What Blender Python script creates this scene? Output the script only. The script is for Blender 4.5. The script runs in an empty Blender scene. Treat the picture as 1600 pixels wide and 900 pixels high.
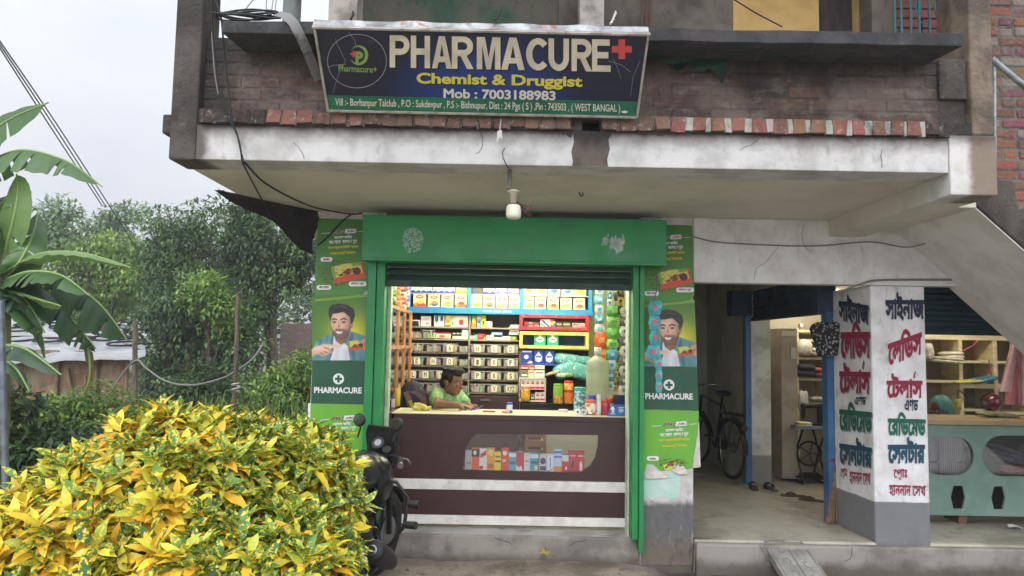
import bpy, bmesh, math, random
import numpy as np
from mathutils import Vector, Matrix
from mathutils.geometry import tessellate_polygon, interpolate_bezier, intersect_point_tri_2d

SC = bpy.context.scene
COL = SC.collection
R = math.radians
random.seed(7)
rng = np.random.default_rng(11)

# ---------------------------------------------------------------- camera
FPX, PITCH, ROLL = 1140.0, R(4.5), R(1.05)
CAM = Vector((0.0, -5.7, 1.65))
_fw = Vector((0, math.cos(PITCH), math.sin(PITCH)))
_r0 = Vector((1, 0, 0)); _u0 = _r0.cross(_fw)
_r = _r0 * math.cos(ROLL) + _u0 * math.sin(ROLL)
_u = _u0 * math.cos(ROLL) - _r0 * math.sin(ROLL)
cd = bpy.data.cameras.new('camera'); cam = bpy.data.objects.new('camera', cd); COL.objects.link(cam)
cd.sensor_width = 36.0; cd.lens = 36.0 * FPX / 1600.0; cd.clip_start = 0.05; cd.clip_end = 2000
m3 = Matrix((_r, _u, -_fw)).transposed()
cam.matrix_world = Matrix.Translation(CAM) @ m3.to_4x4()
SC.camera = cam

def ray(px, py): return _fw + _r * ((px - 800) / FPX) + _u * ((450 - py) / FPX)
def W(px, py, Y):                       # survey point: where the sight line meets the plane y = Y
    d = ray(px, py); return CAM + d * ((Y - CAM.y) / d.y)
def G(px, py, Z):                       # survey point on a level plane
    d = ray(px, py); return CAM + d * ((Z - CAM.z) / d.z)
def WP(px, py, p, n):
    d = ray(px, py); return CAM + d * ((p - CAM).dot(n) / d.dot(n))

# ---------------------------------------------------------------- light
SUN_EL, SUN_AZ = R(52), R(205)          # soft overcast sun, behind the camera and a little left
world = bpy.data.worlds.new('World'); SC.world = world; world.use_nodes = True
nt = world.node_tree; nt.nodes.clear()
def nn(t, **k):
    n = nt.nodes.new(t)
    for a, b in k.items(): setattr(n, a, b)
    return n
out = nn('ShaderNodeOutputWorld'); bg = nn('ShaderNodeBackground')
sky = nn('ShaderNodeTexSky', sky_type='NISHITA'); sky.sun_disc = False
sky.sun_elevation = SUN_EL; sky.sun_rotation = SUN_AZ; sky.dust_density = 4.0; sky.air_density = 1.0
tc = nn('ShaderNodeTexCoord'); sep = nn('ShaderNodeSeparateXYZ')
nt.links.new(tc.outputs['Generated'], sep.inputs[0])
mz = nn('ShaderNodeMapRange'); mz.inputs[1].default_value = 0.0; mz.inputs[2].default_value = 1.0
mz.inputs[3].default_value = 0.50; mz.inputs[4].default_value = 1.05
nt.links.new(sep.outputs[2], mz.inputs[0])
mp = nn('ShaderNodeMapping'); mp.inputs['Scale'].default_value = (1.0, 1.0, 2.2)
nt.links.new(tc.outputs['Generated'], mp.inputs[0])
no = nn('ShaderNodeTexNoise'); no.inputs['Scale'].default_value = 1.7; no.inputs['Detail'].default_value = 6; no.inputs['Roughness'].default_value = .5
nt.links.new(mp.outputs[0], no.inputs[0])
cr = nn('ShaderNodeValToRGB'); e = cr.color_ramp.elements
e[0].position = .33; e[0].color = (.80, .86, .97, 1); e[1].position = .68; e[1].color = (1.06, 1.08, 1.12, 1)
nt.links.new(no.outputs[0], cr.inputs[0])
mul = nn('ShaderNodeVectorMath', operation='SCALE'); nt.links.new(cr.outputs[0], mul.inputs[0])
nt.links.new(mz.outputs[0], mul.inputs['Scale'])
mul2 = nn('ShaderNodeVectorMath', operation='SCALE'); mul2.inputs['Scale'].default_value = 13.0
nt.links.new(mul.outputs[0], mul2.inputs[0])
my = nn('ShaderNodeMapRange', interpolation_type='SMOOTHSTEP')    # the cloud cover is brighter round the hidden sun, behind the camera
my.inputs[1].default_value = .15; my.inputs[2].default_value = -.9; my.inputs[3].default_value = 1.0; my.inputs[4].default_value = 2.75
nt.links.new(sep.outputs[1], my.inputs[0])
ms = nn('ShaderNodeMath', operation='MULTIPLY'); ms.inputs[1].default_value = 13.8; nt.links.new(my.outputs[0], ms.inputs[0]); nt.links.new(ms.outputs[0], mul2.inputs['Scale'])
mix = nn('ShaderNodeMix', data_type='RGBA'); mix.inputs[0].default_value = 0.08
nt.links.new(mul2.outputs[0], mix.inputs[6]); nt.links.new(sky.outputs[0], mix.inputs[7])
nt.links.new(mix.outputs[2], bg.inputs[0]); bg.inputs[1].default_value = 0.10
nt.links.new(bg.outputs[0], out.inputs[0])
sd = bpy.data.lights.new('sun', 'SUN'); sd.energy = .8; sd.angle = R(25); sd.color = (1, .96, .90)
so = bpy.data.objects.new('sun', sd); COL.objects.link(so)
sdir = Vector((math.sin(SUN_AZ) * math.cos(SUN_EL), math.cos(SUN_AZ) * math.cos(SUN_EL), math.sin(SUN_EL)))
so.rotation_euler = sdir.to_track_quat('Z', 'Y').to_euler(); so.location = sdir * 30
SC.view_settings.view_transform = 'Standard'; SC.view_settings.look = 'None'
SC.view_settings.exposure = 0.12; SC.view_settings.gamma = 1.0; SC.view_settings.use_curve_mapping = False

# ---------------------------------------------------------------- colours and materials
def lin(c): return c / 12.92 if c <= .04045 else ((c + .055) / 1.055) ** 2.4
def S(r, g, b, k=1.0): return (lin(r / 255) * k, lin(g / 255) * k, lin(b / 255) * k)
_mats = {}
class NT:
    def __init__(s, name):
        s.m = bpy.data.materials.new(name); s.m.use_nodes = True; s.t = s.m.node_tree
        s.b = s.t.nodes['Principled BSDF']; s.o = s.t.nodes['Material Output']; s._tc = None
    def n(s, t, **k):
        x = s.t.nodes.new(t)
        for a, b in k.items(): setattr(x, a, b)
        return x
    def l(s, a, b): s.t.links.new(a, b)
    def co(s, scale=(1, 1, 1), kind='Object'):
        if not s._tc: s._tc = s.n('ShaderNodeTexCoord')
        mp = s.n('ShaderNodeMapping'); mp.inputs['Scale'].default_value = scale
        s.l(s._tc.outputs[kind], mp.inputs[0]); return mp.outputs[0]
    def noise(s, scale, detail=5, rough=.55, vec=(1, 1, 1), dist=0.0):
        x = s.n('ShaderNodeTexNoise'); x.inputs['Scale'].default_value = scale
        x.inputs['Detail'].default_value = detail; x.inputs['Roughness'].default_value = rough; x.inputs['Distortion'].default_value = dist
        s.l(s.co(vec), x.inputs[0]); return x.outputs[0]
    def rmp(s, v, a, b, lo=0.0, hi=1.0):
        x = s.n('ShaderNodeMapRange', interpolation_type='SMOOTHSTEP')
        x.inputs[1].default_value = a; x.inputs[2].default_value = b; x.inputs[3].default_value = lo; x.inputs[4].default_value = hi
        s.l(v, x.inputs[0]); return x.outputs[0]
    def mul(s, a, b, op='MULTIPLY'):
        x = s.n('ShaderNodeMath', operation=op); x.use_clamp = False
        for i, q in enumerate((a, b)):
            if isinstance(q, (int, float)): x.inputs[i].default_value = q
            else: s.l(q, x.inputs[i])
        return x.outputs[0]
    def mix(s, fac, a, b, blend='MIX'):
        x = s.n('ShaderNodeMix', data_type='RGBA', blend_type=blend)
        if isinstance(fac, (int, float)): x.inputs[0].default_value = fac
        else: s.l(fac, x.inputs[0])
        for i, q in ((6, a), (7, b)):
            if isinstance(q, tuple): x.inputs[i].default_value = (*q[:3], 1)
            else: s.l(q, x.inputs[i])
        return x.outputs[2]
    def bump(s, h, strength=.3, dist=.01):
        x = s.n('ShaderNodeBump'); x.inputs['Strength'].default_value = strength; x.inputs['Distance'].default_value = dist
        s.l(h, x.inputs['Height']); s.l(x.outputs[0], s.b.inputs['Normal'])

def M(name, col, rough=.6, metal=0.0, c2=None, vs=6.0, vr=(.4, .65), vv=(1, 1, 1), stain=None, bump=None, spec=.5,
      trans=0.0, attr=False, emit=None, coat=0.0, spots=None, zone=None, stain2=None):
    """procedural material: base colour + broad variation + stains (streaks) + bump"""
    if name in _mats: return _mats[name]
    k = NT(name); b = k.b
    b.inputs['Roughness'].default_value = rough; b.inputs['Metallic'].default_value = metal
    b.inputs['Specular IOR Level'].default_value = spec; b.inputs['Coat Weight'].default_value = coat
    c = (*col, 1)
    cur = tuple(col)
    if attr:
        a = k.n('ShaderNodeVertexColor'); a.layer_name = 'Col'; cur = a.outputs[0]
    if c2: cur = k.mix(k.rmp(k.noise(vs, 6, .6, vv), *vr), cur, tuple(c2))
    if stain:
        for (sc, sv, a_, b_, scol, amt) in stain:
            cur = k.mix(k.rmp(k.noise(sc, 8, .65, sv, .3), a_, b_, 0, amt), cur, tuple(scol))
    if zone:                            # tone with a place of its own: axis, from, to, colour, amount, ragged edge
        for (ax, z0, z1, scol, amt, wob) in zone:
            if not k._tc: k.co()
            sp = k.n('ShaderNodeSeparateXYZ'); k.l(k._tc.outputs['Object'], sp.inputs[0])
            v = k.mul(sp.outputs['XYZ'.index(ax)], k.mul(k.mul(k.noise(7, 6, .7), -.5, 'ADD'), wob), 'ADD')
            cur = k.mix(k.rmp(v, z0, z1, 0, amt), cur, tuple(scol))
    if stain2:
        for (sc, sv, a_, b_, scol, amt) in stain2: cur = k.mix(k.rmp(k.noise(sc, 8, .65, sv, .3), a_, b_, 0, amt), cur, tuple(scol))
    if spots:
        sc, th, scol = spots
        x = k.n('ShaderNodeTexVoronoi'); x.inputs['Scale'].default_value = sc; k.l(k.co(), x.inputs[0])
        cur = k.mix(k.rmp(x.outputs['Distance'], th, th * .6), cur, tuple(scol))
    if isinstance(cur, tuple): b.inputs['Base Color'].default_value = (*cur[:3], 1)
    else: k.l(cur, b.inputs['Base Color'])
    if rough > .15 and metal < .5 and bump:
        k.l(k.rmp(k.noise(bump[0] * .4), .3, .7, max(.05, rough - .12), min(1, rough + .1)), b.inputs['Roughness'])
    if bump: k.bump(k.noise(bump[0], 8, .65), bump[1], bump[2] if len(bump) > 2 else .01)
    if trans: b.inputs['Transmission Weight'].default_value = trans
    if emit:
        b.inputs['Emission Color'].default_value = (*emit[0], 1); b.inputs['Emission Strength'].default_value = emit[1]
    _mats[name] = k.m
    return k.m

def glass(name, tint=(1, 1, 1), refl=.12, rough=.05):
    if name in _mats: return _mats[name]
    k = NT(name); k.t.nodes.remove(k.b)
    tr = k.n('ShaderNodeBsdfTransparent'); tr.inputs[0].default_value = (*tint, 1)
    gl = k.n('ShaderNodeBsdfGlossy'); gl.inputs['Roughness'].default_value = rough
    lw = k.n('ShaderNodeLayerWeight'); lw.inputs[0].default_value = .35
    f = k.rmp(lw.outputs['Facing'], 0, 1, refl, .7)
    mx = k.n('ShaderNodeMixShader'); k.l(f, mx.inputs[0]); k.l(tr.outputs[0], mx.inputs[1]); k.l(gl.outputs[0], mx.inputs[2])
    k.l(mx.outputs[0], k.o.inputs[0]); _mats[name] = k.m; return k.m

def leafmat(name, speck=None, rough=.45, trans=.25):
    """leaf surface: own colour per leaf from the mesh, optional yellow speckle, light passing through"""
    if name in _mats: return _mats[name]
    k = NT(name); a = k.n('ShaderNodeVertexColor'); a.layer_name = 'Col'; cur = a.outputs[0]
    cur = k.mix(k.rmp(k.noise(35, 3), .35, .7, 0, .35), cur, k.mix(1.0, cur, (.55, .62, .5), 'MULTIPLY'))
    if speck:
        f = k.mul(k.rmp(k.noise(speck[0], 3, .6), speck[1], speck[1] + .05), a.outputs['Alpha'])
        cur = k.mix(f, cur, tuple(speck[2]))
    k.l(cur, k.b.inputs['Base Color']); k.b.inputs['Roughness'].default_value = rough; k.b.inputs['Specular IOR Level'].default_value = .4
    tl = k.n('ShaderNodeBsdfTranslucent'); k.l(cur, tl.inputs[0])
    mx = k.n('ShaderNodeMixShader'); mx.inputs[0].default_value = trans
    k.l(k.b.outputs[0], mx.inputs[1]); k.l(tl.outputs[0], mx.inputs[2]); k.l(mx.outputs[0], k.o.inputs[0])
    _mats[name] = k.m; return k.m

# ---------------------------------------------------------------- mesh builder
def wloc(o):
    v = Vector((0, 0, 0))
    while o is not None: v = v + o.location; o = o.parent
    return v

class MB:
    def __init__(s): s.v = []; s.f = []; s.c = []; s.s = []; s.cur = None
    def add(s, vs, fs, smooth=False, col=None):
        n = len(s.v); s.v += [tuple(p) for p in vs]
        for f in fs:
            s.f.append(tuple(i + n for i in f)); s.s.append(smooth); s.c.append(col or s.cur)
        return s
    def box(s, x0, y0, z0, x1, y1, z1, col=None):
        x0, x1 = min(x0, x1), max(x0, x1); y0, y1 = min(y0, y1), max(y0, y1); z0, z1 = min(z0, z1), max(z0, z1)
        return s.add([(x0, y0, z0), (x1, y0, z0), (x1, y1, z0), (x0, y1, z0), (x0, y0, z1), (x1, y0, z1), (x1, y1, z1), (x0, y1, z1)],
                     [(0, 3, 2, 1), (4, 5, 6, 7), (0, 1, 5, 4), (1, 2, 6, 5), (2, 3, 7, 6), (3, 0, 4, 7)], False, col)
    def obox(s, c, size, rot=(0, 0, 0), col=None):
        from mathutils import Euler
        m = Euler(rot).to_matrix(); a, b, d = (q / 2 for q in size); c = Vector(c)
        vs = [c + m @ Vector(p) for p in ((-a, -b, -d), (a, -b, -d), (a, b, -d), (-a, b, -d), (-a, -b, d), (a, -b, d), (a, b, d), (-a, b, d))]
        return s.add(vs, [(0, 3, 2, 1), (4, 5, 6, 7), (0, 1, 5, 4), (1, 2, 6, 5), (2, 3, 7, 6), (3, 0, 4, 7)], False, col)
    def hexa(s, P8, col=None):          # eight corners, bottom ring then top ring
        return s.add(P8, [(0, 3, 2, 1), (4, 5, 6, 7), (0, 1, 5, 4), (1, 2, 6, 5), (2, 3, 7, 6), (3, 0, 4, 7)], False, col)
    def prism(s, pts, ext, col=None):   # polygon (3-D, planar) pushed along ext
        pts = [Vector(p) for p in pts]; e = Vector(ext); n = len(pts)
        nrm = Vector((0, 0, 0))
        for i in range(n): nrm += (pts[i] - pts[0]).cross(pts[(i + 1) % n] - pts[0])
        if nrm.dot(e) > 0: pts.reverse()
        fs = [tuple(range(n)), tuple(range(2 * n - 1, n - 1, -1))] + [(i, n + i, n + (i + 1) % n, (i + 1) % n) for i in range(n)]
        return s.add(pts + [p + e for p in pts], fs, False, col)
    def poly(s, pts, col=None): return s.add(pts, [tuple(range(len(pts)))], False, col)
    def cyl(s, p0, p1, r0, r1=None, n=14, col=None, caps=True):
        p0, p1 = Vector(p0), Vector(p1); r1 = r0 if r1 is None else r1
        ax = (p1 - p0).normalized(); t = ax.orthogonal().normalized(); b = ax.cross(t)
        ring = lambda c, r: [c + (t * math.cos(2 * math.pi * i / n) + b * math.sin(2 * math.pi * i / n)) * r for i in range(n)]
        A, B = ring(p0, r0), ring(p1, r1)
        s.add(A + B, [(i, (i + 1) % n, n + (i + 1) % n, n + i) for i in range(n)], True, col)
        if caps: s.add(A, [tuple(range(n - 1, -1, -1))], False, col); s.add(B, [tuple(range(n))], False, col)
        return s
    def tube(s, pts, r, n=6, closed=False, col=None):
        pts = [Vector(p) for p in pts]; m = len(pts); rs = r if isinstance(r, (list, tuple)) else [r] * m
        vs = []; t = None
        for i, p in enumerate(pts):
            if closed: d = pts[(i + 1) % m] - pts[i - 1]
            else: d = pts[min(i + 1, m - 1)] - pts[max(i - 1, 0)]
            d = d.normalized() if d.length > 1e-9 else Vector((0, 0, 1))
            if t is None: t = d.orthogonal().normalized()
            t = t - d * t.dot(d); t = t.normalized() if t.length > 1e-6 else d.orthogonal().normalized()
            b = d.cross(t)
            vs += [p + (t * math.cos(2 * math.pi * k / n) + b * math.sin(2 * math.pi * k / n)) * rs[i] for k in range(n)]
        fs = []
        for i in range(m if closed else m - 1):
            j = (i + 1) % m
            fs += [(i * n + k, i * n + (k + 1) % n, j * n + (k + 1) % n, j * n + k) for k in range(n)]
        s.add(vs, fs, True, col)
        if not closed: s.add(vs[:n], [tuple(range(n - 1, -1, -1))], False, col); s.add(vs[-n:], [tuple(range(n))], False, col)
        return s
    def lathe(s, prof, c=(0, 0, 0), ax=(0, 0, 1), n=20, col=None, smooth=True):
        c = Vector(c); ax = Vector(ax).normalized(); t = ax.orthogonal().normalized(); b = ax.cross(t)
        vs = []; m = len(prof)
        for (r, z) in prof:
            vs += [c + ax * z + (t * math.cos(2 * math.pi * k / n) + b * math.sin(2 * math.pi * k / n)) * max(r, 1e-4) for k in range(n)]
        fs = [(i * n + k, i * n + (k + 1) % n, (i + 1) * n + (k + 1) % n, (i + 1) * n + k) for i in range(m - 1) for k in range(n)]
        return s.add(vs, fs, smooth, col)
    def ell(s, c, r, rot=None, n=16, m=10, col=None):
        c = Vector(c); r = (r, r, r) if isinstance(r, (int, float)) else r
        vs = [Vector((0, 0, r[2]))]
        for i in range(1, m):
            a = math.pi * i / m
            vs += [Vector((r[0] * math.sin(a) * math.cos(2 * math.pi * k / n), r[1] * math.sin(a) * math.sin(2 * math.pi * k / n), r[2] * math.cos(a))) for k in range(n)]
        vs.append(Vector((0, 0, -r[2])))
        if rot is not None: vs = [rot @ v for v in vs]
        vs = [c + v for v in vs]
        fs = [(0, 1 + k, 1 + (k + 1) % n) for k in range(n)]
        for i in range(m - 2):
            fs += [(1 + i * n + k, 1 + (i + 1) * n + k, 1 + (i + 1) * n + (k + 1) % n, 1 + i * n + (k + 1) % n) for k in range(n)]
        q = len(vs) - 1
        fs += [(q, 1 + (m - 2) * n + (k + 1) % n, 1 + (m - 2) * n + k) for k in range(n)]
        return s.add(vs, fs, True, col)
    def capsule(s, p0, p1, r0, r1=None, n=12):
        r1 = r0 if r1 is None else r1
        s.cyl(p0, p1, r0, r1, n); s.ell(p0, r0, n=n, m=8); s.ell(p1, r1, n=n, m=8); return s
    def surf(s, rows, col=None, smooth=True, flip=False):   # grid of points
        n = len(rows[0]); vs = [p for r in rows for p in r]
        fs = [(i * n + k, i * n + k + 1, (i + 1) * n + k + 1, (i + 1) * n + k) for i in range(len(rows) - 1) for k in range(n - 1)]
        if flip: fs = [f[::-1] for f in fs]
        return s.add(vs, fs, smooth, col)
    def build(s, name, mat, parent=None, local=False, bevel=0.0, seg=2, **kw):
        off = Vector((0, 0, 0)) if (local or parent is None) else wloc(parent)
        me = bpy.data.meshes.new(name)
        me.from_pydata([tuple(Vector(p) - off) for p in s.v], [], s.f); 
        if len(me.polygons) == len(s.s): me.polygons.foreach_set('use_smooth', s.s)
        if any(c is not None for c in s.c):
            ca = me.color_attributes.new('Col', 'FLOAT_COLOR', 'CORNER'); buf = []
            for f, c in zip(s.f, s.c):
                c = c or (.5, .5, .5); c = (*c, 1.0) if len(c) == 3 else c
                buf += list(c) * len(f)
            ca.data.foreach_set('color', buf)
        o = bpy.data.objects.new(name, me); COL.objects.link(o)
        if mat: me.materials.append(mat)
        if parent is not None: o.parent = parent
        if bevel:
            md = o.modifiers.new('bevel', 'BEVEL'); md.width = bevel; md.segments = seg; md.limit_method = 'ANGLE'; md.angle_limit = R(40)
        for a, b in kw.items(): o[a] = b
        return o

def thing(name, label, cat, loc=(0, 0, 0), rz=0.0, group=None):
    o = bpy.data.objects.new(name, None); COL.objects.link(o); o.location = Vector(loc); o.rotation_euler = (0, 0, rz)
    o.empty_display_size = .1
    o['label'] = label; o['category'] = cat
    if group: o['group'] = group
    return o
def tag(o, label, cat, group=None):
    o['label'] = label; o['category'] = cat
    if group: o['group'] = group
    return o
def structure(o): o['kind'] = 'structure'; return o
def stuff(o): o['kind'] = 'stuff'; return o
def recentre(o):                        # give a one-mesh thing an origin at its own base
    me = o.data; n = len(me.vertices); a = np.empty(n * 3); me.vertices.foreach_get('co', a); a = a.reshape(-1, 3)
    c = Vector(((a[:, 0].min() + a[:, 0].max()) / 2, (a[:, 1].min() + a[:, 1].max()) / 2, a[:, 2].min()))
    a -= np.array(c); me.vertices.foreach_set('co', a.ravel()); o.location = o.location + c; return o
def copy_tree(o, parent=None):
    c = o.copy(); COL.objects.link(c)
    if parent is not None: c.parent = parent
    for ch in list(o.children): copy_tree(ch, c)
    return c

def remesh(mb, name, mat, parent=None, voxel=.006, smooth=4, local=False):
    """one continuous skin over overlapping closed shapes"""
    o = mb.build(name + '_raw', None, parent, local)
    md = o.modifiers.new('r', 'REMESH'); md.mode = 'VOXEL'; md.voxel_size = voxel; md.use_smooth_shade = True
    sm = o.modifiers.new('s', 'SMOOTH'); sm.factor = .5; sm.iterations = smooth
    bpy.context.view_layer.update()
    me = bpy.data.meshes.new_from_object(o.evaluated_get(bpy.context.evaluated_depsgraph_get()))
    me.name = name; me.materials.clear(); me.materials.append(mat)
    me.polygons.foreach_set('use_smooth', [True] * len(me.polygons))
    old = o.data; n = bpy.data.objects.new(name, me); COL.objects.link(n); n.parent = parent
    bpy.data.objects.remove(o); bpy.data.meshes.remove(old)
    return n

# ---------------------------------------------------------------- lettering
_fontcache = {}
def contours(body):
    if body in _fontcache: return _fontcache[body]
    c = bpy.data.curves.new('lettering', 'FONT'); c.body = body; c.size = 1; c.resolution_u = 3
    o = bpy.data.objects.new('lettering', c); COL.objects.link(o)
    bpy.context.view_layer.update()
    dg = bpy.context.evaluated_depsgraph_get()
    cv = o.to_curve(dg, apply_modifiers=False); res = []
    for sp in cv.splines:
        pts = []
        if sp.type == 'BEZIER':
            bp = sp.bezier_points; n = len(bp)
            for i in range(n):
                a, b = bp[i], bp[(i + 1) % n]
                straight = (a.handle_right - a.co).length < 1e-5 and (b.handle_left - b.co).length < 1e-5
                if a.handle_right_type == 'VECTOR' and b.handle_left_type == 'VECTOR': straight = True
                if straight: pts.append(a.co.to_2d())
                else: pts += [q.to_2d() for q in interpolate_bezier(a.co, a.handle_right, b.handle_left, b.co, 6)[:-1]]
        else: pts = [Vector(p.co[:2]) for p in sp.points]
        q = []
        for p in pts:
            if not q or (p - q[-1]).length > 1e-4: q.append(p)
        if len(q) > 2 and (q[0] - q[-1]).length < 1e-4: q.pop()
        if len(q) > 2: res.append(q)
    o.to_curve_clear(); bpy.data.objects.remove(o); bpy.data.curves.remove(c)
    _fontcache[body] = res
    return res
def area2(p): return sum(p[i - 1].x * p[i].y - p[i].x * p[i - 1].y for i in range(len(p))) / 2
def fatten(poly, d):
    n = len(poly); outp = []
    for i in range(n):
        a = (poly[i] - poly[i - 1]); b = (poly[(i + 1) % n] - poly[i])
        if a.length < 1e-9 or b.length < 1e-9: outp.append(poly[i]); continue
        a.normalize(); b.normalize(); na = Vector((a.y, -a.x)); nb = Vector((b.y, -b.x)); m = na + nb
        if m.length < .35: outp.append(poly[i] + na * d); continue
        m.normalize(); outp.append(poly[i] + m * (d / max(.5, m.dot(na))))
    return outp
def oriented(p, pos=True): return p if (area2(p) > 0) == pos else p[::-1]
def _arc(cx, cy, rx, ry, a0, a1, n=18): return [Vector((cx + rx * math.cos(R(a0 + (a1 - a0) * i / n)), cy + ry * math.sin(R(a0 + (a1 - a0) * i / n)))) for i in range(n + 1)]
def _v(*p): return [Vector(q) for q in p]
_bowl = [_v((.05, 1), (.55, 1)) + _arc(.55, .70, .43, .30, 90, -90) + _v((.05, .40)), (_v((.27, .82), (.53, .82)) + _arc(.53, .70, .18, .12, 90, -90) + _v((.27, .58)))]
_bar = lambda a, b, c, d: _v((a, b), (c, b), (c, d), (a, d))
BLOCK = {                               # heavy poster capitals in a unit box: (solid outlines, holes)
    'P': ([_bar(0, 0, .27, 1), _bowl[0]], [_bowl[1]]),
    'R': ([_bar(0, 0, .26, 1), _bowl[0], _v((.36, .46), (.64, .46), (1.0, 0), (.70, 0))], [_bowl[1]]),
    'H': ([_bar(0, 0, .28, 1), _bar(.72, 0, 1, 1), _bar(.2, .41, .8, .60)], []),
    'A': ([_v((0, 0), (.35, 1), (.65, 1), (1, 0), (.73, 0), (.66, .20), (.34, .20), (.27, 0))], [_v((.40, .38), (.60, .38), (.5, .76))]),
    'M': ([_v((0, 0), (0, 1), (.34, 1), (.5, .36), (.66, 1), (1, 1), (1, 0), (.77, 0), (.77, .74), (.59, 0), (.41, 0), (.23, .74), (.23, 0))], []),
    'C': ([_arc(.52, .5, .52, .51, 42, 318, 30) + _arc(.52, .5, .25, .31, 318, 42, 30)], []),
    'U': ([_bar(0, .38, .27, 1), _bar(.73, .38, 1, 1), _arc(.5, .4, .5, .41, 180, 360) + _arc(.5, .4, .23, .21, 360, 180)], []),
    'E': ([_bar(0, 0, .28, 1), _bar(.2, .81, .95, 1), _bar(.2, .42, .88, .60), _bar(.2, 0, 1, .19)], [])}
def letter_polys(body, bold=0.0):
    cs = contours(body)
    if not cs: return []
    big = max(cs, key=lambda p: abs(area2(p))); sg = 1 if area2(big) > 0 else -1
    cs = [p if sg > 0 else p[::-1] for p in cs]         # solid outlines turn counter-clockwise, holes the other way
    return [fatten(p, bold) for p in cs] if bold else cs
def fill_rows(polys, n):
    """union of the outlines as thin level strips (non-zero winding)"""
    ys = [p.y for q in polys for p in q]; y0, y1 = min(ys), max(ys); h = (y1 - y0) / n; quads = []
    for i in range(n):
        y = y0 + (i + .5) * h; xs = []
        for q in polys:
            a = q[-1]
            for b in q:
                if (a.y <= y) != (b.y <= y): xs.append((a.x + (y - a.y) * (b.x - a.x) / (b.y - a.y), 1 if b.y < a.y else -1))
                a = b
        xs.sort(); w = 0
        for k, (x, d) in enumerate(xs):
            if w <= 0 and w + d > 0: st = x
            if w > 0 and w + d <= 0: quads.append((st, x, y - h / 2, y + h / 2))
            w += d
    return quads
def text(body, name, parent, mapf, mat, box, bold=0.0, slope=0.0, italic=0.0, lift=.0015, nrm=(0, -1, 0), extra=(), arc=0.0, rows=0, block=False):
    """flat lettering: box = (x0, y_top, x1, y_bottom) in the coordinates mapf takes; extra = strokes in text units"""
    if block: so, ho = BLOCK[body]; polys = [oriented(p) for p in so] + [oriented(p, False) for p in ho]
    else: polys = letter_polys(body, bold) + [oriented([Vector(p) for p in st]) for st in extra]
    x0, yt, x1, yb = box; rows = rows or int(max(14, min(46, abs(yb - yt) * 2.2)))
    xs = [p.x for q in polys for p in q]; ys = [p.y for q in polys for p in q]
    X0, X1, Y0, Y1 = min(xs), max(xs), min(ys), max(ys)
    nrm = Vector(nrm); mb = MB()
    def at(x, y):
        u = (x - X0) / (X1 - X0 + 1e-9); v = (y - Y0) / (Y1 - Y0 + 1e-9)
        px = x0 + (x1 - x0) * u + italic * v * abs(yb - yt); py = yb + (yt - yb) * v + slope * (px - x0) - arc * math.sin(math.pi * u)
        return mapf(px, py) + nrm * lift
    for (a, b, c, d) in fill_rows(polys, rows): mb.add([at(a, c), at(b, c), at(b, d), at(a, d)], [(0, 1, 2, 3)])
    return mb.build(name, mat, parent)
def disc(cx, cy, rx, ry, n=20, a0=0, a1=360): return [(cx + rx * math.cos(R(a0 + (a1 - a0) * i / n)), cy + ry * math.sin(R(a0 + (a1 - a0) * i / n))) for i in range(n + (0 if a1 - a0 == 360 else 1))]
def rrect(x0, y0, x1, y1, r, k=5, slope=0.0):
    pts = []
    for (cx, cy, a) in ((x1 - r, y0 + r, -90), (x1 - r, y1 - r, 0), (x0 + r, y1 - r, 90), (x0 + r, y0 + r, 180)):
        pts += [(cx + r * math.cos(R(a + 90 * i / k)), cy + r * math.sin(R(a + 90 * i / k))) for i in range(k + 1)]
    return [(x, y + slope * (x - x0)) for x, y in pts]
def flat(name, parent, mapf, mat, polys, lift=.001, nrm=(0, -1, 0), step=.0003, cols=None):
    mb = MB(); nrm = Vector(nrm)
    for i, p in enumerate(polys):
        tris = tessellate_polygon([[Vector((a, b, 0)) for a, b in p]])
        mb.add([mapf(a, b) + nrm * (lift + i * step) for a, b in p], [tuple(t) for t in tris], False, cols[i] if cols else None)
    return mb.build(name, mat, parent)
# ================================================================ ground
def gcoords(a, b, near0, near1, step):
    c = list(np.arange(near0, near1 + 1e-6, step)); d = step
    while c[-1] < b: d *= 1.35; c.append(c[-1] + d)
    d = step
    while c[0] > a: d *= 1.35; c.insert(0, c[0] - d)
    return c
from mathutils import noise as mnoise
gx = gcoords(-300, 300, -5, 5.5, .09); gy = gcoords(-60, 700, -3.2, .2, .07)
mb = MB()
def gh(x, y):
    h = .022 * mnoise.noise(Vector((x * 1.3, y * 1.3, 0))) + .012 * mnoise.noise(Vector((x * 5, y * 5, 3)))
    if x > .9 and y > -.75: h -= .045 * min(1, (x - .9) / .3) * min(1, (y + .75) / .25)     # shallow wet gutter along the step
    if -.95 < x < 1.2: h += .02 * max(0, 1 + y * 1.5) 
    return min(h, .06) if y < 0 else min(h, .02)
mb.surf([[(x, y, gh(x, y)) for x in gx] for y in gy])
ground_m = M('bare_earth', S(152, 140, 127, .85), .9, c2=S(112, 102, 91, .8), vs=2.3, vr=(.42, .62),
             stain=[(9, (1, 1, 1), .55, .72, S(156, 146, 133), .7), (30, (1, 1, 1), .56, .68, S(70, 64, 58), .6)], bump=(26, .9, .02),
             zone=[('X', .95, 1.35, S(58, 52, 47, .8), .85, .5)])
structure(mb.build('ground', ground_m))

road_m = M('bounce_concrete', S(176, 170, 160), .85, c2=S(154, 148, 138), vs=1.5, stain=[(8, (1, 1, 1), .56, .7, S(126, 118, 108), .5)], bump=(40, .4))
structure(MB().box(-40, -12, -.2, 40, -3.0, .055).build('bounce_lane', road_m, bevel=.02))  # unseen lane, added pale to bounce light up under the balcony

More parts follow.
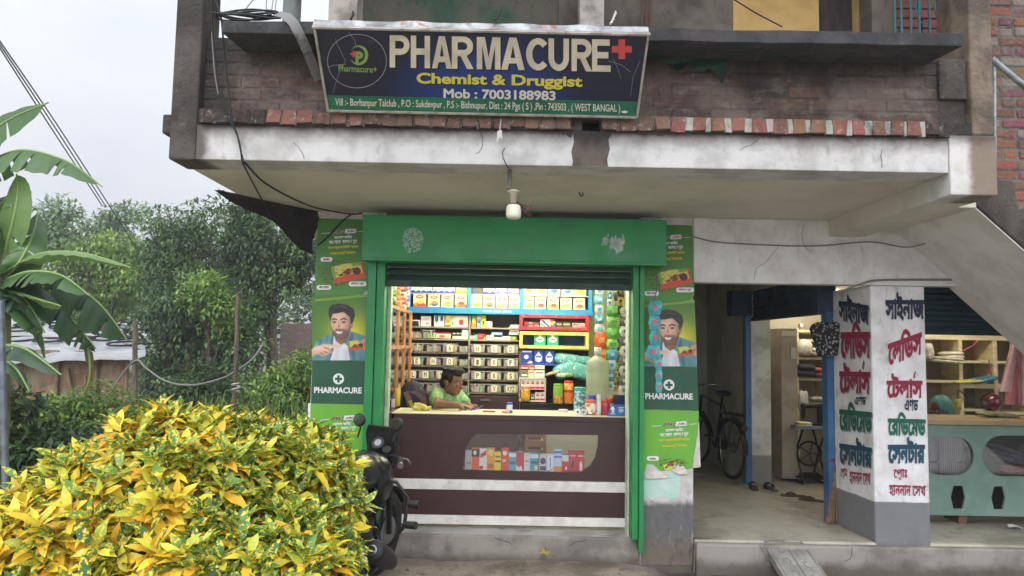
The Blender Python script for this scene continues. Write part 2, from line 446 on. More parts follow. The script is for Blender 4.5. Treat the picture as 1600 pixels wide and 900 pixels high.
# ================================================================ the shop building
B = thing('shop_building', 'weathered two storey concrete and brick building with green pharmacy front and white balcony', 'building')
def bp(name, mb, mat, bevel=.006, parent=None, **k): return mb.build(name, mat, parent or B, bevel=bevel, **k)
soot = S(40, 36, 34)
whitewash = M('whitewash', S(222, 220, 216), .85, c2=S(200, 196, 190), vs=4,
    stain=[(5, (1, 1, .22), .56, .75, S(128, 120, 110), .55), (22, (1, 1, 1), .60, .72, S(110, 102, 95), .5)], bump=(40, .35))
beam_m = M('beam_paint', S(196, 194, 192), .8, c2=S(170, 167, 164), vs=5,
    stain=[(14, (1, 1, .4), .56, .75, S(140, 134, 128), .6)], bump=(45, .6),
    zone=[('Z', 2.765, 2.885, S(78, 69, 62), .92, .09), ('Z', 2.845, 2.885, S(40, 36, 34), .9, .05), ('X', -1.73, -1.80, S(84, 76, 70), .95, .10)], stain2=[(7, (1, 1, .16), .60, .76, S(120, 110, 102), .5), (50, (1, 1, 1), .64, .72, S(120, 114, 108), .5)])  # dark top band mixes dirt with shade put into the colour
soffit_m = M('soffit_paint', S(206, 200, 184), .9, c2=S(190, 184, 168), vs=1.6, stain=[(3, (1, 1, 1), .62, .8, S(130, 124, 112), .4)], bump=(60, .15))
conc_m = M('sooty_concrete', S(84, 76, 70), .92, c2=S(52, 47, 44), vs=3.2, vr=(.35, .65),
    stain=[(7, (1, 1, .35), .55, .75, soot, .8), (16, (1, 1, 1), .6, .75, S(128, 118, 108), .6)], bump=(30, .9, .02))
ledge_m = M('ledge_concrete', S(60, 58, 58), .9, c2=S(42, 42, 43), vs=6, stain=[(20, (1, 1, 1), .58, .7, S(104, 100, 96), .6), (3, (1, 1, .5), .5, .7, S(44, 56, 50), .4)], bump=(45, .7))
colR_m = M('brown_concrete', S(122, 108, 92), .92, c2=S(82, 72, 63), vs=5, stain=[(6, (1, 1, .25), .52, .72, S(54, 49, 45), .8), (25, (1, 1, 1), .6, .72, S(150, 140, 126), .6)], bump=(32, .8, .02))
brick_m = M('brick_faces', (.4, .2, .14), .9, attr=True, stain=[(11, (1, 1, 1), .50, .72, S(150, 138, 126), .45), (30, (1, 1, 1), .58, .7, S(70, 50, 44), .5)], bump=(60, .8))
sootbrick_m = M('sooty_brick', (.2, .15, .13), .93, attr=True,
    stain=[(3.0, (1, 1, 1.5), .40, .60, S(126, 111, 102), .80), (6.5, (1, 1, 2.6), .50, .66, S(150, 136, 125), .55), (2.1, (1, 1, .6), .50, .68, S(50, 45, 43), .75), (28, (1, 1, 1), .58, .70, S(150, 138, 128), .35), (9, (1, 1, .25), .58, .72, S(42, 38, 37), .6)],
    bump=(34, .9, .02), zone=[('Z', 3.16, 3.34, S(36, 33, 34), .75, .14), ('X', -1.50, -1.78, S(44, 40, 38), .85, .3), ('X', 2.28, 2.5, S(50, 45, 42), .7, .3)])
mortar_m = M('mortar', S(120, 112, 104), .95, c2=S(84, 78, 72), vs=9, bump=(50, .8))
mortard_m = M('sooty_mortar', S(66, 59, 55), .95, c2=S(44, 40, 38), vs=7, bump=(50, .8))
plinth_m = M('step_concrete', S(150, 143, 134), .85, c2=S(118, 111, 103), vs=3, vr=(.4, .62),
    stain=[(6, (1, 1, 1), .56, .7, S(86, 79, 72), .55), (24, (1, 1, 1), .6, .7, S(170, 164, 155), .4)], bump=(34, .5), zone=[('Z', .10, .0, S(80, 70, 60), .8, .12)])
floor_m = M('corridor_screed', S(176, 170, 155), .5, c2=S(146, 140, 127), vs=2.2, vr=(.42, .6),
    stain=[(2.6, (.6, 1.6, 1), .60, .66, S(60, 56, 50), .7), (14, (1, 1, 1), .6, .7, S(90, 84, 75), .5)], bump=(30, .3))

mb = MB(); mb.box(-1.545, .004, -.1, 1.42, 4.4, .2); bp('front_step', mb, plinth_m, .012)
mb = MB(); mb.box(1.424, 0.0, -.1, 5.6, 4.4, .2); bp('corridor_floor', mb, floor_m, .015)
mb = MB(); mb.box(1.425, -.07, -.1, 5.6, -.002, .185); bp('step_kerb', mb, plinth_m, .015)
# pillars that carry the posters
lowpil_m = M('pillar_plaster', S(206, 202, 198), .85, c2=S(184, 178, 174), vs=6, bump=(40, .4),
    stain=[(18, (1, 1, .2), .58, .68, S(150, 142, 134), .5)], zone=[('Z', .50, .44, S(92, 90, 90), .95, .12), ('Z', .27, .10, S(110, 98, 84), .85, .2)], stain2=[(26, (1, 1, .16), .57, .64, S(176, 172, 168), .6), (9, (1, 1, .5), .52, .66, S(60, 56, 54), .5)])
mb = MB(); mb.box(-1.545, 0, .2, -1.0, .30, 2.68); bp('pillar', mb, lowpil_m)
mb = MB(); mb.box(1.0, 0, .0, 1.42, .30, 2.68); pr = bp('pillar', mb, lowpil_m)
mint_m = M('mint_paint', S(176, 206, 192), .8, c2=S(196, 212, 204), vs=7, bump=(40, .3), stain=[(20, (1, 1, .3), .6, .7, S(216, 214, 210), .7)])
mint = [(1.024, .54), (1.024, .90), (1.30, .90), (1.315, .80), (1.30, .72), (1.318, .62), (1.31, .52), (1.25, .50), (1.18, .53), (1.10, .49)]
mb = MB(); mb.prism([(x, -.002, z) for x, z in mint], (0, .0018, 0)); bp('paint_patch', mb, mint_m, 0, pr)
# shop shell
shopw_m = M('shop_wall', S(214, 220, 176), .8, c2=S(200, 205, 165), vs=4, bump=(40, .2))
mb = MB(); mb.box(-1.45, .302, .2, -1.27, 2.6, 2.68); bp('inner_wall', mb, shopw_m, 0)
mb = MB(); mb.box(1.22, .302, .2, 1.418, 4.4, 2.68); bp('inner_wall', mb, shopw_m, 0)
mb = MB(); mb.box(-1.268, 2.30, .2, 1.218, 2.45, 2.68); bp('inner_wall', mb, shopw_m, 0)
mb = MB(); mb.box(-1.268, .12, 2.50, 1.218, 2.298, 2.676); bp('shop_ceiling', mb, M('shop_ceiling', S(225, 222, 205), .8), 0)
mb = MB(); mb.box(-.998, .10, 2.30, .998, .20, 2.68); bp('shop_lintel', mb, whitewash, 0)
# balcony
mb = MB(); mb.box(-1.95, -1.35, 2.68, 2.75, 4.4, 2.86); bp('balcony_slab', mb, soffit_m, 0)
k = NT('stained_beam')
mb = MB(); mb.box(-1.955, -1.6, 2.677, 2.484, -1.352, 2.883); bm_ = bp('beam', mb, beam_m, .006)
st_m = M('drain_stain', S(92, 82, 74), .9, c2=S(66, 59, 54), vs=9, bump=(40, .5), zone=[('Z', 2.79, 2.86, S(42, 38, 36), .9, .08)])
stain = [(.335, 2.882), (.34, 2.82), (.325, 2.76), (.335, 2.70), (.33, 2.679), (.535, 2.679), (.53, 2.72), (.545, 2.78), (.535, 2.84), (.56, 2.882)]
mb = MB(); mb.prism([(x, -1.603, z) for x, z in stain], (0, .0025, 0)); bp('drain_stain', mb, st_m, 0, bm_)
# soot patches running down from the brick course
r_ = random.Random(5)
for i in range(30):
    x = r_.uniform(-1.6, 2.3); w = r_.uniform(.04, .20); h = r_.uniform(.008, .028)
    if .2 < x < .7: h = r_.uniform(.03, .09); w *= .5
    n = 12; top = [(x + w * (j / n - .5), 2.8825) for j in range(n + 1)]
    bot = [(x + w * (.5 - j / n), 2.8825 - h * math.sin(math.pi * min(max(j / n, .05), .95)) ** .6 * r_.uniform(.35, 1)) for j in range(n + 1)]
    mb = MB(); mb.prism([(a, -1.6018 - i * .00004, b) for a, b in top + bot], (0, .001, 0)); bp('soot_mark', mb, st_m, 0, bm_)
mb = MB(); mb.box(-1.975, -1.61, 2.672, -1.82, -1.36, 5.5); bp('column', mb, conc_m, .012)
mb = MB(); mb.box(-2.035, -1.58, 2.83, -1.977, -1.42, 2.945); bp('beam_stub', mb, conc_m, .012)
mb = MB(); mb.box(2.487, -1.606, 2.55, 2.757, -1.36, 2.90); bp('beam_drop', mb, M('beam_drop_paint', S(200, 197, 193), .85, c2=S(178, 174, 169), vs=6, bump=(40, .5),
    zone=[('X', 2.57, 2.63, S(120, 106, 90), .95, .10), ('Z', 2.80, 2.90, S(70, 62, 56), .8, .1)]), .008)
mb = MB(); mb.box(2.49, -1.357, 2.55, 2.75, 0, 2.682); bp('cross_beam', mb, soffit_m, .005)
mb = MB(); mb.box(2.625, -1.60, 2.902, 2.757, -1.42, 5.5); bp('column', mb, colR_m, .012)
mb = MB(); mb.box(2.46, -1.575, 3.12, 2.622, -1.45, 3.36); bp('column_ledge', mb, conc_m, .01)
# soldier course of broken bricks
course_m = M('course_brick', (.4, .2, .14), .92, attr=True, stain=[(12, (1, 1, 1), .48, .66, S(120, 104, 94), .55), (26, (1, 1, 1), .56, .66, S(186, 178, 168), .55), (5, (1, 1, .4), .5, .64, S(60, 52, 48), .6)], bump=(46, 1.0, .02))
mb = MB(); x = -1.80; r_ = random.Random(3)
def course_bit(mb, x, w, c, y, dz):
    a, b_ = r_.uniform(-.006, .006), r_.uniform(-.006, .006)
    mb.hexa([(x + a, y, 2.888 + dz), (x + w + b_, y + r_.uniform(-.004, .004), 2.888 + dz + r_.uniform(-.004, .004)), (x + w, -1.45, 2.888), (x, -1.45, 2.888),
             (x - a, y + .004, 2.968), (x + w - b_, y + .004, 2.968), (x + w, -1.45, 2.968), (x, -1.45, 2.968)], c)
while x < 2.42:
    w = r_.uniform(.068, .085); wm = r_.uniform(.018, .05) if x > .85 else r_.uniform(.008, .026)
    if x > .30 and x < .49: bp('brick_course', mb, course_m, .004); mb = MB(); x = .495
    if x < -1.42 or x > 2.26: c = S(58 + r_.randint(-8, 8), 50, 46); cm = S(50, 45, 42)
    elif x > .85: g = r_.uniform(.8, 1.15); c = S(150, 100 + r_.randint(-6, 10), 86, g); cm = S(186 + r_.randint(-20, 12), 178, 168)
    elif x < -.9: g = r_.uniform(.75, 1.15); c = S(140, 98, 84, g); cm = S(104, 90, 80)
    else: g = r_.uniform(.75, 1.2); c = S(122, 94, 80, g); cm = S(100, 88, 78)
    course_bit(mb, x, w, c, -1.628 + r_.uniform(-.004, .004), r_.uniform(-.007, .007)); course_bit(mb, x + w + .0005, wm, cm, -1.622 + r_.uniform(-.004, .003), r_.uniform(-.010, .006))
    x += w + wm + .001
bp('brick_course', mb, course_m, .004)
mb = MB(); mb.box(-1.818, -1.605, 2.884, .385, -1.36, 2.966); mb.box(.49, -1.605, 2.884, 2.62, -1.36, 2.966); bp('mortar_bed', mb, mortard_m, 0)
# parapet in sooty brick
mb = MB(); z = 2.972; row = 0
while z < 3.40:
    x = -1.815 + (row % 2) * -.11; 
    while x < 2.62:
        x0, x1 = max(x, -1.815), min(x + .215, 2.46)
        if x1 - x0 > .03:
            d = r_.uniform(-.004, .004); g = r_.uniform(.75, 1.25)
            base = r_.choice([S(96, 74, 66), S(84, 70, 64), S(104, 82, 72), S(78, 68, 62)])
            mb.box(x0, -1.5515 + d * .6, z, x1, -1.44, z + .066, tuple(q * g for q in base))
        x += .227
    z += .074; row += 1
bp('parapet', mb, sootbrick_m, .008)
mb = MB(); mb.box(-1.818, -1.546, 2.968, 2.47, -1.43, 3.345); mb.box(-1.818, -1.546, 3.346, -1.60, -1.43, 3.418); mb.box(2.47, -1.545, 2.97, 2.62, -1.43, 3.118); [mb.c.__setitem__(i, S(84, 74, 68)) for i in range(len(mb.c))]; bp('parapet_core', mb, sootbrick_m, 0)
mb = MB(); mb.box(.36, -1.47, 2.884, .52, -1.40, 2.967); bp('dark_gap_backing', mb, M('near_black', S(22, 20, 22), .7), 0)  # near-black backing added so the drain gap reads as shade
# chajja ledge
mb = MB(); N = 46; X = [-1.585 + i * (2.40 + 1.585) / N for i in range(N + 1)]
jig = lambda i, k: .006 * mnoise.noise(Vector((i * .37, k * 3.1, 1)))
ring = [[(-1.9 + jig(i, 0), 3.296 + jig(i, 1)), (-1.9 + jig(i, 2), 3.366 + jig(i, 3)), (-1.42, 3.40), (-1.42, 3.345)] for i in range(N + 1)]
vs = [(X[i], y, z) for i in range(N + 1) for (y, z) in ring[i]]
fs = [(i * 4 + k, i * 4 + (k + 1) % 4, i * 4 + 4 + (k + 1) % 4, i * 4 + 4 + k) for i in range(N) for k in range(4)] + [(3, 2, 1, 0), (N * 4, N * 4 + 1, N * 4 + 2, N * 4 + 3)]
mb.add(vs, fs); bp('ledge_slab', mb, ledge_m, .004)
# upper storey seen over the ledge
pale_m = M('pale_plaster', S(196, 188, 178), .9, c2=S(140, 132, 124), vs=6, bump=(40, .6), stain=[(12, (1, 1, .4), .56, .7, S(84, 76, 70), .7)])
green_m = M('old_green_plaster', S(58, 84, 68), .9, c2=S(96, 92, 80), vs=2.4, vr=(.42, .58), bump=(30, .5), stain=[(10, (2, 1, 1), .54, .7, S(48, 58, 50), .7)])
grey_m = M('bare_plaster', S(118, 108, 98), .92, c2=S(88, 80, 73), vs=3, bump=(30, .6), stain=[(8, (1, 1, .3), .56, .7, S(60, 54, 50), .6)])
yel_m = M('yellow_paint', S(208, 172, 106), .85, c2=S(190, 154, 92), vs=3, bump=(40, .2), stain=[(8, (1, 1, .5), .62, .75, S(140, 112, 70), .6)])
dark_m = M('dark_timber', S(66, 56, 56), .8, c2=S(48, 42, 42), vs=5, vv=(4, 1, .5), bump=(30, .4))
def xw(px, Y): return W(px, 20, Y).x
def wallseg(name, a, b, Y, mat, z0=2.862, z1=5.5, t=.15, par=None):
    mb = MB(); mb.box(xw(a, Y), Y, z0, xw(b, Y), Y + t, z1); return bp(name, mb, mat, .004, par)
wallseg('upper_wall', 560, 872, .10, green_m)
wallseg('upper_wall', 872.5, 1145, .10, grey_m)
wallseg('upper_wall', 1145.5, 1280, .10, yel_m)
wallseg('upper_door', 1280.5, 1338, .18, dark_m)
wallseg('upper_wall', 1338.5, 1500, .10, yel_m)
wallseg('upper_column', 513, 558, -.35, pale_m, t=.2)
wallseg('upper_column', 906, 944, -.12, pale_m, t=.2)
wallseg('upper_column', 1362, 1396, -.15, grey_m, t=.2)
wallseg('upper_column', 1488, 1512, -.6, colR_m, t=.2)
mb = MB()
for px in (1003, 1010, 1017): mb.cyl((xw(px, .05), .05, 2.9), (xw(px, .05), .05, 5.4), .008, n=6)
bp('bare_rod', mb, M('rusty_rod', S(110, 84, 70), .8), 0)
mb = MB(); mb.box(-1.95, -1.6, 5.5, 3.9, 4.4, 5.65); bp('roof_slab', mb, conc_m, 0)
mb = MB(); mb.cyl((xw(456, -.5), -.5, 2.87), (xw(456, -.5), -.5, 5.5), .065, n=16); bp('roof_prop', mb, M('grey_pipe', S(112, 118, 116), .5, c2=S(80, 82, 80), vs=5), 0)
# teal window grille
gm = M('teal_paint', S(40, 122, 130), .5, c2=S(60, 110, 112), vs=20)
mb = MB()
for px in (1398, 1408, 1423, 1436, 1452, 1468, 1484): mb.cyl((xw(px, -.25), -.25, 2.9), (xw(px, -.25), -.25, 5.2), .011, n=6)
for c0 in (1430, 1460):
    for j in range(3):
        p = [(xw(c0 + 8 * math.cos(a) + 3 * a, -.25), -.25, 4.28 + j * .35 + .10 * math.sin(a)) for a in np.linspace(0, 5, 14)]
        mb.tube(p, .007, 5)
bp('window_grille', mb, gm, 0)
mb = MB(); x0, x1 = xw(1398, .0), xw(1486, .0); z = 2.9
while z < 5.2:
    x = x0 - r_.uniform(0, .1)
    while x < x1:
        mb.box(max(x, x0), -.02, z, min(x + .215, x1), .09, z + .068, tuple(q * r_.uniform(.7, 1.2) for q in S(142, 78, 68)))
        x += .23
    z += .08
bp('brick_infill', mb, brick_m, .004)
mb = MB(); mb.tube([W(1135, -8, -.1), W(1180, 20, -.1), W(1222, 42, -.1)], .006, 5); bp('sagging_wire', mb, M('black_cable', S(26, 25, 26), .6), 0)

# lintel and stair flight on the right
mb = MB(); mb.prism([(1.424, 0, 2.68), (1.424, 0, 2.17), (3.59, 0, 2.175), (5.3, 0, .63), (5.3, 0, 2.68)], (0, .12, 0)); bp('lintel_wall', mb, whitewash, .006)
mb = MB(); mb.box(2.752, -1.0, 2.60, 3.02, .0, 2.70); bp('stair_landing', mb, soffit_m, .004)
soff_line = lambda X: 2.62 - .90 * (X - 3.0)
mb = MB(); mb.prism([(3.0, -1.0, soff_line(3.0) + .012), (5.4, -1.0, soff_line(5.4) + .012), (5.4, -1.0, soff_line(5.4) + .25), (3.42, -1.0, 2.50), (3.40, -1.0, 2.62), (3.30, -1.0, 2.60), (3.27, -1.0, 2.79), (2.99, -1.0, 2.80)], (0, 1.1, 0)); bp('stair_flight', mb, conc_m, .012)
mb = MB(); mb.prism([(3.0, -.985, soff_line(3.0)), (5.4, -.985, soff_line(5.4)), (5.4, -.985, soff_line(5.4) + .011), (3.0, -.985, soff_line(3.0) + .011)], (0, 1.1, 0)); bp('stair_soffit', mb, M('stair_whitewash', S(226, 222, 216), .88, c2=S(206, 200, 193), vs=3, bump=(50, .2)), 0)

# corner pillar with painted lettering
pilC_m = M('painted_pillar', S(228, 226, 226), .8, c2=S(208, 204, 202), vs=5, bump=(38, .4),
    stain=[(9, (1, 1, .5), .58, .72, S(168, 160, 152), .5), (30, (1, 1, 1), .64, .7, S(110, 100, 92), .5)],
    zone=[('Z', .515, .50, S(112, 112, 114), .95, .02), ('Z', .24, .10, S(92, 82, 72), .8, .15)], stain2=[(24, (1, 1, .16), .62, .68, S(150, 146, 142), .45), (6, (1, 1, .6), .56, .70, S(104, 98, 94), .4)])
mb = MB(); PC = [(2.81, -.002), (3.234, -.002), (3.234, .58), (2.765, .58)]
mb.prism([(x, y, .03) for x, y in PC], (0, 0, 2.14)); bp('corner_pillar', mb, pilC_m, .012)
# corridor
cor_m = M('corridor_wall', S(186, 182, 172), .9, c2=S(166, 162, 152), vs=2.5, bump=(40, .3), stain=[(5, (1, 1, .4), .6, .75, S(104, 98, 90), .5)])
mb = MB(); mb.box(1.42, 4.0, .2, 2.12, 4.15, 2.68); mb.box(2.12, 4.06, .2, 2.36, 4.15, 2.68); mb.box(2.36, 4.0, .2, 5.2, 4.15, 2.68); mb.box(2.12, 4.0, 2.05, 2.36, 4.06, 2.68); bp('corridor_back_wall', mb, cor_m, 0)
mb = MB(); mb.box(2.0, 3.985, .2, 2.37, 4.05, 2.0); bp('corridor_door', mb, M('near_black', S(22, 20, 22), .7), 0)
mb = MB(); mb.prism([(2.72, 3.997, .25), (2.72, 3.997, 1.62), (3.2, 3.997, 1.62), (3.2, 3.997, .25)], (0, .002, 0)); bp('paint_patch', mb, M('pale_patch', S(186, 184, 172), .85, c2=S(170, 168, 156), vs=3), 0)
mb = MB(); mb.box(1.42, .12, 2.672, 5.4, 4.2, 2.679); bp('corridor_ceiling', mb, cor_m, 0)
# wall between corridor and tailor: far pier and near jamb, shutter box over
pier_m = M('pier_paint', S(222, 220, 212), .85, c2=S(184, 181, 170), vs=4, bump=(40, .3), zone=[('Z', .52, .49, S(128, 126, 120), .9, .03)], stain=[(8, (1, 1, .5), .6, .72, S(150, 145, 135), .5)])
mb = MB(); mb.box(2.63, 2.36, .2, 2.86, 2.52, 2.3); bp('tailor_pier', mb, pier_m, .006)
mb = MB(); mb.box(2.60, 2.522, .2, 2.74, 4.0, 2.68); mb.box(2.66, .60, 2.30, 2.80, 2.52, 2.68); bp('tailor_side_wall', mb, cor_m, 0)
navy = M('navy_shutter', S(40, 56, 82), .55, c2=S(34, 46, 66), vs=5, bump=(20, .15), stain=[(10, (1, 1, 1), .62, .75, S(70, 76, 88), .4)])
bluej = M('blue_jamb', S(64, 112, 158), .5, c2=S(52, 94, 138), vs=4, stain=[(13, (1, 1, .6), .64, .7, S(180, 186, 190), .8)], bump=(30, .2))
mb = MB()
for i in range(7):
    a = i / 7
    mb.prism([(2.66 + .01 * (i % 2), .60, 2.0 + .043 * i), (2.66 + .01 * (i % 2), 2.36, 2.0 + .043 * i), (2.67, 2.36, 2.04 + .043 * i), (2.67, .60, 2.04 + .043 * i)], (.03, 0, 0))
mb.box(2.64, .60, 1.965, 2.70, 2.36, 2.0)
mb.box(2.42, 2.30, 2.02, 2.64, 2.5, 2.30); mb.box(2.692, .60, 1.99, 2.70, 2.36, 2.67); mb.box(2.63, .565, 1.99, 2.79, .70, 2.66)  # last two boxes added to block light leaking round the slats
bp('side_shutter', mb, navy, .003)
mb = MB(); mb.box(2.565, 2.30, .2, 2.628, 2.40, 2.05); bp('shutter_jamb', mb, bluej, .003)
mb = MB(); mb.box(2.715, .585, .2, 2.775, .70, 2.02); bp('shutter_jamb', mb, bluej, .003)
# tailor's room
tw_m = M('tailor_wall', S(176, 168, 150), .85, c2=S(158, 150, 132), vs=3)
mb = MB(); mb.box(2.86, 3.45, .2, 6.6, 3.55, 2.6); bp('tailor_back_wall', mb, tw_m, 0)
mb = MB(); mb.box(6.5, .5, .2, 6.6, 3.45, 2.6); bp('tailor_end_wall', mb, tw_m, 0)
mb = MB(); mb.box(2.80, .62, 2.34, 6.5, 3.449, 2.38); bp('tailor_ceiling', mb, M('cream_sheet', S(236, 226, 190), .7, c2=S(216, 204, 166), vs=5), 0)
teal = M('teal_shutter', S(24, 62, 74), .55, c2=S(20, 50, 60), vs=4, bump=(20, .2))
mb = MB()
for i in range(11):
    z = 1.845 + i * .047
    mb.prism([(3.27, .61 - .006, z), (3.27, .61 - .014, z + .022), (3.27, .61 - .006, z + .044), (3.27, .625, z + .044), (3.27, .625, z)], (2.9, 0, 0))
mb.box(3.27, .585, 1.81, 6.1, .63, 1.845); mb.box(3.236, .626, 1.82, 6.2, .634, 2.66)  # second box is a plate added to block light between the slats
bp('front_shutter', mb, teal, 0)

# the green roller shutter of the pharmacy
grn = M('green_paint', S(36, 138, 74), .42, c2=S(32, 124, 66), vs=3, bump=(9, .10, .02), stain=[(12, (1, 1, .35), .60, .74, S(30, 96, 56), .55), (30, (1, 1, .5), .66, .72, S(96, 130, 100), .45), (3, (1, 1, 1), .55, .75, S(48, 150, 86), .4)])
grnd = M('dark_green_slats', S(34, 62, 50), .55, c2=S(28, 52, 42), vs=6, bump=(25, .2))
mb = MB(); mb.box(-1.131, -.25, 2.275, 1.16, -.002, 2.615); hood = bp('shutter_hood', mb, grn, .006)
mb = MB(); mb.box(-1.133, -.262, 2.266, 1.162, -.236, 2.288); bp('hood_lip', mb, grn, .004, hood)
mb = MB(); mb.box(-1.133, -.2525, 2.30, -1.115, -.25, 2.612); bp('hood_seam', mb, grn, .001, hood)
# worn-off stickers
r_ = random.Random(9)
peel = M('peeled_paper', S(150, 168, 156), .9, c2=S(190, 196, 190), vs=30)
def blot(cx, cy, rx, ry, n=22, rough=.35):
    return [(cx + rx * math.cos(2 * math.pi * i / n) * (1 + rough * r_.uniform(-1, .6)), cy + ry * math.sin(2 * math.pi * i / n) * (1 + rough * r_.uniform(-1, .6))) for i in range(n)]
HM = lambda px, py: W(px, py, -.25)
k = NT('ghost_sticker'); f = k.rmp(k.noise(60, 4, .7), .45, .52); cur = k.mix(f, S(40, 132, 76), S(150, 176, 160)); k.l(cur, k.b.inputs['Base Color']); k.b.inputs['Roughness'].default_value = .7
flat('sticker_ghost', hood, HM, k.m, [blot(645, 375, 17, 21, 30, .12)])
flat('sticker_scrap', hood, HM, peel, [blot(946, 376, 5, 7), blot(956, 380, 4, 11), blot(967, 384, 8, 13), blot(973, 376, 3, 10), blot(962, 372, 2, 5), blot(941, 382, 2, 2), blot(950, 368, 2, 2)])
mb = MB()
for i in range(5):
    z = 2.15 + i * .05
    mb.prism([(-.995, .05, z), (-.995, .038, z + .024), (-.995, .05, z + .048), (-.995, .062, z + .048), (-.995, .062, z)], (1.95, 0, 0))
mb.box(-.995, .035, 2.098, .955, .07, 2.148)
cur_ = bp('shutter_curtain', mb, grnd, 0)
mb = MB(); mb.box(-.80, .028, 2.115, -.74, .036, 2.135); mb.box(.70, .028, 2.115, .76, .036, 2.135); bp('shutter_lock', mb, M('lock_metal', S(30, 44, 38), .4, .5), .002, cur_)
mb = MB(); mb.box(-1.122, -.055, .2, -1.058, .11, 2.276); mb.box(-1.055, -.035, .2, -.992, .11, 2.276); bp('shutter_rail', mb, grn, .004)
mb = MB(); mb.box(.938, -.075, .205, .985, .11, 2.276); mb.box(.987, -.10, .12, 1.022, .0, 2.276); bp('shutter_rail', mb, grn, .004)
palegrn = M('pale_green_edge', S(196, 216, 184), .7, c2=S(170, 184, 160), vs=8)
mb = MB(); mb.box(-.99, .112, .2, -.962, .20, 2.15); bp('opening_reveal', mb, palegrn, .003)
mb = MB(); mb.box(.925, .06, .2, .937, .22, 2.15); bp('opening_reveal', mb, palegrn, .003)

# neighbour's brick wall
NB = thing('brick_house', 'red brick house wall rising behind the stair at the right edge', 'house', (4.6, .2, 0))
mb = MB(); z = 2.3; row = 0; r_ = random.Random(21)
while z < 6.2:
    x = 2.95 - (row % 2) * .12
    while x < 6.2:
        w = .225 if r_.random() < .8 else .11
        t = r_.random(); c = S(142 + r_.randint(-26, 18), 88 + r_.randint(-12, 18), 80 + r_.randint(-8, 14))
        if t < .16: c = S(146, 132, 122)
        mb.box(x, .20 + r_.uniform(-.006, .006), z, x + w, .30, z + .072, c)
        x += w + .014
    z += .087; row += 1
mb.build('brick_face', M('old_brick', (.3, .15, .12), .92, attr=True, stain=[(5, (1, 1, 1), .50, .64, S(134, 118, 108), .65), (16, (1, 1, 1), .55, .66, S(150, 138, 128), .55), (30, (1, 1, 1), .6, .7, S(84, 62, 56), .5)], bump=(34, 1.0, .03)), NB, bevel=.012)
mb = MB(); mb.box(2.94, .206, 2.3, 6.3, .40, 6.2); mb.build('wall', mortar_m, NB)
HR = thing('stair_handrail', 'grey galvanised pipe handrail sloping down beside the brick wall', 'handrail', tuple(W(1555, 180, -1)))
galv = M('galvanised', S(150, 154, 156), .45, .6, c2=S(112, 116, 118), vs=14)
mb = MB(); mb.tube([W(1549, 92, -1.0), W(1600, 134, -1.0), W(1690, 208, -1)], .02, 10); mb.build('rail', galv, HR)
mb = MB(); mb.cyl(W(1554, 98, -.985), W(1554, 285, -.985), .012, n=8); mb.build('post', galv, HR)

q = random.Random(77)
def crack(par, p0, dirv, n, step, r, mat):
    p = Vector(p0); pts = [p]; d = Vector(dirv).normalized()
    for i in range(n): d = (d + Vector((q.uniform(-.5, .5), 0, q.uniform(-.5, .5)))).normalized(); p = p + d * step; pts.append(p)
    MB().tube(pts, r, 4).build('crack', mat, par)
ck = M('crack_dark', S(52, 46, 42), .9)
for (p0, d, n, st_, r) in (((-.2, -1.601, 2.87), (.3, 0, -1), 7, .022, .0018), ((1.4, -1.601, 2.86), (-.2, 0, -1), 6, .022, .0016), ((2.1, -1.601, 2.70), (.4, 0, 1), 5, .022, .0016), ((-1.2, -1.601, 2.69), (.2, 0, 1), 6, .02, .0016),
    ((-.1, .003, .19), (.3, 0, -1), 7, .022, .002), ((.6, .003, .19), (-.3, 0, -1), 7, .022, .002), ((1.9, -.071, .18), (.1, 0, -1), 6, .022, .002), ((2.6, -.071, .18), (-.2, 0, -1), 6, .022, .002), ((1.9, -.001, 2.2), (.2, 0, 1), 12, .03, .0016), ((2.3, -.001, 2.65), (-.2, 0, -1), 9, .03, .0014)): crack(B, p0, d, n, st_, r, ck)
# ================================================================ shop sign, leaning out from the parapet
def up(px, py): return W(px, py, 0)
SB0, SB1 = W(511, 172.5, -1.66), W(995, 183, -1.66)
ST0, ST1 = W(490, 41, -2.0), W(1014, 52, -2.0)
sn = (SB1 - SB0).cross(ST0 - SB0).normalized()
if sn.y > 0: sn = -sn
sp0 = (SB0 + ST1) / 2
SM = lambda px, py: WP(px, py, sp0, sn)
SIGN = thing('shop_sign', 'dark blue shop sign reading PHARMACURE, leaning out over the white balcony beam', 'sign', tuple((SB0 + SB1) / 2))
back = -sn * .05
k = NT('sign_vinyl'); tcn = k.co((1, 1, 1))
x = k.n('ShaderNodeTexGradient', gradient_type='SPHERICAL'); mpn = k.n('ShaderNodeMapping'); mpn.inputs['Location'].default_value = (-.02, 0, -.32); mpn.inputs['Scale'].default_value = (1.6, 1, 3.4)
k.l(k._tc.outputs['Object'], mpn.inputs[0]); k.l(mpn.outputs[0], x.inputs[0])
cur = k.mix(k.rmp(x.outputs[0], .0, .75), S(30, 31, 50), S(34, 56, 118))
cur = k.mix(k.rmp(k.noise(5, 6, .7, (1, 1, 3)), .6, .8, 0, .3), cur, S(92, 88, 96))
k.l(cur, k.b.inputs['Base Color']); k.b.inputs['Roughness'].default_value = .38; k.b.inputs['Specular IOR Level'].default_value = .4
k.bump(k.noise(3.5, 3, .5, (1, 1, .4)), .15, .02)
mb = MB(); mb.prism([SM(492, 46), SM(1012, 56), SM(994, 182), SM(512, 171.5)], back); mb.build('panel', k.m, SIGN)
flat('address_band', SIGN, SM, M('sign_green', S(26, 104, 74), .4, c2=S(24, 88, 66), vs=5), [[(511, 148.5), (998.5, 158.5), (994.5, 181), (513, 171)]], .0012, sn)
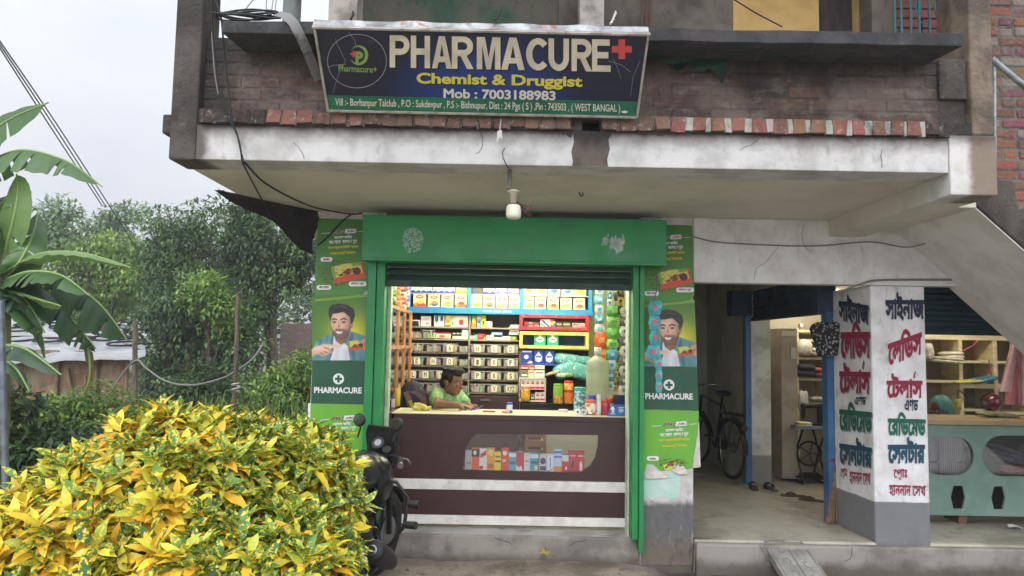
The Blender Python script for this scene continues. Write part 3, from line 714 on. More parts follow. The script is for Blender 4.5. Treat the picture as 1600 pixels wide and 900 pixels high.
frame_m = M('sign_frame', S(180, 176, 168), .4, .5, c2=S(146, 138, 128), vs=9, stain=[(16, (1, 1, 1), .60, .7, S(150, 92, 66), .6)])
def bar(pts, w=.018, d=.02):
    mb = MB(); a, b = pts; dr = (b - a).normalized(); sd = dr.cross(sn).normalized() * w / 2
    f = sn * d / 2
    mb.hexa([a - sd - f, b - sd - f, b + sd - f, a + sd - f, a - sd + f, b - sd + f, b + sd + f, a + sd + f]); return mb
bar((SM(488, 42), SM(1016, 53.5)), .014, .03).build('frame_bar', frame_m, SIGN, bevel=.003)
bar((SM(492, 45), SM(513, 173)), .013, .024).build('frame_bar', frame_m, SIGN, bevel=.003)
bar((SM(1012.5, 56), SM(995, 183)), .013, .024).build('frame_bar', frame_m, SIGN, bevel=.003)
bar((SM(513, 172.5), SM(995, 183)), .014, .02).build('frame_bar', frame_m, SIGN, bevel=.003)
# tin flashing rising behind the top edge
a, b = SM(488, 40), SM(1014, 51); lo = Vector((0, .0, 0)); hi = Vector((0, .03, .045))
mb = MB(); mb.surf([[a.lerp(b, t) + q + Vector((0, .008 * math.sin(t * 37), .003 * math.sin(t * 23 + 1))) * (q.z > 0) for t in np.linspace(0, 1, 30)] for q in (lo, hi)])
mb.surf([[a.lerp(b, t) + q + Vector((0, .004, 0)) for t in np.linspace(0, 1, 30)] for q in (lo, hi)])
mb.build('tin_flashing', M('tin', S(176, 178, 180), .4, .7, c2=S(128, 128, 130), vs=12, stain=[(5, (1, 1, 1), .58, .66, S(150, 100, 82), .9)]), SIGN)
cream = M('sign_cream', S(206, 196, 172), .5, c2=S(184, 174, 152), vs=7); blk = M('sign_shadow', S(14, 14, 24), .5)
yell = M('sign_yellow', S(200, 188, 76), .5); redm = M('sign_red', S(190, 68, 64), .5); cream2 = M('sign_pale', S(206, 200, 186), .5); limem = M('sign_lime', S(120, 150, 74), .5)
T = lambda body, box, mat, bold=.03, name='lettering', sl=.020, it=0, lift=.003, **kw: text(body, name, SIGN, SM, mat, box, bold, sl, it, lift, sn, **kw)
for i, ch in enumerate('PHARMACURE'):
    x0s = [609, 642, 675, 706, 745, 783, 822, 857, 893, 925]; x1s = [640, 672, 706, 740, 782, 820, 855, 889, 925, 954]
    a, b = x0s[i], x1s[i]; dy = .020 * (a - 609)
    T(ch, (a + 2, 56 + dy, b + 2, 107 + dy), blk, 0, 'letter_shadow', lift=.0022, block=True)
    T(ch, (a, 54.5 + dy, b, 105 + dy), cream, 0, 'letter', block=True)
cross = lambda cx, cy, r, w: [(cx - w, cy - r), (cx + w, cy - r), (cx + w, cy - w), (cx + r, cy - w), (cx + r, cy + w), (cx + w, cy + w), (cx + w, cy + r), (cx - w, cy + r), (cx - w, cy + w), (cx - r, cy + w), (cx - r, cy - w), (cx - w, cy - w)]
flat('red_cross', SIGN, SM, redm, [cross(971.5, 76.5, 15.5, 5.2)], .003, sn)
T('Chemist & Druggist', (652, 114, 911, 136), blk, .05, 'lettering', sl=.021, lift=.0022)
T('Chemist & Druggist', (651, 113, 910, 135), yell, .035, sl=.021)
T('Mob : 7003188983', (693, 138, 868, 153), cream2, .03, sl=.022)
T('Vill :- Borhanpur Talclub , P.O : Sukdevpur , P.S :- Bishnupur, Dist : 24 Pgs ( S ) ,Pin : 743503 , ( WEST BANGAL )', (524, 153, 969, 168), cream2, .012, sl=.0225)
flat('small_mark', SIGN, SM, cream2, [disc(976, 174.5, 5, 2)], .003, sn)
flat('logo_swoosh', SIGN, SM, limem, [disc(561, 86, 14.5, 15.5, 22, -150, 150) + disc(558.5, 85.5, 12, 12.5, 20, -150, 150)[::-1]], .003, sn)
T('P', (555.5, 80, 567.5, 98), limem, .06, 'logo_letter')
flat('logo_cross', SIGN, SM, redm, [cross(553, 84, 5, 1.7)], .0036, sn)
T('Pharmacure+', (529, 101, 589, 111), limem, .015, sl=.04)
mb = MB(); mb.tube([SM(*p) + sn * .004 for p in disc(558, 95, 46, 42, 40)], .0016, 5, True); mb.build('scratched_ring', M('scratch', S(150, 146, 150), .6), SIGN)
r_ = random.Random(4); mb = MB()
for (p, q) in (((524, 60), (540, 95)), ((540, 95), (520, 145)), ((512, 105), (540, 100)), ((545, 50), (556, 70)), ((950, 95), (985, 112)), ((958, 92), (970, 122)), ((985, 150), (1000, 95))):
    m = ((p[0] + q[0]) / 2 + r_.uniform(-5, 5), (p[1] + q[1]) / 2 + r_.uniform(-5, 5))
    mb.tube([SM(*p) + sn * .003, SM(*m) + sn * .003, SM(*q) + sn * .003], .0009, 4)
mb.build('scratch', M('scratch', S(150, 146, 150), .6), SIGN)

# ================================================================ posters on the two pillars
pg = NT('poster_print')                 # printed green ground of the poster, lighter at the foot
sp = pg.n('ShaderNodeSeparateXYZ'); pg.co(); pg.l(pg._tc.outputs['Object'], sp.inputs[0])
cur = pg.mix(pg.rmp(sp.outputs[2], 1.6, .2), S(62, 120, 40), S(104, 172, 52)); 
cur = pg.mix(pg.rmp(pg.noise(4, 4, .6), .45, .7, 0, .35), cur, S(84, 140, 44))
pg.l(cur, pg.b.inputs['Base Color']); pg.b.inputs['Roughness'].default_value = .45
yg = NT('portrait_ground'); sp = yg.n('ShaderNodeTexGradient', gradient_type='SPHERICAL'); mpn = yg.n('ShaderNodeMapping')
mpn.inputs['Location'].default_value = (-.28, 0, -2.55); mpn.inputs['Scale'].default_value = (3.2, 1, 3.4)
yg.co(); yg.l(yg._tc.outputs['Object'], mpn.inputs[0]); yg.l(mpn.outputs[0], sp.inputs[0])
cur = yg.mix(yg.rmp(sp.outputs[0], 0, .6), S(86, 132, 40), S(222, 200, 44)); yg.l(cur, yg.b.inputs['Base Color']); yg.b.inputs['Roughness'].default_value = .45
prt = lambda n, c, rough=.5: M('print_' + n, c, rough)
white_p, maroon = prt('white', S(226, 226, 222)), prt('maroon', S(112, 22, 40)); gold_p = prt('gold', S(214, 196, 40))
dkg = M('print_dark_green', S(26, 84, 54), .45, c2=S(24, 74, 50), vs=5); spice = M('print_spice', S(92, 62, 46), .6, c2=S(60, 66, 34), vs=40, vr=(.4, .6))
skin_p, skin2_p, hair_p = M('print_skin', S(206, 158, 130), .5, c2=S(190, 140, 112), vs=14), prt('shade_skin', S(168, 112, 88)), prt('hair', S(34, 28, 30)); beard_p = prt('stubble', S(92, 66, 58))
shirt_p, shirt2_p, tee_p = M('print_shirt', S(92, 142, 148), .5, c2=S(76, 122, 132), vs=16), prt('shirt_fold', S(66, 108, 118)), prt('tee', S(222, 222, 224))
pk_y, pk_r, pk_g = prt('pack_yellow', S(206, 196, 90)), prt('pack_red', S(204, 74, 48)), prt('pack_green', S(120, 160, 60)); choc = prt('choc', S(84, 48, 40))

def _portrait():
    """colours of the printed portrait on a fine grid (a flat photograph on the sheet)"""
    nx, ny = 104, 124; xs = np.linspace(487.6, 573.9, nx); ys = np.linspace(461, 563, ny); X, Y = np.meshgrid(xs, ys); g = np.random.default_rng(3)
    def sdist(poly):
        p = np.array(poly, float); d = np.full(X.shape, 1e9); ins = np.zeros(X.shape, bool); a = p[-1]
        for b in p:
            e = b - a; wx, wy = X - a[0], Y - a[1]; t = np.clip((wx * e[0] + wy * e[1]) / (e @ e + 1e-9), 0, 1); d = np.minimum(d, np.hypot(wx - t * e[0], wy - t * e[1]))
            c_ = (a[1] > Y) != (b[1] > Y); ins ^= c_ & (X < (b[0] - a[0]) * (Y - a[1]) / (b[1] - a[1] + 1e-12) + a[0]); a = b
        return np.where(ins, d, -d)
    sm = lambda v, f: np.clip(v / (2 * f) + .5, 0, 1) ** 2 * (3 - 2 * np.clip(v / (2 * f) + .5, 0, 1))
    def nz(sx, sy):
        r_ = g.random((int(ny / sy) + 3, int(nx / sx) + 3)); yi = np.arange(ny) / sy; xi = np.arange(nx) / sx; y0 = yi.astype(int); x0 = xi.astype(int); fy = (yi - y0)[:, None]; fx = (xi - x0)[None]
        return (r_[np.ix_(y0, x0)] * (1 - fx) + r_[np.ix_(y0, x0 + 1)] * fx) * (1 - fy) + (r_[np.ix_(y0 + 1, x0)] * (1 - fx) + r_[np.ix_(y0 + 1, x0 + 1)] * fx) * fy
    gl = np.exp(-(((X - 545) / 34) ** 2 + ((Y - 522) / 32) ** 2)); img = np.array([72, 118, 36.])[None, None] * (1 - gl[..., None]) + np.array([226, 204, 40.]) * gl[..., None]
    def put(poly, col, f=.7, shade=None, amt=1.0):
        nonlocal img
        a_ = (sm(sdist(poly), f) * amt)[..., None]; c_ = np.array(col, float)[None, None] * (1 if shade is None else shade[..., None]); img = img * (1 - a_) + c_ * a_
    put([(487, 549), (493, 533), (504, 526), (519, 520.5), (526, 518), (548, 517), (560, 521), (574, 526), (574, 563), (487, 563)], (94, 142, 148), .8, .82 + .36 * nz(7, 14) * (1.1 - .25 * (Y > 548)))
    for p_ in ([(519, 521), (523, 519), (520, 535), (523, 548), (517, 562), (513, 562), (518, 545), (516, 532)], [(549, 518), (552, 523), (551, 536), (556, 563), (551, 563), (546, 540), (545, 528)], [(500, 530), (503, 528), (499, 545), (496, 548)]): put(p_, (58, 98, 108), 1.4, None, .8)
    put([(521, 524), (530, 537), (538, 536), (543, 540), (547, 563), (515, 563), (521, 546), (520, 535)], (222, 224, 228), .8, .88 + .16 * nz(9, 12))
    put([(521, 515), (547, 514), (542, 532), (533, 538.5), (524, 532)], (150, 98, 76), 1.0, 1.05 - .02 * np.abs(X - 531))
    face = [(517, 492), (519, 486), (532, 484), (546, 492), (548, 502), (551, 501), (551.5, 507), (549, 512), (546, 514), (542, 524), (533, 529), (526, 527), (519.5, 518), (516.8, 506)]
    put(face, (226, 180, 152), .8, np.clip(1.08 - .0011 * (X - 528) ** 2 - .0004 * (Y - 500) ** 2, .62, 1.1) * (.96 + .08 * nz(3, 3)))
    put([(523, 505), (527, 507), (525, 512), (520, 511)], (222, 150, 126), 2, None, .5); put([(534, 507), (541, 506), (542, 511), (536, 512)], (214, 146, 122), 2, None, .5)
    put([(516.6, 509), (519.5, 515), (522.5, 517), (525, 513), (532, 513.4), (538, 513.6), (543, 516.5), (547, 509), (546.5, 516), (541.5, 526), (533, 531), (526, 528.5), (519, 520)], (74, 52, 46), 1.5, .9 + .5 * nz(2, 2), .62)
    put([(522.5, 516.2), (532, 517.6), (537, 516), (534, 522), (527, 522.4)], (150, 78, 74), .7); put([(523.5, 516.8), (532, 518), (535.8, 516.8), (533, 520.8), (527, 521)], (240, 236, 232), .5)
    put([(528.6, 499), (527, 509), (528.6, 511.6), (532.4, 511), (531.5, 505), (530.4, 500)], (176, 124, 98), .9, None, .7); put([(529.4, 500), (529, 508), (530.6, 508.5), (530.8, 500)], (230, 184, 156), .6, None, .8)
    for p_ in ([(518, 499), (521, 496.6), (526.5, 498.3), (526.3, 500), (521.5, 498.8), (518, 500.6)], [(531.5, 499), (536, 496), (541.5, 498), (541.8, 500), (536, 498.2), (531.6, 500.8)]): put(p_, (40, 28, 28), .6)
    for cx in (522.2, 536.6): put(disc(cx, 502.9, 3.4, 1.5, 14), (70, 44, 40), .7); put(disc(cx + .2, 503, 2.3, .9, 12), (214, 206, 200), .4, None, .7); put(disc(cx + .3, 502.9, 1.1, 1.1, 10), (24, 16, 16), .4)
    put(disc(549.3, 506.5, 1.6, 4.2, 14), (176, 118, 96), .7)
    put([(516, 501), (513.2, 490), (513.5, 481), (519, 476), (530, 474), (543, 476), (552.5, 482.5), (554.5, 492), (551.5, 502), (547.8, 506), (547, 496), (543, 492), (537, 487), (528, 488.8), (519.4, 490), (517.4, 496)], (36, 29, 31), .9, .65 + .9 * nz(2.2, 7))
    put([(522, 478), (533, 476.5), (545, 480), (541, 482), (531, 479.5), (523, 481)], (88, 78, 80), 1.6, .6 + .8 * nz(2, 4), .5)
    hand = [(487, 545), (494, 540.5), (507, 537), (517, 537.6), (527, 538.6), (534, 540), (533, 541.8), (520, 543.4), (515, 544.4), (519.5, 549), (518, 552.6), (514, 550), (511.5, 555), (507, 556.5), (502, 555.8), (497, 553.4), (492, 554.5), (487, 558)]
    put(hand, (226, 178, 150), .7, np.clip(1.1 - .02 * np.abs(Y - 543), .72, 1.1))
    for p_ in ([(506, 541.4), (514.5, 544), (513.5, 545.6), (505.6, 543)], [(506, 548), (512, 550), (511, 551.6), (506, 549.6)], [(500, 549.6), (505.4, 552.6), (504.4, 554), (499.6, 551)], [(514, 545.6), (519, 549.4), (518.4, 550.6), (513.6, 547)]): put(p_, (140, 92, 74), .7, None, .85)
    img = np.clip(img + g.normal(0, 3.5, img.shape), 0, 255) / 255; img = np.where(img <= .04045, img / 12.92, ((img + .055) / 1.055) ** 2.4)
    return xs, ys, img
_PR = _portrait()
def portrait_mesh(P):
    xs, ys, img = _PR; mb = MB(); n = len(xs); vs = [P(x, y) + Vector((0, -.0025, 0)) for y in ys for x in xs]
    mb.v = [tuple(v) for v in vs]
    for j in range(len(ys) - 1):
        for i in range(n - 1): mb.f.append((j * n + i, j * n + i + 1, (j + 1) * n + i + 1, (j + 1) * n + i)); mb.s.append(False); mb.c.append(tuple(float(v) for v in img[j, i]))
    return mb
def make_poster(dx, label, torn):
    MX = Vector((dx, 0, 0))
    P = lambda px, py: W(px, py, -.006) + MX
    root = thing('advert_poster', label, 'poster', tuple(P(527, 690)), 0, 'pharmacy posters on the pillars')
    # sheets: top, portrait, name band, foot
    mb = MB()
    def sheet(pts, t=.003): mb2 = MB(); mb2.prism([P(a, b) for a, b in pts], (0, t, 0)); return mb2
    sheet([(496.5, 341), (574, 343), (574, 452), (566, 460), (491.5, 468)]).build('top_sheet', pg.m, root)
    sheet([(491.4, 468.5), (574, 460.3), (574, 563.5), (488, 560.5)]).build('portrait_sheet', yg.m, root)
    sheet([(488, 561), (574, 564), (574, 632), (485.8, 630)]).build('name_band', dkg, root)
    if torn:
        foot = [(485.8, 630.5), (574, 632.5), (574, 650), (571.5, 668), (566, 690), (563.5, 708), (560, 722), (550, 723), (536, 714), (528, 724), (512, 727), (500, 716), (490, 716), (485.5, 728)]
        sheet(foot).build('foot_sheet', pg.m, root)
        # lifted torn edge showing white paper
        curl = M('torn_paper', S(196, 184, 176), .85, c2=S(214, 206, 200), vs=14)
        m2 = MB(); q = P(0, 0)
        m2.add([P(486, 738) + Vector((0, -.012, 0)), P(487, 727), P(492, 719.5), P(500, 718.5), P(512, 727), P(522, 733) + Vector((0, -.018, 0)), P(520, 737) + Vector((0, -.014, 0))], [(0, 1, 2, 3, 4, 5, 6)])
        m2.build('torn_edge', curl, root)
        m2 = MB(); m2.add([P(535, 716), P(545, 717), P(551, 724) + Vector((0, -.015, 0)), P(552, 730) + Vector((0, -.02, 0)), P(540, 731) + Vector((0, -.02, 0)), P(528, 726)], [(0, 1, 2, 3, 4, 5)])
        m2.add([P(574, 640), P(574, 720), P(562, 722), P(564, 704), P(568, 684), P(572, 662)], [(0, 1, 2, 3, 4, 5)])
        m2.build('torn_edge', curl, root)
    else:
        sheet([(485.8, 630.5), (574, 632.5), (574, 748), (483, 746)]).build('foot_sheet', pg.m, root)
        m2 = MB(); m2.prism([P(481.5, 630), P(485.4, 630), P(483, 700), P(480, 700)], (0, .01, 0)); m2.build('edge_strip', white_p, root)
    F = lambda n, m, polys, lift=.002, cols=None, st=.0003: flat(n, root, P, m, polys, lift, (0, -1, 0), st, cols)
    X = lambda body, box, m, bold=.03, sl=-.03, n='lettering', it=0, lift=.0045: text(body, n, root, P, m, box, bold, sl, it, lift)
    # claim lines (shared by head and foot)
    def claim(x, y, sl=-.045):
        F('rule', white_p, [[(x - 30, y + 2.5), (x - 15, y + 1.5), (x - 15, y + 2.3), (x - 30, y + 3.3)], [(x + 28, y - .4), (x + 40, y - 1.2), (x + 40, y - .4), (x + 28, y + .4)]])
        X('ENO', (x - 13, y - 2.2, x + 4.5, y + 3.2), white_p, .10, sl, it=1, lift=.003); X('ENO', (x - 13, y - 2, x + 4.5, y + 3), maroon, .05, sl, it=1)
        F('pill', white_p, [rrect(x + 6, y - 4, x + 25.5, y + 3, 3.4, slope=sl)]); X('3 IN 1', (x + 9.5, y - 2.3, x + 22, y + 1.2), maroon, .05, sl, it=1, lift=.006)
        X('আসল জিরে,', (x - 9.5, y + 6, x + 19, y + 12), white_p, .03, sl)
        X('জোয়ান, কালো নুন,', (x - 18, y + 14, x + 27, y + 21), white_p, .03, sl)
        X('পান অ্যাসিডিটি থেকে', (x - 20, y + 22.5, x + 29, y + 28.5), gold_p, .03, sl)
        X('তাড়াতাড়ি আরাম!', (x - 16, y + 31, x + 25, y + 37), gold_p, .03, sl)
    def pack(cx, cy, s, rot, cut=False, n='pack_picture'):
        c_, s_ = math.cos(R(rot)), math.sin(R(rot)); tr = lambda pts: [(cx + s * (a * c_ - b * s_), cy + s * (a * s_ + b * c_)) for a, b in pts]
        F(n, pk_y, [tr([(-25, -14), (-5, -15.5), (25, -14), (26, 8), (0, 9), (-24, 8)])], .0034)
        F(n, pk_g, [tr([(-25, -14), (-20, -14.3), (-19, 8), (-24, 8)]), tr([(7, -15), (25, -14), (25, -9), (9, -9)])], .0038)
        F(n, pk_r, [tr([(-24, 5), (-4, 2), (26, 3), (26, 11), (-24, 13)]), tr([(22, -14), (25, -14), (26, 11), (23, 11)])], .0044)
        F(n, choc, [tr(disc(14, -1, 6.4, 6, 16))], .0052)
        pp = [tr([(-14, -10)])[0], tr([(6, 1)])[0]]
        text('ENO', 'lettering', root, P, maroon, (pp[0][0], pp[0][1] + (3 if rot < 0 else 0), pp[0][0] + 19 * s, pp[0][1] + 9.5 * s + (3 if rot < 0 else 0)), .06, math.tan(R(rot)), 1.5 * s, .0065)
    rr = random.Random(31)
    def spill(cx, cy, rx, ry, n):
        ps = []
        for i in range(n):
            a = rr.uniform(0, 6.283); q = rr.random() ** .7; s_ = rr.uniform(.5, 1.5)
            ps.append(disc(cx + rx * q * math.cos(a), cy + ry * q * math.sin(a), s_ * 1.2, s_ * .6, 5))
        F('spice_picture', spice, ps, .0022, st=.000006)
    claim(532, 362)
    spill(526, 425, 29, 23, 260)
    pack(544, 427, 1.0, -10)
    for (x0, y0, x1, y1, b) in ((501, 402, 520, 409, 'জিরে'), (495, 445.5, 518, 453, 'জোয়ান'), (545, 440, 573, 447.5, 'কালো নুন')):
        F('name_pill', white_p, [rrect(x0, y0, x1, y1, 3.6)], .007); X(b, (x0 + 4, y0 + 1.6, x1 - 4, y1 - 1.8), maroon, .03, 0, lift=.009)
    F('rule', pk_g, [[(492, 467.5), (574, 459.6), (574, 463.5), (492, 471.5)]], .0035)
    # printed portrait of a smiling man pointing at a pack
    portrait_mesh(P).build('portrait_print', M('photo_print', (.5, .5, .5), .42, attr=True), root)
    pack(557, 540, .52, -3)
    F('portrait_thumb', skin_p, [[(573.5, 528), (566, 531), (564, 536), (568, 537), (572, 534), (570, 541), (567, 544), (571, 547.5), (573.5, 548)]], .0075)
    # name band
    F('cross_disc', white_p, [disc(529, 592, 8.6, 8.6, 28)], .002)
    F('cross_mark', dkg, [cross(529, 592, 5.6, 1.9)], .0026)
    X('PHARMACURE', (491, 604.5, 565.5, 614), white_p, .035, .012)
    claim(530, 653.5)
    if torn:
        spill(532, 714, 22, 9, 90)
        F('pack_picture', pk_y, [[(515, 717), (536, 711), (536, 714), (528, 724), (518, 726)]], .004)
        text('ENO', 'lettering', root, P, maroon, (517, 714, 532, 722.5), .05, -.3, 1, .006)
        F('name_pill', white_p, [rrect(490, 703, 509, 710, 3.4)], .004); X('জিরে', (494, 705, 505, 708.4), maroon, .03, 0, lift=.006)
    return root
make_poster(0, 'green digestive salt poster with smiling man on the left pillar, its full sheet intact', False)
make_poster(2.561, 'green digestive salt poster with smiling man on the right pillar, torn at its foot', True)

# ================================================================ painted lettering on the corner pillar
ink, red_i, grn_i = M('paint_navy', S(30, 36, 62), .7), M('paint_crimson', S(140, 28, 58), .7), M('paint_green', S(14, 92, 70), .7)
ghost = M('paint_shadow', S(150, 146, 150), .8); teal_i = M('paint_teal', S(18, 66, 84), .7)
ln = Vector((2.765 - 2.81, .582, 0)); lnr = Vector((-.582, -.045, 0)).normalized()
ML = lambda px, py: WP(px, py, Vector((2.81, -.002, 1)), lnr)
MR = lambda px, py: W(px, py, -.004)
pilC = [o for o in B.children if o.name.startswith('corner_pillar')][0]
reph = [(.0, 0)]
def L(body, box, mat, left, bold=.045, sl=0, extra=(), arc=0, sh=True):
    mf, nr = (ML, lnr) if left else (MR, Vector((0, -1, 0)))
    if left and sh: text(body, 'letter_shadow', pilC, mf, ghost, (box[0] + 1.2, box[1] + 2, box[2] + 1.2, box[3] + 2), bold + .01, sl, 0, .003, nr, extra, arc)
    text(body, 'lettering', pilC, mf, mat, box, bold, sl, 0, .005, nr, extra, arc)
RE = lambda x: [[(x, .78), (x + .09, .74), (x + .20, 1.02), (x + .12, 1.04)]]       # slanted stroke over a letter
RO = lambda x: [[(x, -.02), (x + .35, -.22), (x + .42, -.16), (x + .1, .04)]]      # stroke under a letter
L('সাইনাজ', (1311, 458, 1358, 503), ink, True, sl=.16); L('সাইনাজ', (1383, 457, 1444, 502), ink, False)
L('েলিডস', (1314, 503, 1360, 560), red_i, True, sl=-.02); L('েলিডস', (1387, 524, 1440, 572), red_i, False, sl=-.36)
L('েটলাস', (1312, 562, 1360, 614), red_i, True, sl=.02, extra=RE(1.95)); L('েটলাস', (1385, 580, 1441, 622), red_i, False, extra=RE(1.95))
L('এণড', (1336, 619, 1354, 633), ink, True, .03, sh=False); L('এণড', (1413, 623, 1434, 642), ink, False, .03)
L('েরিডেমড', (1312, 626, 1363, 672), grn_i, True, sl=.10); L('েরিডেমড', (1387, 643, 1446, 680), grn_i, False, sl=.03)
L('েসনটার', (1312, 680, 1363, 724), teal_i, True, .055, sl=.14); L('েসনটার', (1387, 683, 1445, 724), teal_i, False, .05)
L('োপাঃ-', (1314, 731, 1326, 748), red_i, True, .02, extra=RO(.5), sh=False) if False else L('েপাঃ-', (1314, 731, 1326, 748), red_i, True, .02, extra=RO(.55), sh=False)
L('হাননান েসখ', (1328, 735, 1361, 757), red_i, True, .02, sl=.1, sh=False)
L('েপাঃ', (1396, 732, 1417, 750), red_i, False, .02, extra=RO(.55)); L('হাননান েসখ', (1389, 756, 1446, 775), red_i, False, .02, sl=.03)
# ================================================================ inside the pharmacy
ORD = ['first', 'second', 'third', 'fourth', 'fifth', 'sixth', 'seventh', 'eighth', 'ninth', 'tenth', 'eleventh', 'twelfth', 'thirteenth', 'fourteenth', 'fifteenth', 'sixteenth', 'seventeenth']
tube_m = M('lit_tube', (1, 1, 1), .5, emit=((1.0, .95, .76), 80.0))
def tube_light(label, x, y, z, ln):
    t = thing('tube_light', label, 'tube light', (x, y, z), 0, 'lit tube lights on the shop ceiling')
    mb = MB(); mb.box(x - ln / 2, y - .03, z + .022, x + ln / 2, y + .03, z + .055); mb.build('housing', M('white_housing', S(220, 220, 215), .5), t)
    mb = MB(); mb.cyl((x - ln / 2 + .03, y, z), (x + ln / 2 - .03, y, z), .018, n=10); mb.build('lamp', tube_m, t)
    return t
tube_light('white fluorescent tube on the pharmacy ceiling just behind the shutter', 0, .62, 2.44, 1.6)
tube_light('white fluorescent tube on the pharmacy ceiling before the medicine shelves', 0, 1.30, 2.44, 1.5)

YB = 1.85                               # front plane of the shelves
px2 = lambda x, y, Y=YB: W(x, y, Y)
SH = thing('medicine_shelf', 'tall grey-brown shelf unit full of trays and cartons behind the seated shopkeeper', 'shelf', (-.1, 2.05, .2))
shelf_m = M('shelf_laminate', S(154, 144, 130), .55, c2=S(140, 130, 116), vs=5)
brown_m = M('dark_brown_laminate', S(66, 40, 40), .35, c2=S(58, 35, 36), vs=3, stain=[(4, (1, 1, .4), .58, .80, S(84, 60, 58), .3)])
def slab(x0, y0, x1, y1, Y0, Y1, mat, name, par, bevel=.002):
    a, b = W(x0, y0, Y0), W(x1, y1, Y0); mb = MB(); mb.box(a.x, Y0, b.z, b.x, Y1, a.z); return mb.build(name, mat, par, bevel=bevel)
zl = lambda y, x=725: W(x, y, YB).z
XL, XM, XR, XE = W(637, 550, YB).x, W(733, 550, YB).x, W(813, 550, YB).x, W(925, 550, YB).x
mb = MB(); mb.box(XL, 2.26, .2, XR, 2.29, 2.45); mb.build('back_panel', shelf_m, SH)
for X_ in (XL, XM, XR): mb = MB(); mb.box(X_ - .009, YB, .95, X_ + .009, 2.258, 2.45); mb.build('upright', shelf_m, SH, bevel=.002)
BZ = [zl(y) for y in (511, 530, 551, 572, 593, 613)]
for z in BZ: mb = MB(); mb.box(XL, YB + .004, z - .016, XR, 2.257, z); mb.build('board', shelf_m, SH, bevel=.002)
mb = MB(); mb.box(XL, YB - .01, .2, XR, 2.25, BZ[-1] - .03); dr = mb.build('drawer_base', brown_m, SH, bevel=.004)
mb = MB(); mb.box(W(764, 0, YB).x, YB - .022, zl(625), W(778, 0, YB).x, YB - .012, zl(623)); mb.build('handle', M('chrome', S(190, 190, 190), .2, .9), dr)

def prints(root, name, x0, z0, x1, z1, y, items):
    """flat print on a carton face: items = (colour, polygon in 0..1 of the face)"""
    for i, (c, poly) in enumerate(items):
        mb = MB(); vs = [Vector((x0 + (x1 - x0) * u, y - .0008 - i * .0003, z0 + (z1 - z0) * v)) for u, v in poly]
        tr = tessellate_polygon([vs]); mb.add(vs, [tuple(t) for t in tr]); mb.build(name, M('print_%02x%02x%02x' % c, S(*c), .5), root)
el = lambda cx, cy, rx, ry, n=14: disc(cx, cy, rx, ry, n)
rc = lambda a, b, c, d: [(a, b), (c, b), (c, d), (a, d)]
def carton(name, label, cat, rect, Y, depth, col, items=(), group=None, lean=0.0):
    a, b = W(rect[0], rect[1], Y), W(rect[2], rect[3], Y)
    z0 = b.z if rect[3] is not None else None
    t = thing(name, label, cat, ((a.x + b.x) / 2, Y + depth / 2, b.z), 0, group)
    mb = MB(); mb.box(a.x, Y, b.z, b.x, Y + depth, a.z); mb.build('box', M('card_%02x%02x%02x' % col, S(*col), .5), t, bevel=.0015)
    prints(t, 'print', a.x, b.z, b.x, a.z, Y, items); return t
def onz(rect, z, Y):                    # slide a picture rectangle so it stands on height z
    zb = W((rect[0] + rect[2]) / 2, rect[3], Y).z; k = (zb - z) * FPX / (Y - CAM.y); return (rect[0], rect[1] + k, rect[2], rect[3] + k)

# --- blue header cabinet with cereal cartons
BC = thing('blue_cabinet', 'bright blue framed display cabinet holding two rows of cereal cartons', 'cabinet', (-.1, 2.0, zl(490)))
blue_m = M('blue_laminate', S(44, 140, 200), .35, c2=S(38, 126, 186), vs=6)
ZB0, ZB1, ZU = zl(490.5), zl(481), zl(459.5)
mb = MB(); mb.box(XL, YB - .06, ZB0, XE, YB + .24, ZB1); mb.build('bottom_rail', blue_m, BC, bevel=.003)
for xx in (639.5, 733.5, 815, 921.5): mb = MB(); q = W(xx, 470, YB).x; mb.box(q - .018, YB - .058, ZB1 + .001, q + .018, YB + .24, 2.46); mb.build('upright', blue_m, BC, bevel=.003)
mb = MB(); mb.box(XL + .02, YB - .04, ZU - .012, XE - .02, YB + .235, ZU); mb.build('shelf', M('shelf_white', S(176, 180, 176), .5), BC, bevel=.002)
mb = MB(); mb.box(XL + .02, YB + .242, ZB1, XE - .02, YB + .26, 2.46); mb.build('back_panel', shelf_m, BC)
prints(BC, 'rail_lettering', W(755, 480, YB).x, ZB0, W(800, 480, YB).x, ZB1, YB - .06, [((190, 214, 232), rc(0, .35, .3, .6)), ((190, 214, 232), rc(.35, .35, .62, .6)), ((190, 214, 232), rc(.68, .35, 1, .6))])
cream_c, red_c = (240, 226, 176), (206, 40, 44)
def cereal(bowl, accent, base=cream_c, logo=red_c, foot=None):
    it = [(logo, el(.5, .76, .30, .13))]
    if foot: it.append((foot, rc(0, 0, 1, .22)))
    return it + [(bowl, disc(.55, .30, .33, .24, 12, 180, 360)), (accent, el(.55, .34, .28, .13)), ((250, 240, 210), el(.5, .77, .2, .04)), ((230, 180, 60), el(.2, .2, .10, .13))]
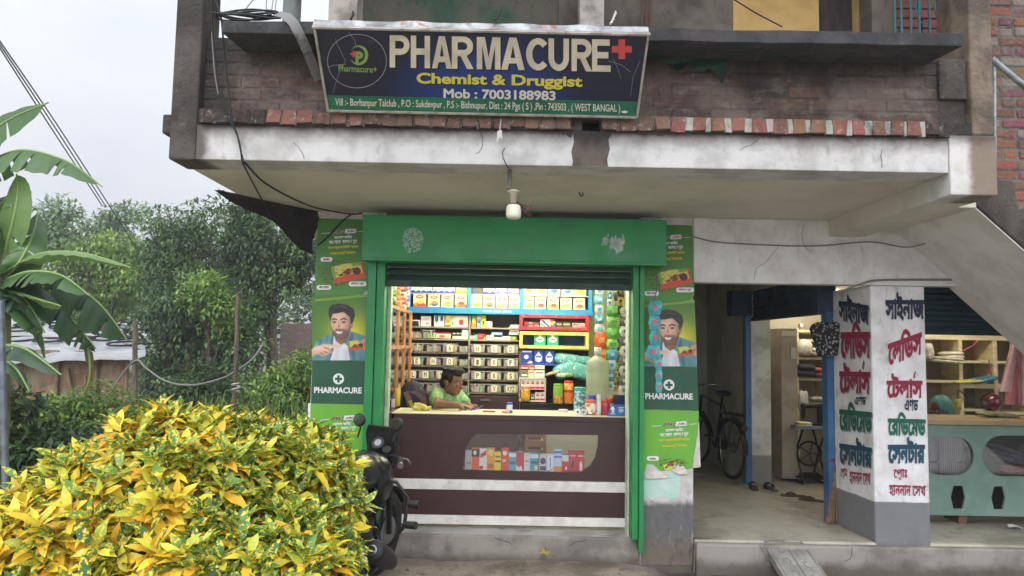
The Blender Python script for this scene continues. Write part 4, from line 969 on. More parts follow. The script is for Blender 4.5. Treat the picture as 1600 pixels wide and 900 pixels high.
low = [(646, 665, (214, 60, 40), (240, 190, 70), 'red and yellow', (214, 70, 44)), (669, 687, (60, 84, 120), (214, 130, 70), 'dark blue bowl', None), (690, 708, (112, 176, 50), (226, 150, 60), 'green bowl', None), (711, 729, (222, 110, 60), (226, 60, 44), 'orange foot', (226, 100, 60)),
       (736, 753, (76, 160, 50), (232, 160, 70), 'green bowl', None), (755, 773, (214, 60, 60), (230, 120, 70), 'red bowl', None), (775, 793, (226, 130, 90), (230, 150, 110), 'orange bowl and pink edge', (214, 140, 120)), (795, 812, (232, 140, 100), (226, 160, 120), 'orange bowl and blue corner', (150, 170, 214)),
       (818, 834, (90, 170, 60), (214, 200, 80), 'green bowl', None), (836, 853, (214, 120, 90), (214, 70, 60), 'pink bowl', None), (856, 873, (224, 130, 50), (226, 60, 50), 'orange bowl and yellow corner', (240, 200, 70)), (876, 893, (200, 200, 120), (214, 180, 80), 'green logo and pale bowl', None), (896, 914, (214, 120, 70), (220, 90, 60), 'green logo and orange bowl', None)]
for i, (a, b, bowl, acc, desc, foot) in enumerate(low):
    lg = (40, 120, 60) if i >= 11 else red_c
    carton('cereal_box', f'cereal box with {desc}, {ORD[i]} from left, lower blue row', 'carton', onz((a, 463 + .01 * a - 6, b, 484), ZB1 + .001, YB - .03), YB - .03, .06, cream_c if i not in (6, 7) else (238, 206, 190), cereal(bowl, acc, foot=foot, logo=lg), 'cereal boxes in the blue cabinet')
upr = [(643, 657, (226, 228, 214), (44, 60, 150), 'white carton with a blue foot'), (659, 675, (232, 230, 206), (44, 60, 150), 'white carton with a blue foot'), (677, 693, (230, 226, 200), (44, 60, 150), 'white carton with a blue foot'), (695, 711, (230, 226, 206), (60, 76, 160), 'white carton with a blue foot'), (713, 730, (240, 226, 130), (214, 160, 50), 'yellow carton with an orange foot'),
       (756, 773, (226, 228, 240), (44, 50, 140), 'white carton with a dark blue wave'), (775, 792, (228, 228, 232), (60, 60, 150), 'white carton with a blue wave over orange'), (794, 811, (226, 230, 238), (50, 60, 150), 'white carton with a blue wave over pink'),
       (818, 835, (244, 224, 180), (226, 110, 70), 'cream carton with an orange bowl'), (837, 855, (244, 220, 184), (230, 130, 80), 'cream carton with a pink bowl'), (857, 875, (232, 232, 216), (50, 110, 160), 'white carton with a blue bowl'), (878, 896, (236, 234, 214), (60, 120, 160), 'pale carton with a teal bowl'), (898, 916, (244, 220, 150), (236, 180, 40), 'yellow carton with a golden bowl')]
for i, (a, b, c, d, desc) in enumerate(upr):
    it = [(d, [(0, 0), (1, 0), (1, .16), (.8, .22), (.5, .12), (.2, .24), (0, .14)])] if i < 8 else [(d, disc(.5, .42, .32, .26, 12, 180, 360))]
    if i in (6, 7): it.append(((230, 140, 90), rc(0, 0, 1, .09)))
    it.append(((236, 216, 110), el(.45, .55, .22, .12)))
    carton('cereal_box', f'{desc}, {ORD[i]} from left, upper blue row', 'carton', onz((a, 436, b, 457), ZU + .001, YB - .02), YB - .02, .06, c, it, 'cereal boxes in the blue cabinet')

# --- shelf rows of cartons
def row(i, items, Y=YB + .02):
    for (nm, label, rect, col, pr_) in items: carton(nm, label, 'carton', onz(rect, BZ[i] + .001, Y), Y, .07, col, pr_, 'medicine cartons on the shelf unit')
row(0, [('carton', 'white carton with a black window at the left end of the shelf', (643, 498, 656, 508), (232, 232, 226), [((30, 28, 30), rc(.08, .0, .86, .8))]),
        ('carton', 'square white carton with faint pink print on the top shelf', (658, 492, 673, 508), (236, 230, 230), [((226, 190, 196), rc(.1, .55, .7, .68)), ((214, 130, 150), el(.65, .28, .2, .1))]),
        ('carton', 'white carton with green and blue panels on the top shelf', (678.5, 491, 686, 509), (230, 234, 230), [((50, 110, 90), rc(.2, .45, .8, .95)), ((90, 170, 190), rc(.3, .3, .7, .45))]),
        ('carton', 'white carton with teal and navy panels on the top shelf', (686.6, 491, 694, 509), (228, 234, 236), [((70, 130, 170), rc(.2, .45, .8, .95)), ((30, 50, 90), rc(.3, .6, .7, .85))]),
        ('carton', 'yellow carton with an orange flower and green foot', (696, 491, 703, 509), (238, 218, 120), [((226, 150, 40), el(.5, .42, .4, .16)), ((90, 150, 60), rc(0, 0, 1, .16))]),
        ('carton', 'cream carton with a blue figure and yellow sun', (704, 491, 711, 509), (236, 230, 190), [((90, 170, 180), el(.5, .3, .25, .2)), ((236, 190, 60), el(.4, .75, .3, .14))]),
        ('carton', 'wide white carton with a red square at the shelf middle', (711.6, 491, 731, 509), (236, 234, 214), [((200, 50, 50), rc(.3, .15, .62, .62)), ((160, 160, 150), rc(.72, .3, .92, .4))]),
        ('carton', 'orange and green carton right of the shelf divider', (737, 490, 744, 510), (226, 130, 50), [((90, 160, 60), rc(0, .5, 1, 1)), ((240, 200, 70), el(.5, .45, .35, .22))]),
        ('carton', 'slim blue and white carton beside an orange one', (745.5, 490, 751, 510), (120, 180, 200), [((226, 200, 190), rc(0, .6, 1, .9)), ((40, 50, 70), rc(.2, .35, .8, .45))]),
        ('carton', 'lime yellow carton with a dark letter on the top shelf', (752, 491, 759, 510), (220, 222, 60), [((60, 80, 30), rc(.3, .2, .65, .5)), ((120, 160, 40), rc(0, .7, 1, .8))]),
        ('carton', 'small plain white carton lying on the top shelf', (759.6, 500, 769, 510), (232, 228, 210), [((120, 110, 100), rc(.25, .35, .65, .42))])])
row(1, [('carton', 'red and cream oblong carton on the second shelf', (680, 519, 704, 528.5), (236, 216, 190), [((206, 70, 50), rc(0, .8, 1, 1)), ((206, 70, 50), rc(0, 0, .05, 1)), ((214, 90, 70), el(.45, .4, .2, .2)), ((206, 70, 50), rc(.1, .05, .9, .14))]),
        ('carton', 'white carton with dark green bottles drawn on it', (707, 519, 721, 528.5), (228, 226, 210), [((40, 72, 50), [(.02, .45), (.98, .45), (.98, .8), (.8, 1), (.6, .8), (.4, 1), (.2, .75), (.02, .95)])]),
        ('carton', 'tall white carton standing against the shelf divider', (722, 514, 731.5, 529), (230, 228, 214), [((196, 196, 186), el(.5, .5, .2, .2))]),
        ('carton', 'pale green flat pack right of the shelf divider', (734.5, 523, 741, 529), (150, 190, 180), [((230, 230, 220), rc(0, .4, 1, .6))]),
        ('carton', 'bright green flat pack beside a pale one', (741.4, 521.5, 746, 529), (120, 180, 90), [((220, 230, 210), rc(0, .4, 1, .5))]),
        ('carton', 'tilted looking red pack with a yellow corner', (746.6, 520.5, 758.5, 529.5), (200, 44, 60), [((236, 190, 50), [(.6, 0), (1, 0), (1, .5)]), ((230, 180, 180), rc(.15, .5, .5, .65))]),
        ('carton', 'upright narrow white carton beside a red pack', (760, 522, 764.5, 529), (232, 230, 220), [((60, 60, 60), rc(.3, .3, .6, .6))]),
        ('carton', 'white medicine carton with a dark band', (765.5, 521.5, 771.5, 529), (234, 234, 226), [((90, 90, 96), rc(.2, .45, .8, .6))]),
        ('carton', 'low white carton under a light blue pack', (772, 525, 784, 529), (236, 234, 226), [((140, 150, 160), rc(.1, .3, .6, .5))]),
        ('carton', 'white carton left of a green label', (784.6, 523, 797.5, 529), (226, 224, 210), [((120, 120, 116), rc(.5, .3, .9, .5))]),
        ('carton', 'small bright green pack at the right end of a shelf', (799, 524, 807, 529.5), (140, 196, 60), [((230, 236, 200), el(.5, .5, .2, .2))])])
def pile(label, rect, n, Y, col):
    a, b = W(rect[0], rect[1], Y), W(rect[2], rect[3], Y); t = thing('paper_pile', label, 'papers', ((a.x + b.x) / 2, Y, b.z)); q = random.Random(3)
    for i in range(n):
        z = b.z + (a.z - b.z) * i / n; dx = q.uniform(-.01, .01); mb = MB(); mb.box(a.x + dx, Y + q.uniform(0, .02), z + .001, b.x + dx, Y + .12, z + (a.z - b.z) / n - .002); mb.build('packet', M('paper_white', S(226, 228, 230), .6), t, bevel=.002)
r0 = onz((796, 508, 811, 529.5), BZ[1] + .02, YB + .02)
carton('carton', 'light blue pack lying on low white cartons', 'carton', (768, 519.2, 785, 523.6), YB + .03, .05, (150, 190, 224), [((230, 236, 240), rc(.1, .3, .5, .6))], 'medicine cartons on the shelf unit')
pile('stack of white paper packets above a bright green pack', (796, 507, 811, 523.5), 6, YB + .02, None)

# --- clear trays with letter cards
traym = glass('tray_plastic', (.88, .87, .80), .12, .25); fill_m = M('blister_fill', S(188, 182, 160), .35, c2=S(120, 116, 104), vs=40, vr=(.45, .55)); card_m = M('letter_card', S(240, 234, 204), .7); ink_m = M('card_ink', S(90, 84, 70), .7)
def tray(letter, rect, zi, label):
    Y = YB - .03; x0, y0, x1, y1 = onz(rect, BZ[zi] + .001, Y); a, b = W(x0, y0, Y), W(x1, y1, Y); h = a.z - b.z
    t = thing('plastic_tray', label, 'tray', ((a.x + b.x) / 2, Y, b.z), 0, 'clear medicine trays on the shelf unit')
    w = .010; e = .006
    mb = MB(); mb.hexa([(a.x + e, Y + e, b.z), (b.x - e, Y + e, b.z), (b.x - e, Y + .2, b.z), (a.x + e, Y + .2, b.z), (a.x, Y, a.z), (b.x, Y, a.z), (b.x, Y + .2, a.z), (a.x, Y + .2, a.z)]); mb.f.pop(1); mb.s.pop(1); mb.c.pop(1)
    mb.build('shell', traym, t)
    mb = MB(); mb.box(a.x - .002, Y - .004, a.z - .005, b.x + .002, Y + .003, a.z + .002); mb.build('rim', M('tray_rim', S(170, 166, 150), .3), t)
    q = random.Random(int(x0 * 7)); mb = MB(); x = a.x + .012
    while x < b.x - .02:
        ww = q.uniform(.010, .03); hh = h * q.uniform(.6, .95); mb.obox(((x + ww / 2), Y + .05 + q.uniform(0, .03), b.z + hh / 2 + .003), (ww, .05, hh), (0, q.uniform(-.12, .12), 0), tuple(v * q.uniform(.6, 1.1) for v in S(232, 228, 212))); x += ww + q.uniform(0, .006)
    mb.build('contents', M('strip_packs', (.4, .4, .3), .4, attr=True), t)
    if letter:
        m_ = (a.x + b.x) / 2; cw = .030 if len(letter) < 2 else .05; mb = MB(); mb.box(m_ - cw, Y - .004, b.z + .006, m_ + cw, Y - .002, a.z - .008); cd_ = mb.build('letter_card', card_m, t)
        text(letter, 'letter', cd_, lambda x, z: Vector((x, Y - .0045, -z)), ink_m, (m_ - .014 * len(letter), -(a.z - .018), m_ + .014 * len(letter), -(b.z + .016)), .02, rows=16)
Lx = [(640, 663), (664.5, 689), (690.5, 715), (716, 731)]; Rx = [(734.5, 758), (760, 784.5), (786, 810)]
rowsL = [(2, [None, None, 'A', None, 'H', 'G', 'D']), (3, ['E', 'H', 'O', None, 'I', 'K', 'F']), (4, ['L', 'M', 'N', None, 'P', 'R', 'S']), (5, ['T', None, None, None, None, 'V', 'XYZ'])]
rn = {2: 'top', 3: 'second', 4: 'third', 5: 'bottom'}
for zi, ls in rowsL:
    for j, l_ in enumerate(ls):
        xx = (Lx + Rx)[j]; hgt = 13.5 if j != 3 else 10
        if zi == 4 and j < 3: xx = [(640, 651), (652.5, 677), (679, 700)][j]
        base = (511, 530, 551, 572, 593, 613)[zi]
        tray(l_, (xx[0], base - hgt, xx[1], base), zi, f'clear plastic tray {"carded " + l_ if l_ else "without a letter card"}, {ORD[j]} from the left in the {rn[zi]} tray row')
tray(None, (640, 519, 657, 529), 1, 'clear plastic tray at the left end of the carton shelf, lower of two'); tray(None, (659, 516, 679, 529), 1, 'clear plastic tray heaped with strips beside the red and cream carton')

# --- right-hand display: red and yellow framed cabinet, packs and racks
YR = 1.72
RC = thing('display_cabinet', 'red and yellow framed display cabinet with blue back, hanging right of the trays', 'cabinet', tuple(W(866, 545, YR)))
def frame(name, x0, y0, x1, y1, w, mat):
    a, b = W(x0, y0, YR), W(x1, y1, YR); mb = MB(); w_ = w / 153
    mb.box(a.x, YR, a.z - w_, b.x, YR + .2, a.z); mb.box(a.x, YR, b.z, b.x, YR + .2, b.z + w_); mb.box(a.x, YR + .001, b.z + w_, a.x + w_, YR + .2, a.z - w_); mb.box(b.x - w_, YR + .001, b.z + w_, b.x, YR + .2, a.z - w_)
    return mb.build(name, mat, RC)
frame('red_frame', 812, 491, 920, 517, 5, M('red_laminate', S(196, 44, 50), .4, c2=S(216, 120, 110), vs=26, vr=(.58, .66)))
frame('yellow_frame', 812, 517.6, 920, 546, 5, M('yellow_laminate', S(226, 210, 120), .4, c2=S(206, 186, 90), vs=8))
a, b = W(814, 520, YR), W(918, 544, YR); mb = MB(); mb.box(a.x, YR + .202, b.z, b.x, YR + .21, a.z); mb.build('blue_back', M('blue_back', S(20, 84, 130), .5), RC)
a, b = W(814, 493, YR), W(918, 515, YR); mb = MB(); mb.box(a.x, YR + .202, b.z, b.x, YR + .21, a.z); mb.build('grey_back', shelf_m, RC)
zf1, zf2 = W(866, 512, YR).z, W(866, 541, YR).z
for (x0, x1, h, col, pr_, d) in ((819, 825, 9, (90, 40, 44), [((150, 40, 50), rc(.1, .5, .9, .9))], 'dark red carton in the red frame'), (826, 833, 8, (150, 130, 110), [((110, 40, 50), rc(.1, .4, .9, .7))], 'brown carton in the red frame'), (834, 843, 8, (110, 50, 54), [((170, 150, 140), rc(.1, .2, .9, .4))], 'maroon carton with a pale strip in the red frame'),
                               (844.5, 860, 13, (226, 224, 214), [((60, 70, 140), [(0, .9), (.2, 1), (1, .1), (.8, 0)]), ((190, 60, 60), [(0, .45), (.1, .55), (.6, .05), (.5, 0)])], 'white carton with blue and red diagonal stripes'), (861, 864, 13, (214, 70, 50), [((240, 190, 60), rc(0, .3, 1, .7))], 'thin red and yellow carton'), (864.6, 867.5, 13, (60, 90, 170), [((240, 200, 70), rc(0, .5, 1, .8))], 'thin blue carton with yellow band'),
                               (869, 878, 9, (60, 66, 56), [((170, 180, 120), rc(.1, .5, .9, .75))], 'dark olive carton, left one of a pair'), (879, 892, 9, (70, 74, 60), [((150, 190, 110), rc(.1, .5, .9, .75))], 'dark olive carton with a green strip, right one of a pair'), (894, 904, 8, (170, 160, 150), [((130, 60, 60), rc(.1, .55, .9, .75))], 'beige carton in the red frame'), (905, 914, 8, (180, 166, 150), [((150, 60, 60), rc(.1, .2, .9, .3))], 'tan carton at the right end of the red frame')):
    carton('small_carton', d, 'carton', onz((x0, 512 - h, x1, 512), zf1 + .001, YR + .03), YR + .03, .08, col, pr_, 'cartons in the red frame')
for i, (x0, x1) in enumerate(((835, 852.5), (855, 872.5))):
    carton('napkin_pack', f'green pack with a white oval, {("left", "right")[i]} one in the yellow frame', 'pack', onz((x0, 519, x1, 541), zf2 + .001, YR + .02), YR + .02, .1, (50, 160, 110), [((230, 236, 226), el(.5, .45, .36, .2)), ((230, 236, 226), el(.5, .74, .16, .12)), ((60, 130, 100), rc(.3, .42, .7, .5))], 'green packs in the yellow frame')
SB = thing('side_shelf', 'dark stand of blue boards under the yellow framed display cabinet', 'shelf', tuple(W(866, 640, YR)))
zb = W(866, 569, YR).z; mb = MB(); mb.box(XR + .012, YR, zb - .015, XE, 2.2, zb); mb.build('board', M('navy_board', S(40, 90, 150), .5), SB, bevel=.002)
mb = MB(); mb.box(XR + .012, 2.2, .2, XE, 2.22, W(866, 546, YR).z - .01); mb.build('back_panel', M('dark_back', S(40, 36, 40), .7), SB)
zk = W(866, 630, 1.45).z; mb = MB(); mb.box(XR + .012, 1.40, zk - .02, XE - .03, 2.198, zk); mb.box(XR + .02, 1.42, .2, XE - .05, 2.19, zk - .021); mb.build('black_base', M('black_laminate', S(30, 27, 30), .35), SB, bevel=.003)
for i, (x0, x1, kind) in enumerate(((814.5, 832, 0), (834, 849, 1), (850.5, 866, 1))):
    pr_ = [((220, 226, 240), el(.45, .48, .2, .16)), ((200, 206, 226), rc(.1, .82, .9, .92)), ((220, 220, 230), [(.5, 0), (1, 0), (1, .16), (.75, .2)])] if kind == 0 else [((206, 220, 236), [(.5, .92), (.86, .5), (.8, .2), (.5, .1), (.2, .2), (.14, .5)]), ((60, 90, 190), rc(.25, .45, .75, .58))]
    carton('blue_pack', ['royal blue carton with white round emblem on the blue board', 'blue carton with a white drop, beside the round emblem carton', 'blue carton with a white drop, beside the diaper packs'][i], 'carton', onz((x0, 546.5, x1, 568), zb + .001, YR + .03), YR + .03, .08, (36, 60, 160), pr_, 'blue cartons on the blue board')
# soft diaper packs in a heap
dp = M('diaper_film', S(90, 170, 164), .3, c2=S(200, 214, 214), vs=26, vr=(.55, .62), stain=[(34, (1, 1, 1), .60, .64, S(170, 60, 90), .9), (22, (1, 1, 1), .62, .66, S(30, 90, 110), .8)], bump=(25, .6, .02))
def softpack(label, c, size, rot, mat, name='diaper_pack', cat='pack', group='teal diaper packs heaped on the board'):
    mb = MB(); rows_ = []; n = 14
    t = MB().ell((0, 0, 0), (1, 1, 1), n=20, m=14)
    from mathutils import Euler
    m = Euler(rot).to_matrix(); vs = []
    for v in t.v:
        v = Vector(v); q = Vector([math.copysign(abs(k) ** .55, k) for k in v]); q *= 1 + .09 * mnoise.noise(v * 3 + Vector(c) * 9)
        vs.append(Vector(c) + m @ Vector((q.x * size[0] / 2, q.y * size[1] / 2, q.z * size[2] / 2)))
    mb.add(vs, t.f, True); o = mb.build(name, mat); tag(o, label, cat, group); recentre(o); return o
for i, (px_, py_, w, h, rt) in enumerate(((888, 562, .30, .12, .1), (884, 578, .26, .15, -.35), (905, 580, .24, .16, .25), (910, 563, .16, .09, 0))):
    softpack(['teal diaper pack lying behind the heap beside the blue cartons', 'teal diaper pack tilted at the front left of the heap', 'teal diaper pack with red prints at the front right of the heap', 'small teal pack on top of the diaper heap'][i], W(px_, py_, YR + .08 - .05 * (i in (1, 2))), (w, .16, h), (0, rt, 0), dp)
softpack('flat white and green packet lying above the red lidded jar', W(882, 586, 1.6), (.16, .12, .045), (0, -.05, 0), M('green_white_film', S(200, 216, 196), .3, c2=S(110, 180, 90), vs=18, vr=(.5, .56)), 'packet', 'packet', None)
softpack('beige packet pointing left beside the diaper packs', W(863, 583, 1.62), (.15, .08, .03), (0, -.3, 0), M('beige_film', S(186, 170, 140), .4), 'packet', 'packet', None)
for i, (rect, col, d) in enumerate((((814, 571, 826, 577), (222, 90, 60), 'orange'), ((826.5, 570.5, 835, 578), (226, 110, 70), 'pale orange'), ((836, 571, 851, 577), (230, 226, 210), 'white'), ((814, 578.5, 825, 590), (120, 120, 100), 'dark olive'), ((825.6, 578.5, 834, 590), (216, 220, 150), 'lime white'), ((835, 578.5, 851, 590), (232, 228, 214), 'white and red'))):
    pr_ = [((240, 236, 226), rc(.1, .2, .9, .45)), ((120, 60, 50), rc(.15, .6, .8, .72))]
    carton('small_carton', f'{d} small carton stacked on top of the white wire rack', 'carton', rect, 1.5, .06, col, pr_, 'cartons stacked on the wire rack')
WR = thing('wire_rack', 'white wire counter rack full of small red and white cartons', 'rack', tuple(W(832, 628, 1.47)))
rk = M('white_wire', S(226, 222, 210), .4); a, b = W(812, 591, 1.47), W(852, 627.5, 1.47)
mb = MB(); mb.tube([(a.x, 1.46, a.z), (b.x, 1.46, a.z), (b.x, 1.46, b.z), (a.x, 1.46, b.z)], .006, 6, True); mb.tube([(a.x, 1.64, a.z), (b.x, 1.64, a.z), (b.x, 1.64, b.z), (a.x, 1.64, b.z)], .005, 6, True); [mb.tube([(x_, 1.46, z_), (x_, 1.64, z_)], .004, 5) for x_ in (a.x, b.x) for z_ in (a.z, b.z)]; mb.build('frame', rk, WR)
for zt in (.0, .5): 
    z = b.z + (a.z - b.z) * zt; mb = MB(); mb.box(a.x + .006, 1.465, z + .004, b.x - .006, 1.63, z + .010); mb.build('tier', rk, WR)
for r2, (yy0, yy1, xs) in enumerate(((593.5, 608.5, (814, 821.5, 829, 836.5, 844)), (613, 626.5, (836.5, 844)))):
    for j, x in enumerate(xs): carton('ointment_carton', f'white and red carton, {ORD[j]} from the left on the {("upper", "lower")[r2]} tier of the wire rack', 'carton', (x, yy0, x + 6.8, yy1), 1.48, .1, (232, 226, 214), [((196, 44, 56), rc(0, 0, 1, .28)), ((196, 60, 70), rc(.2, .55, .8, .75)), ((90, 70, 70), rc(.3, .82, .7, .9))], 'red and white cartons in the wire rack')
carton('carton', 'dark carton with a pale label on the lower rack tier', 'carton', (829.5, 614, 835.5, 626.5), 1.48, .08, (70, 60, 62), [((230, 224, 210), rc(.1, .3, .9, .8)), ((150, 50, 60), rc(.2, .5, .8, .75))])

def jar(name, label, cat, px_, ytop, ybot, Y, w, body_m, lid_m, lidh=.16, band=None, neck=.86, group=None, z=None):
    t0, b0 = W(px_, ytop, Y), W(px_, ybot, Y); H = t0.z - b0.z; zb_ = z if z is not None else b0.z; r = w / 2 / (FPX / (Y - CAM.y))
    t = thing(name, label, cat, (b0.x, Y, zb_), 0, group); lh = H * lidh
    mb = MB(); mb.lathe([(0, 0), (r * .9, 0), (r, H * .04), (r, H - lh * 1.5), (r * neck, H - lh), (r * neck, H - lh * .9), (0, H - lh * .9)], (b0.x, Y, zb_), n=20); mb.build('body', body_m, t)
    mb = MB(); mb.lathe([(0, 0), (r * neck * 1.06, 0), (r * neck * 1.08, lh * .1), (r * neck * 1.08, lh * .85), (r * neck, lh), (0, lh)], (b0.x, Y, zb_ + H - lh), n=20); mb.build('lid', lid_m, t)
    if band:
        for (u0, u1, m_) in band: mb = MB(); mb.lathe([(r * 1.006, H * u0), (r * 1.008, H * (u0 + .01)), (r * 1.008, H * (u1 - .01)), (r * 1.006, H * u1)], (b0.x, Y, zb_), n=20); mb.build('label_band', m_, t)
    return t
pl = lambda n, c, r=.35: M('plastic_' + n, S(*c), r)
candy = M('jar_sweets', S(186, 120, 50), .3, c2=S(226, 180, 90), vs=30, vr=(.4, .6)); candy2 = M('jar_mixed', S(170, 200, 206), .25, c2=S(70, 120, 130), vs=26, vr=(.45, .55), stain=[(30, (1, 1, 1), .6, .64, S(230, 232, 226), .9)])
CT = 1.098                              # counter top height
jar('sweet_jar', 'honey coloured jar with a yellow label on the lower rack tier', 'jar', 821, 603, 626.5, 1.44, 14, candy, pl('salmon', (206, 150, 130)), .16, [(.2, .6, pl('goldband', (226, 170, 40)))])
jar('sweet_jar', 'sweet jar with a green lid and green label', 'jar', 872, 597, 628, 1.40, 15.5, candy, pl('green', (96, 180, 50)), .10, [(.42, .86, pl('greenband', (130, 180, 70)))], z=zk + .001)
jar('sweet_jar', 'sweet jar with a red lid and red and orange label', 'jar', 888, 592.5, 628, 1.42, 15, candy, pl('red', (200, 40, 44)), .09, [(.12, .5, pl('orangeband', (222, 120, 50))), (.5, .62, pl('redband', (190, 30, 50)))], z=zk + .001)
jar('sweet_jar', 'large jar of wrapped sweets with a teal lid on the counter', 'jar', 906, 603, 643, .48, 19.5, candy2, pl('teal', (50, 160, 140)), .14, z=CT)
jar('sweet_jar', 'squat jar with an orange lid and white label on the counter', 'jar', 922.5, 622, 645.5, .30, 16.5, M('jar_grey', S(150, 130, 120), .2), pl('orange', (232, 100, 50)), .16, [(.1, .8, M('jar_label', S(236, 230, 216), .5, c2=S(226, 110, 50), vs=24, vr=(.52, .56)))], z=CT)
jar('bottle', 'bottle with a royal blue cap behind the orange lidded jar', 'bottle', 925, 611, 640, .42, 12, pl('white', (220, 220, 214)), pl('blue', (40, 70, 190)), .45, z=CT)
jar('spray_bottle', 'slim white spray bottle on the counter beside the red jar', 'bottle', 935.5, 613, 645, .30, 7.5, M('white_bottle', S(226, 226, 226), .3, c2=S(160, 170, 190), vs=22, vr=(.56, .6)), pl('white', (220, 220, 214)), .25, neck=.7, z=CT)
jar('sweet_jar', 'red jar with a red lid on the counter', 'jar', 946, 622, 645, .32, 14, M('jar_red', S(166, 50, 56), .2, c2=S(206, 90, 90), vs=20), pl('red', (200, 40, 44)), .14, z=CT)
jar('sweet_jar', 'jar of white sweets with a red lid behind the red jar', 'jar', 953, 612, 636, .46, 14, M('jar_white', S(226, 216, 206), .3, c2=S(200, 60, 60), vs=24, vr=(.5, .56)), pl('red', (200, 40, 44)), .34, z=CT)
jar('pill_bottle', 'small blue labelled bottle standing alone on the counter', 'bottle', 796, 625, 641.5, .34, 10, M('bottle_label', S(210, 214, 210), .3, c2=S(70, 110, 160), vs=26, vr=(.5, .56)), pl('blue', (40, 70, 190)), .2, z=CT)
for i, (xx, cc) in enumerate(((902.5, (230, 230, 226)), (911.5, (196, 200, 200)))):
    t = thing('tape_roll', ['white round tape roll standing before the teal lidded jar', 'grey round tape roll beside a white one'][i], 'tape roll', tuple(W(xx, 645, .26).xy.to_3d() + Vector((0, 0, CT)))); c = W(xx, 641, .26); c.z = CT + .026
    mb = MB(); mb.cyl(c + Vector((0, .012, 0)), c - Vector((0, .012, 0)), .026, n=20); mb.build('roll', M('roll%d' % i, S(*cc), .4), t); mb = MB(); mb.cyl(c - Vector((0, .0122, 0)), c - Vector((0, .014, 0)), .009, n=12); mb.build('core', M('core', S(90, 96, 90), .5), t)
# blue leaflet stand
LS = thing('leaflet_holder', 'blue sloping card holder with white print at the right end of the counter', 'holder', tuple(W(963, 650, .22)))
a, b = W(948, 631.5, .24), W(978.5, 650, .21); zt = CT + (a.z - b.z)
mb = MB(); mb.prism([(a.x, .215, CT), (b.x, .215, CT), (b.x, .255, zt), (a.x + .045, .255, zt)], (0, .03, 0)); mb.build('board', M('holder_blue', S(40, 90, 160), .4), LS, bevel=.003)
mb = MB()
HMp = lambda u, v: Vector((a.x + (b.x - a.x) * u, .2115 + .04 * v, CT + (zt - CT) * v))
for (u0, v0, u1, v1) in ((.2, .55, .42, .7), (.24, .7, .38, .85), (.26, .3, .38, .52), (.62, .74, .92, .80), (.62, .6, .86, .66), (.62, .48, .9, .54), (.62, .36, .84, .42), (.18, .18, .44, .24)): mb.add([HMp(u0, v0), HMp(u1, v0), HMp(u1, v1), HMp(u0, v1)], [(0, 1, 2, 3)])
mb.build('print', M('print_pale', S(206, 220, 236), .5), LS)
NB2 = thing('card_machine', 'dark blue boxy counter device behind the leaflet holder', 'device', tuple(W(969, 632, .45)))
a, b = W(959, 617, .45), W(979, 634, .45); mb = MB(); mb.box(a.x, .43, CT, b.x, .5, a.z); mb.build('body', pl('navy', (38, 44, 78)), NB2, bevel=.006); mb = MB(); mb.cyl((b.x - .025, .46, a.z), (b.x - .02, .46, a.z + .06), .016, n=10); mb.build('knob', pl('navy', (38, 44, 78)), NB2)
# water jug
JG = thing('water_jug', 'big cloudy plastic water jug upside of the counter beside hanging packets', 'jug', tuple(W(933.5, 624, .62)))
JG['label'] = 'big cloudy plastic water jug standing on the counter beside hanging packets'
c = W(933.5, 620, .62); c.z = CT; H = W(933, 548, .62).z - CT; r = 17.8 * 6.32 / FPX
prof = [(0, 0), (r * .94, 0), (r, .02), (r, H * .36), (r * .96, H * .39), (r, H * .42), (r, H * .62), (r * .96, H * .65), (r, H * .68), (r, H * .78), (r * .9, H * .84), (r * .5, H * .89), (r * .28, H * .92), (r * .28, H)]
k = NT('cloudy_plastic'); k.b.inputs['Base Color'].default_value = (*S(206, 212, 180), 1); k.b.inputs['Roughness'].default_value = .25
trn = k.n('ShaderNodeBsdfTransparent'); trn.inputs[0].default_value = (.8, .84, .74, 1); mx = k.n('ShaderNodeMixShader'); mx.inputs[0].default_value = .45; k.l(k.b.outputs[0], mx.inputs[1]); k.l(trn.outputs[0], mx.inputs[2]); k.l(mx.outputs[0], k.o.inputs[0])
mb = MB(); mb.lathe(prof, c, n=28); mb.build('body', k.m, JG)
mb = MB(); mb.lathe([(0, .03), (r * .31, .03), (r * .31, 0), (r * .33, -.03), (0, -.03)], c + Vector((0, 0, H)), n=16); mb.build('cap', pl('white', (220, 220, 214)), JG)

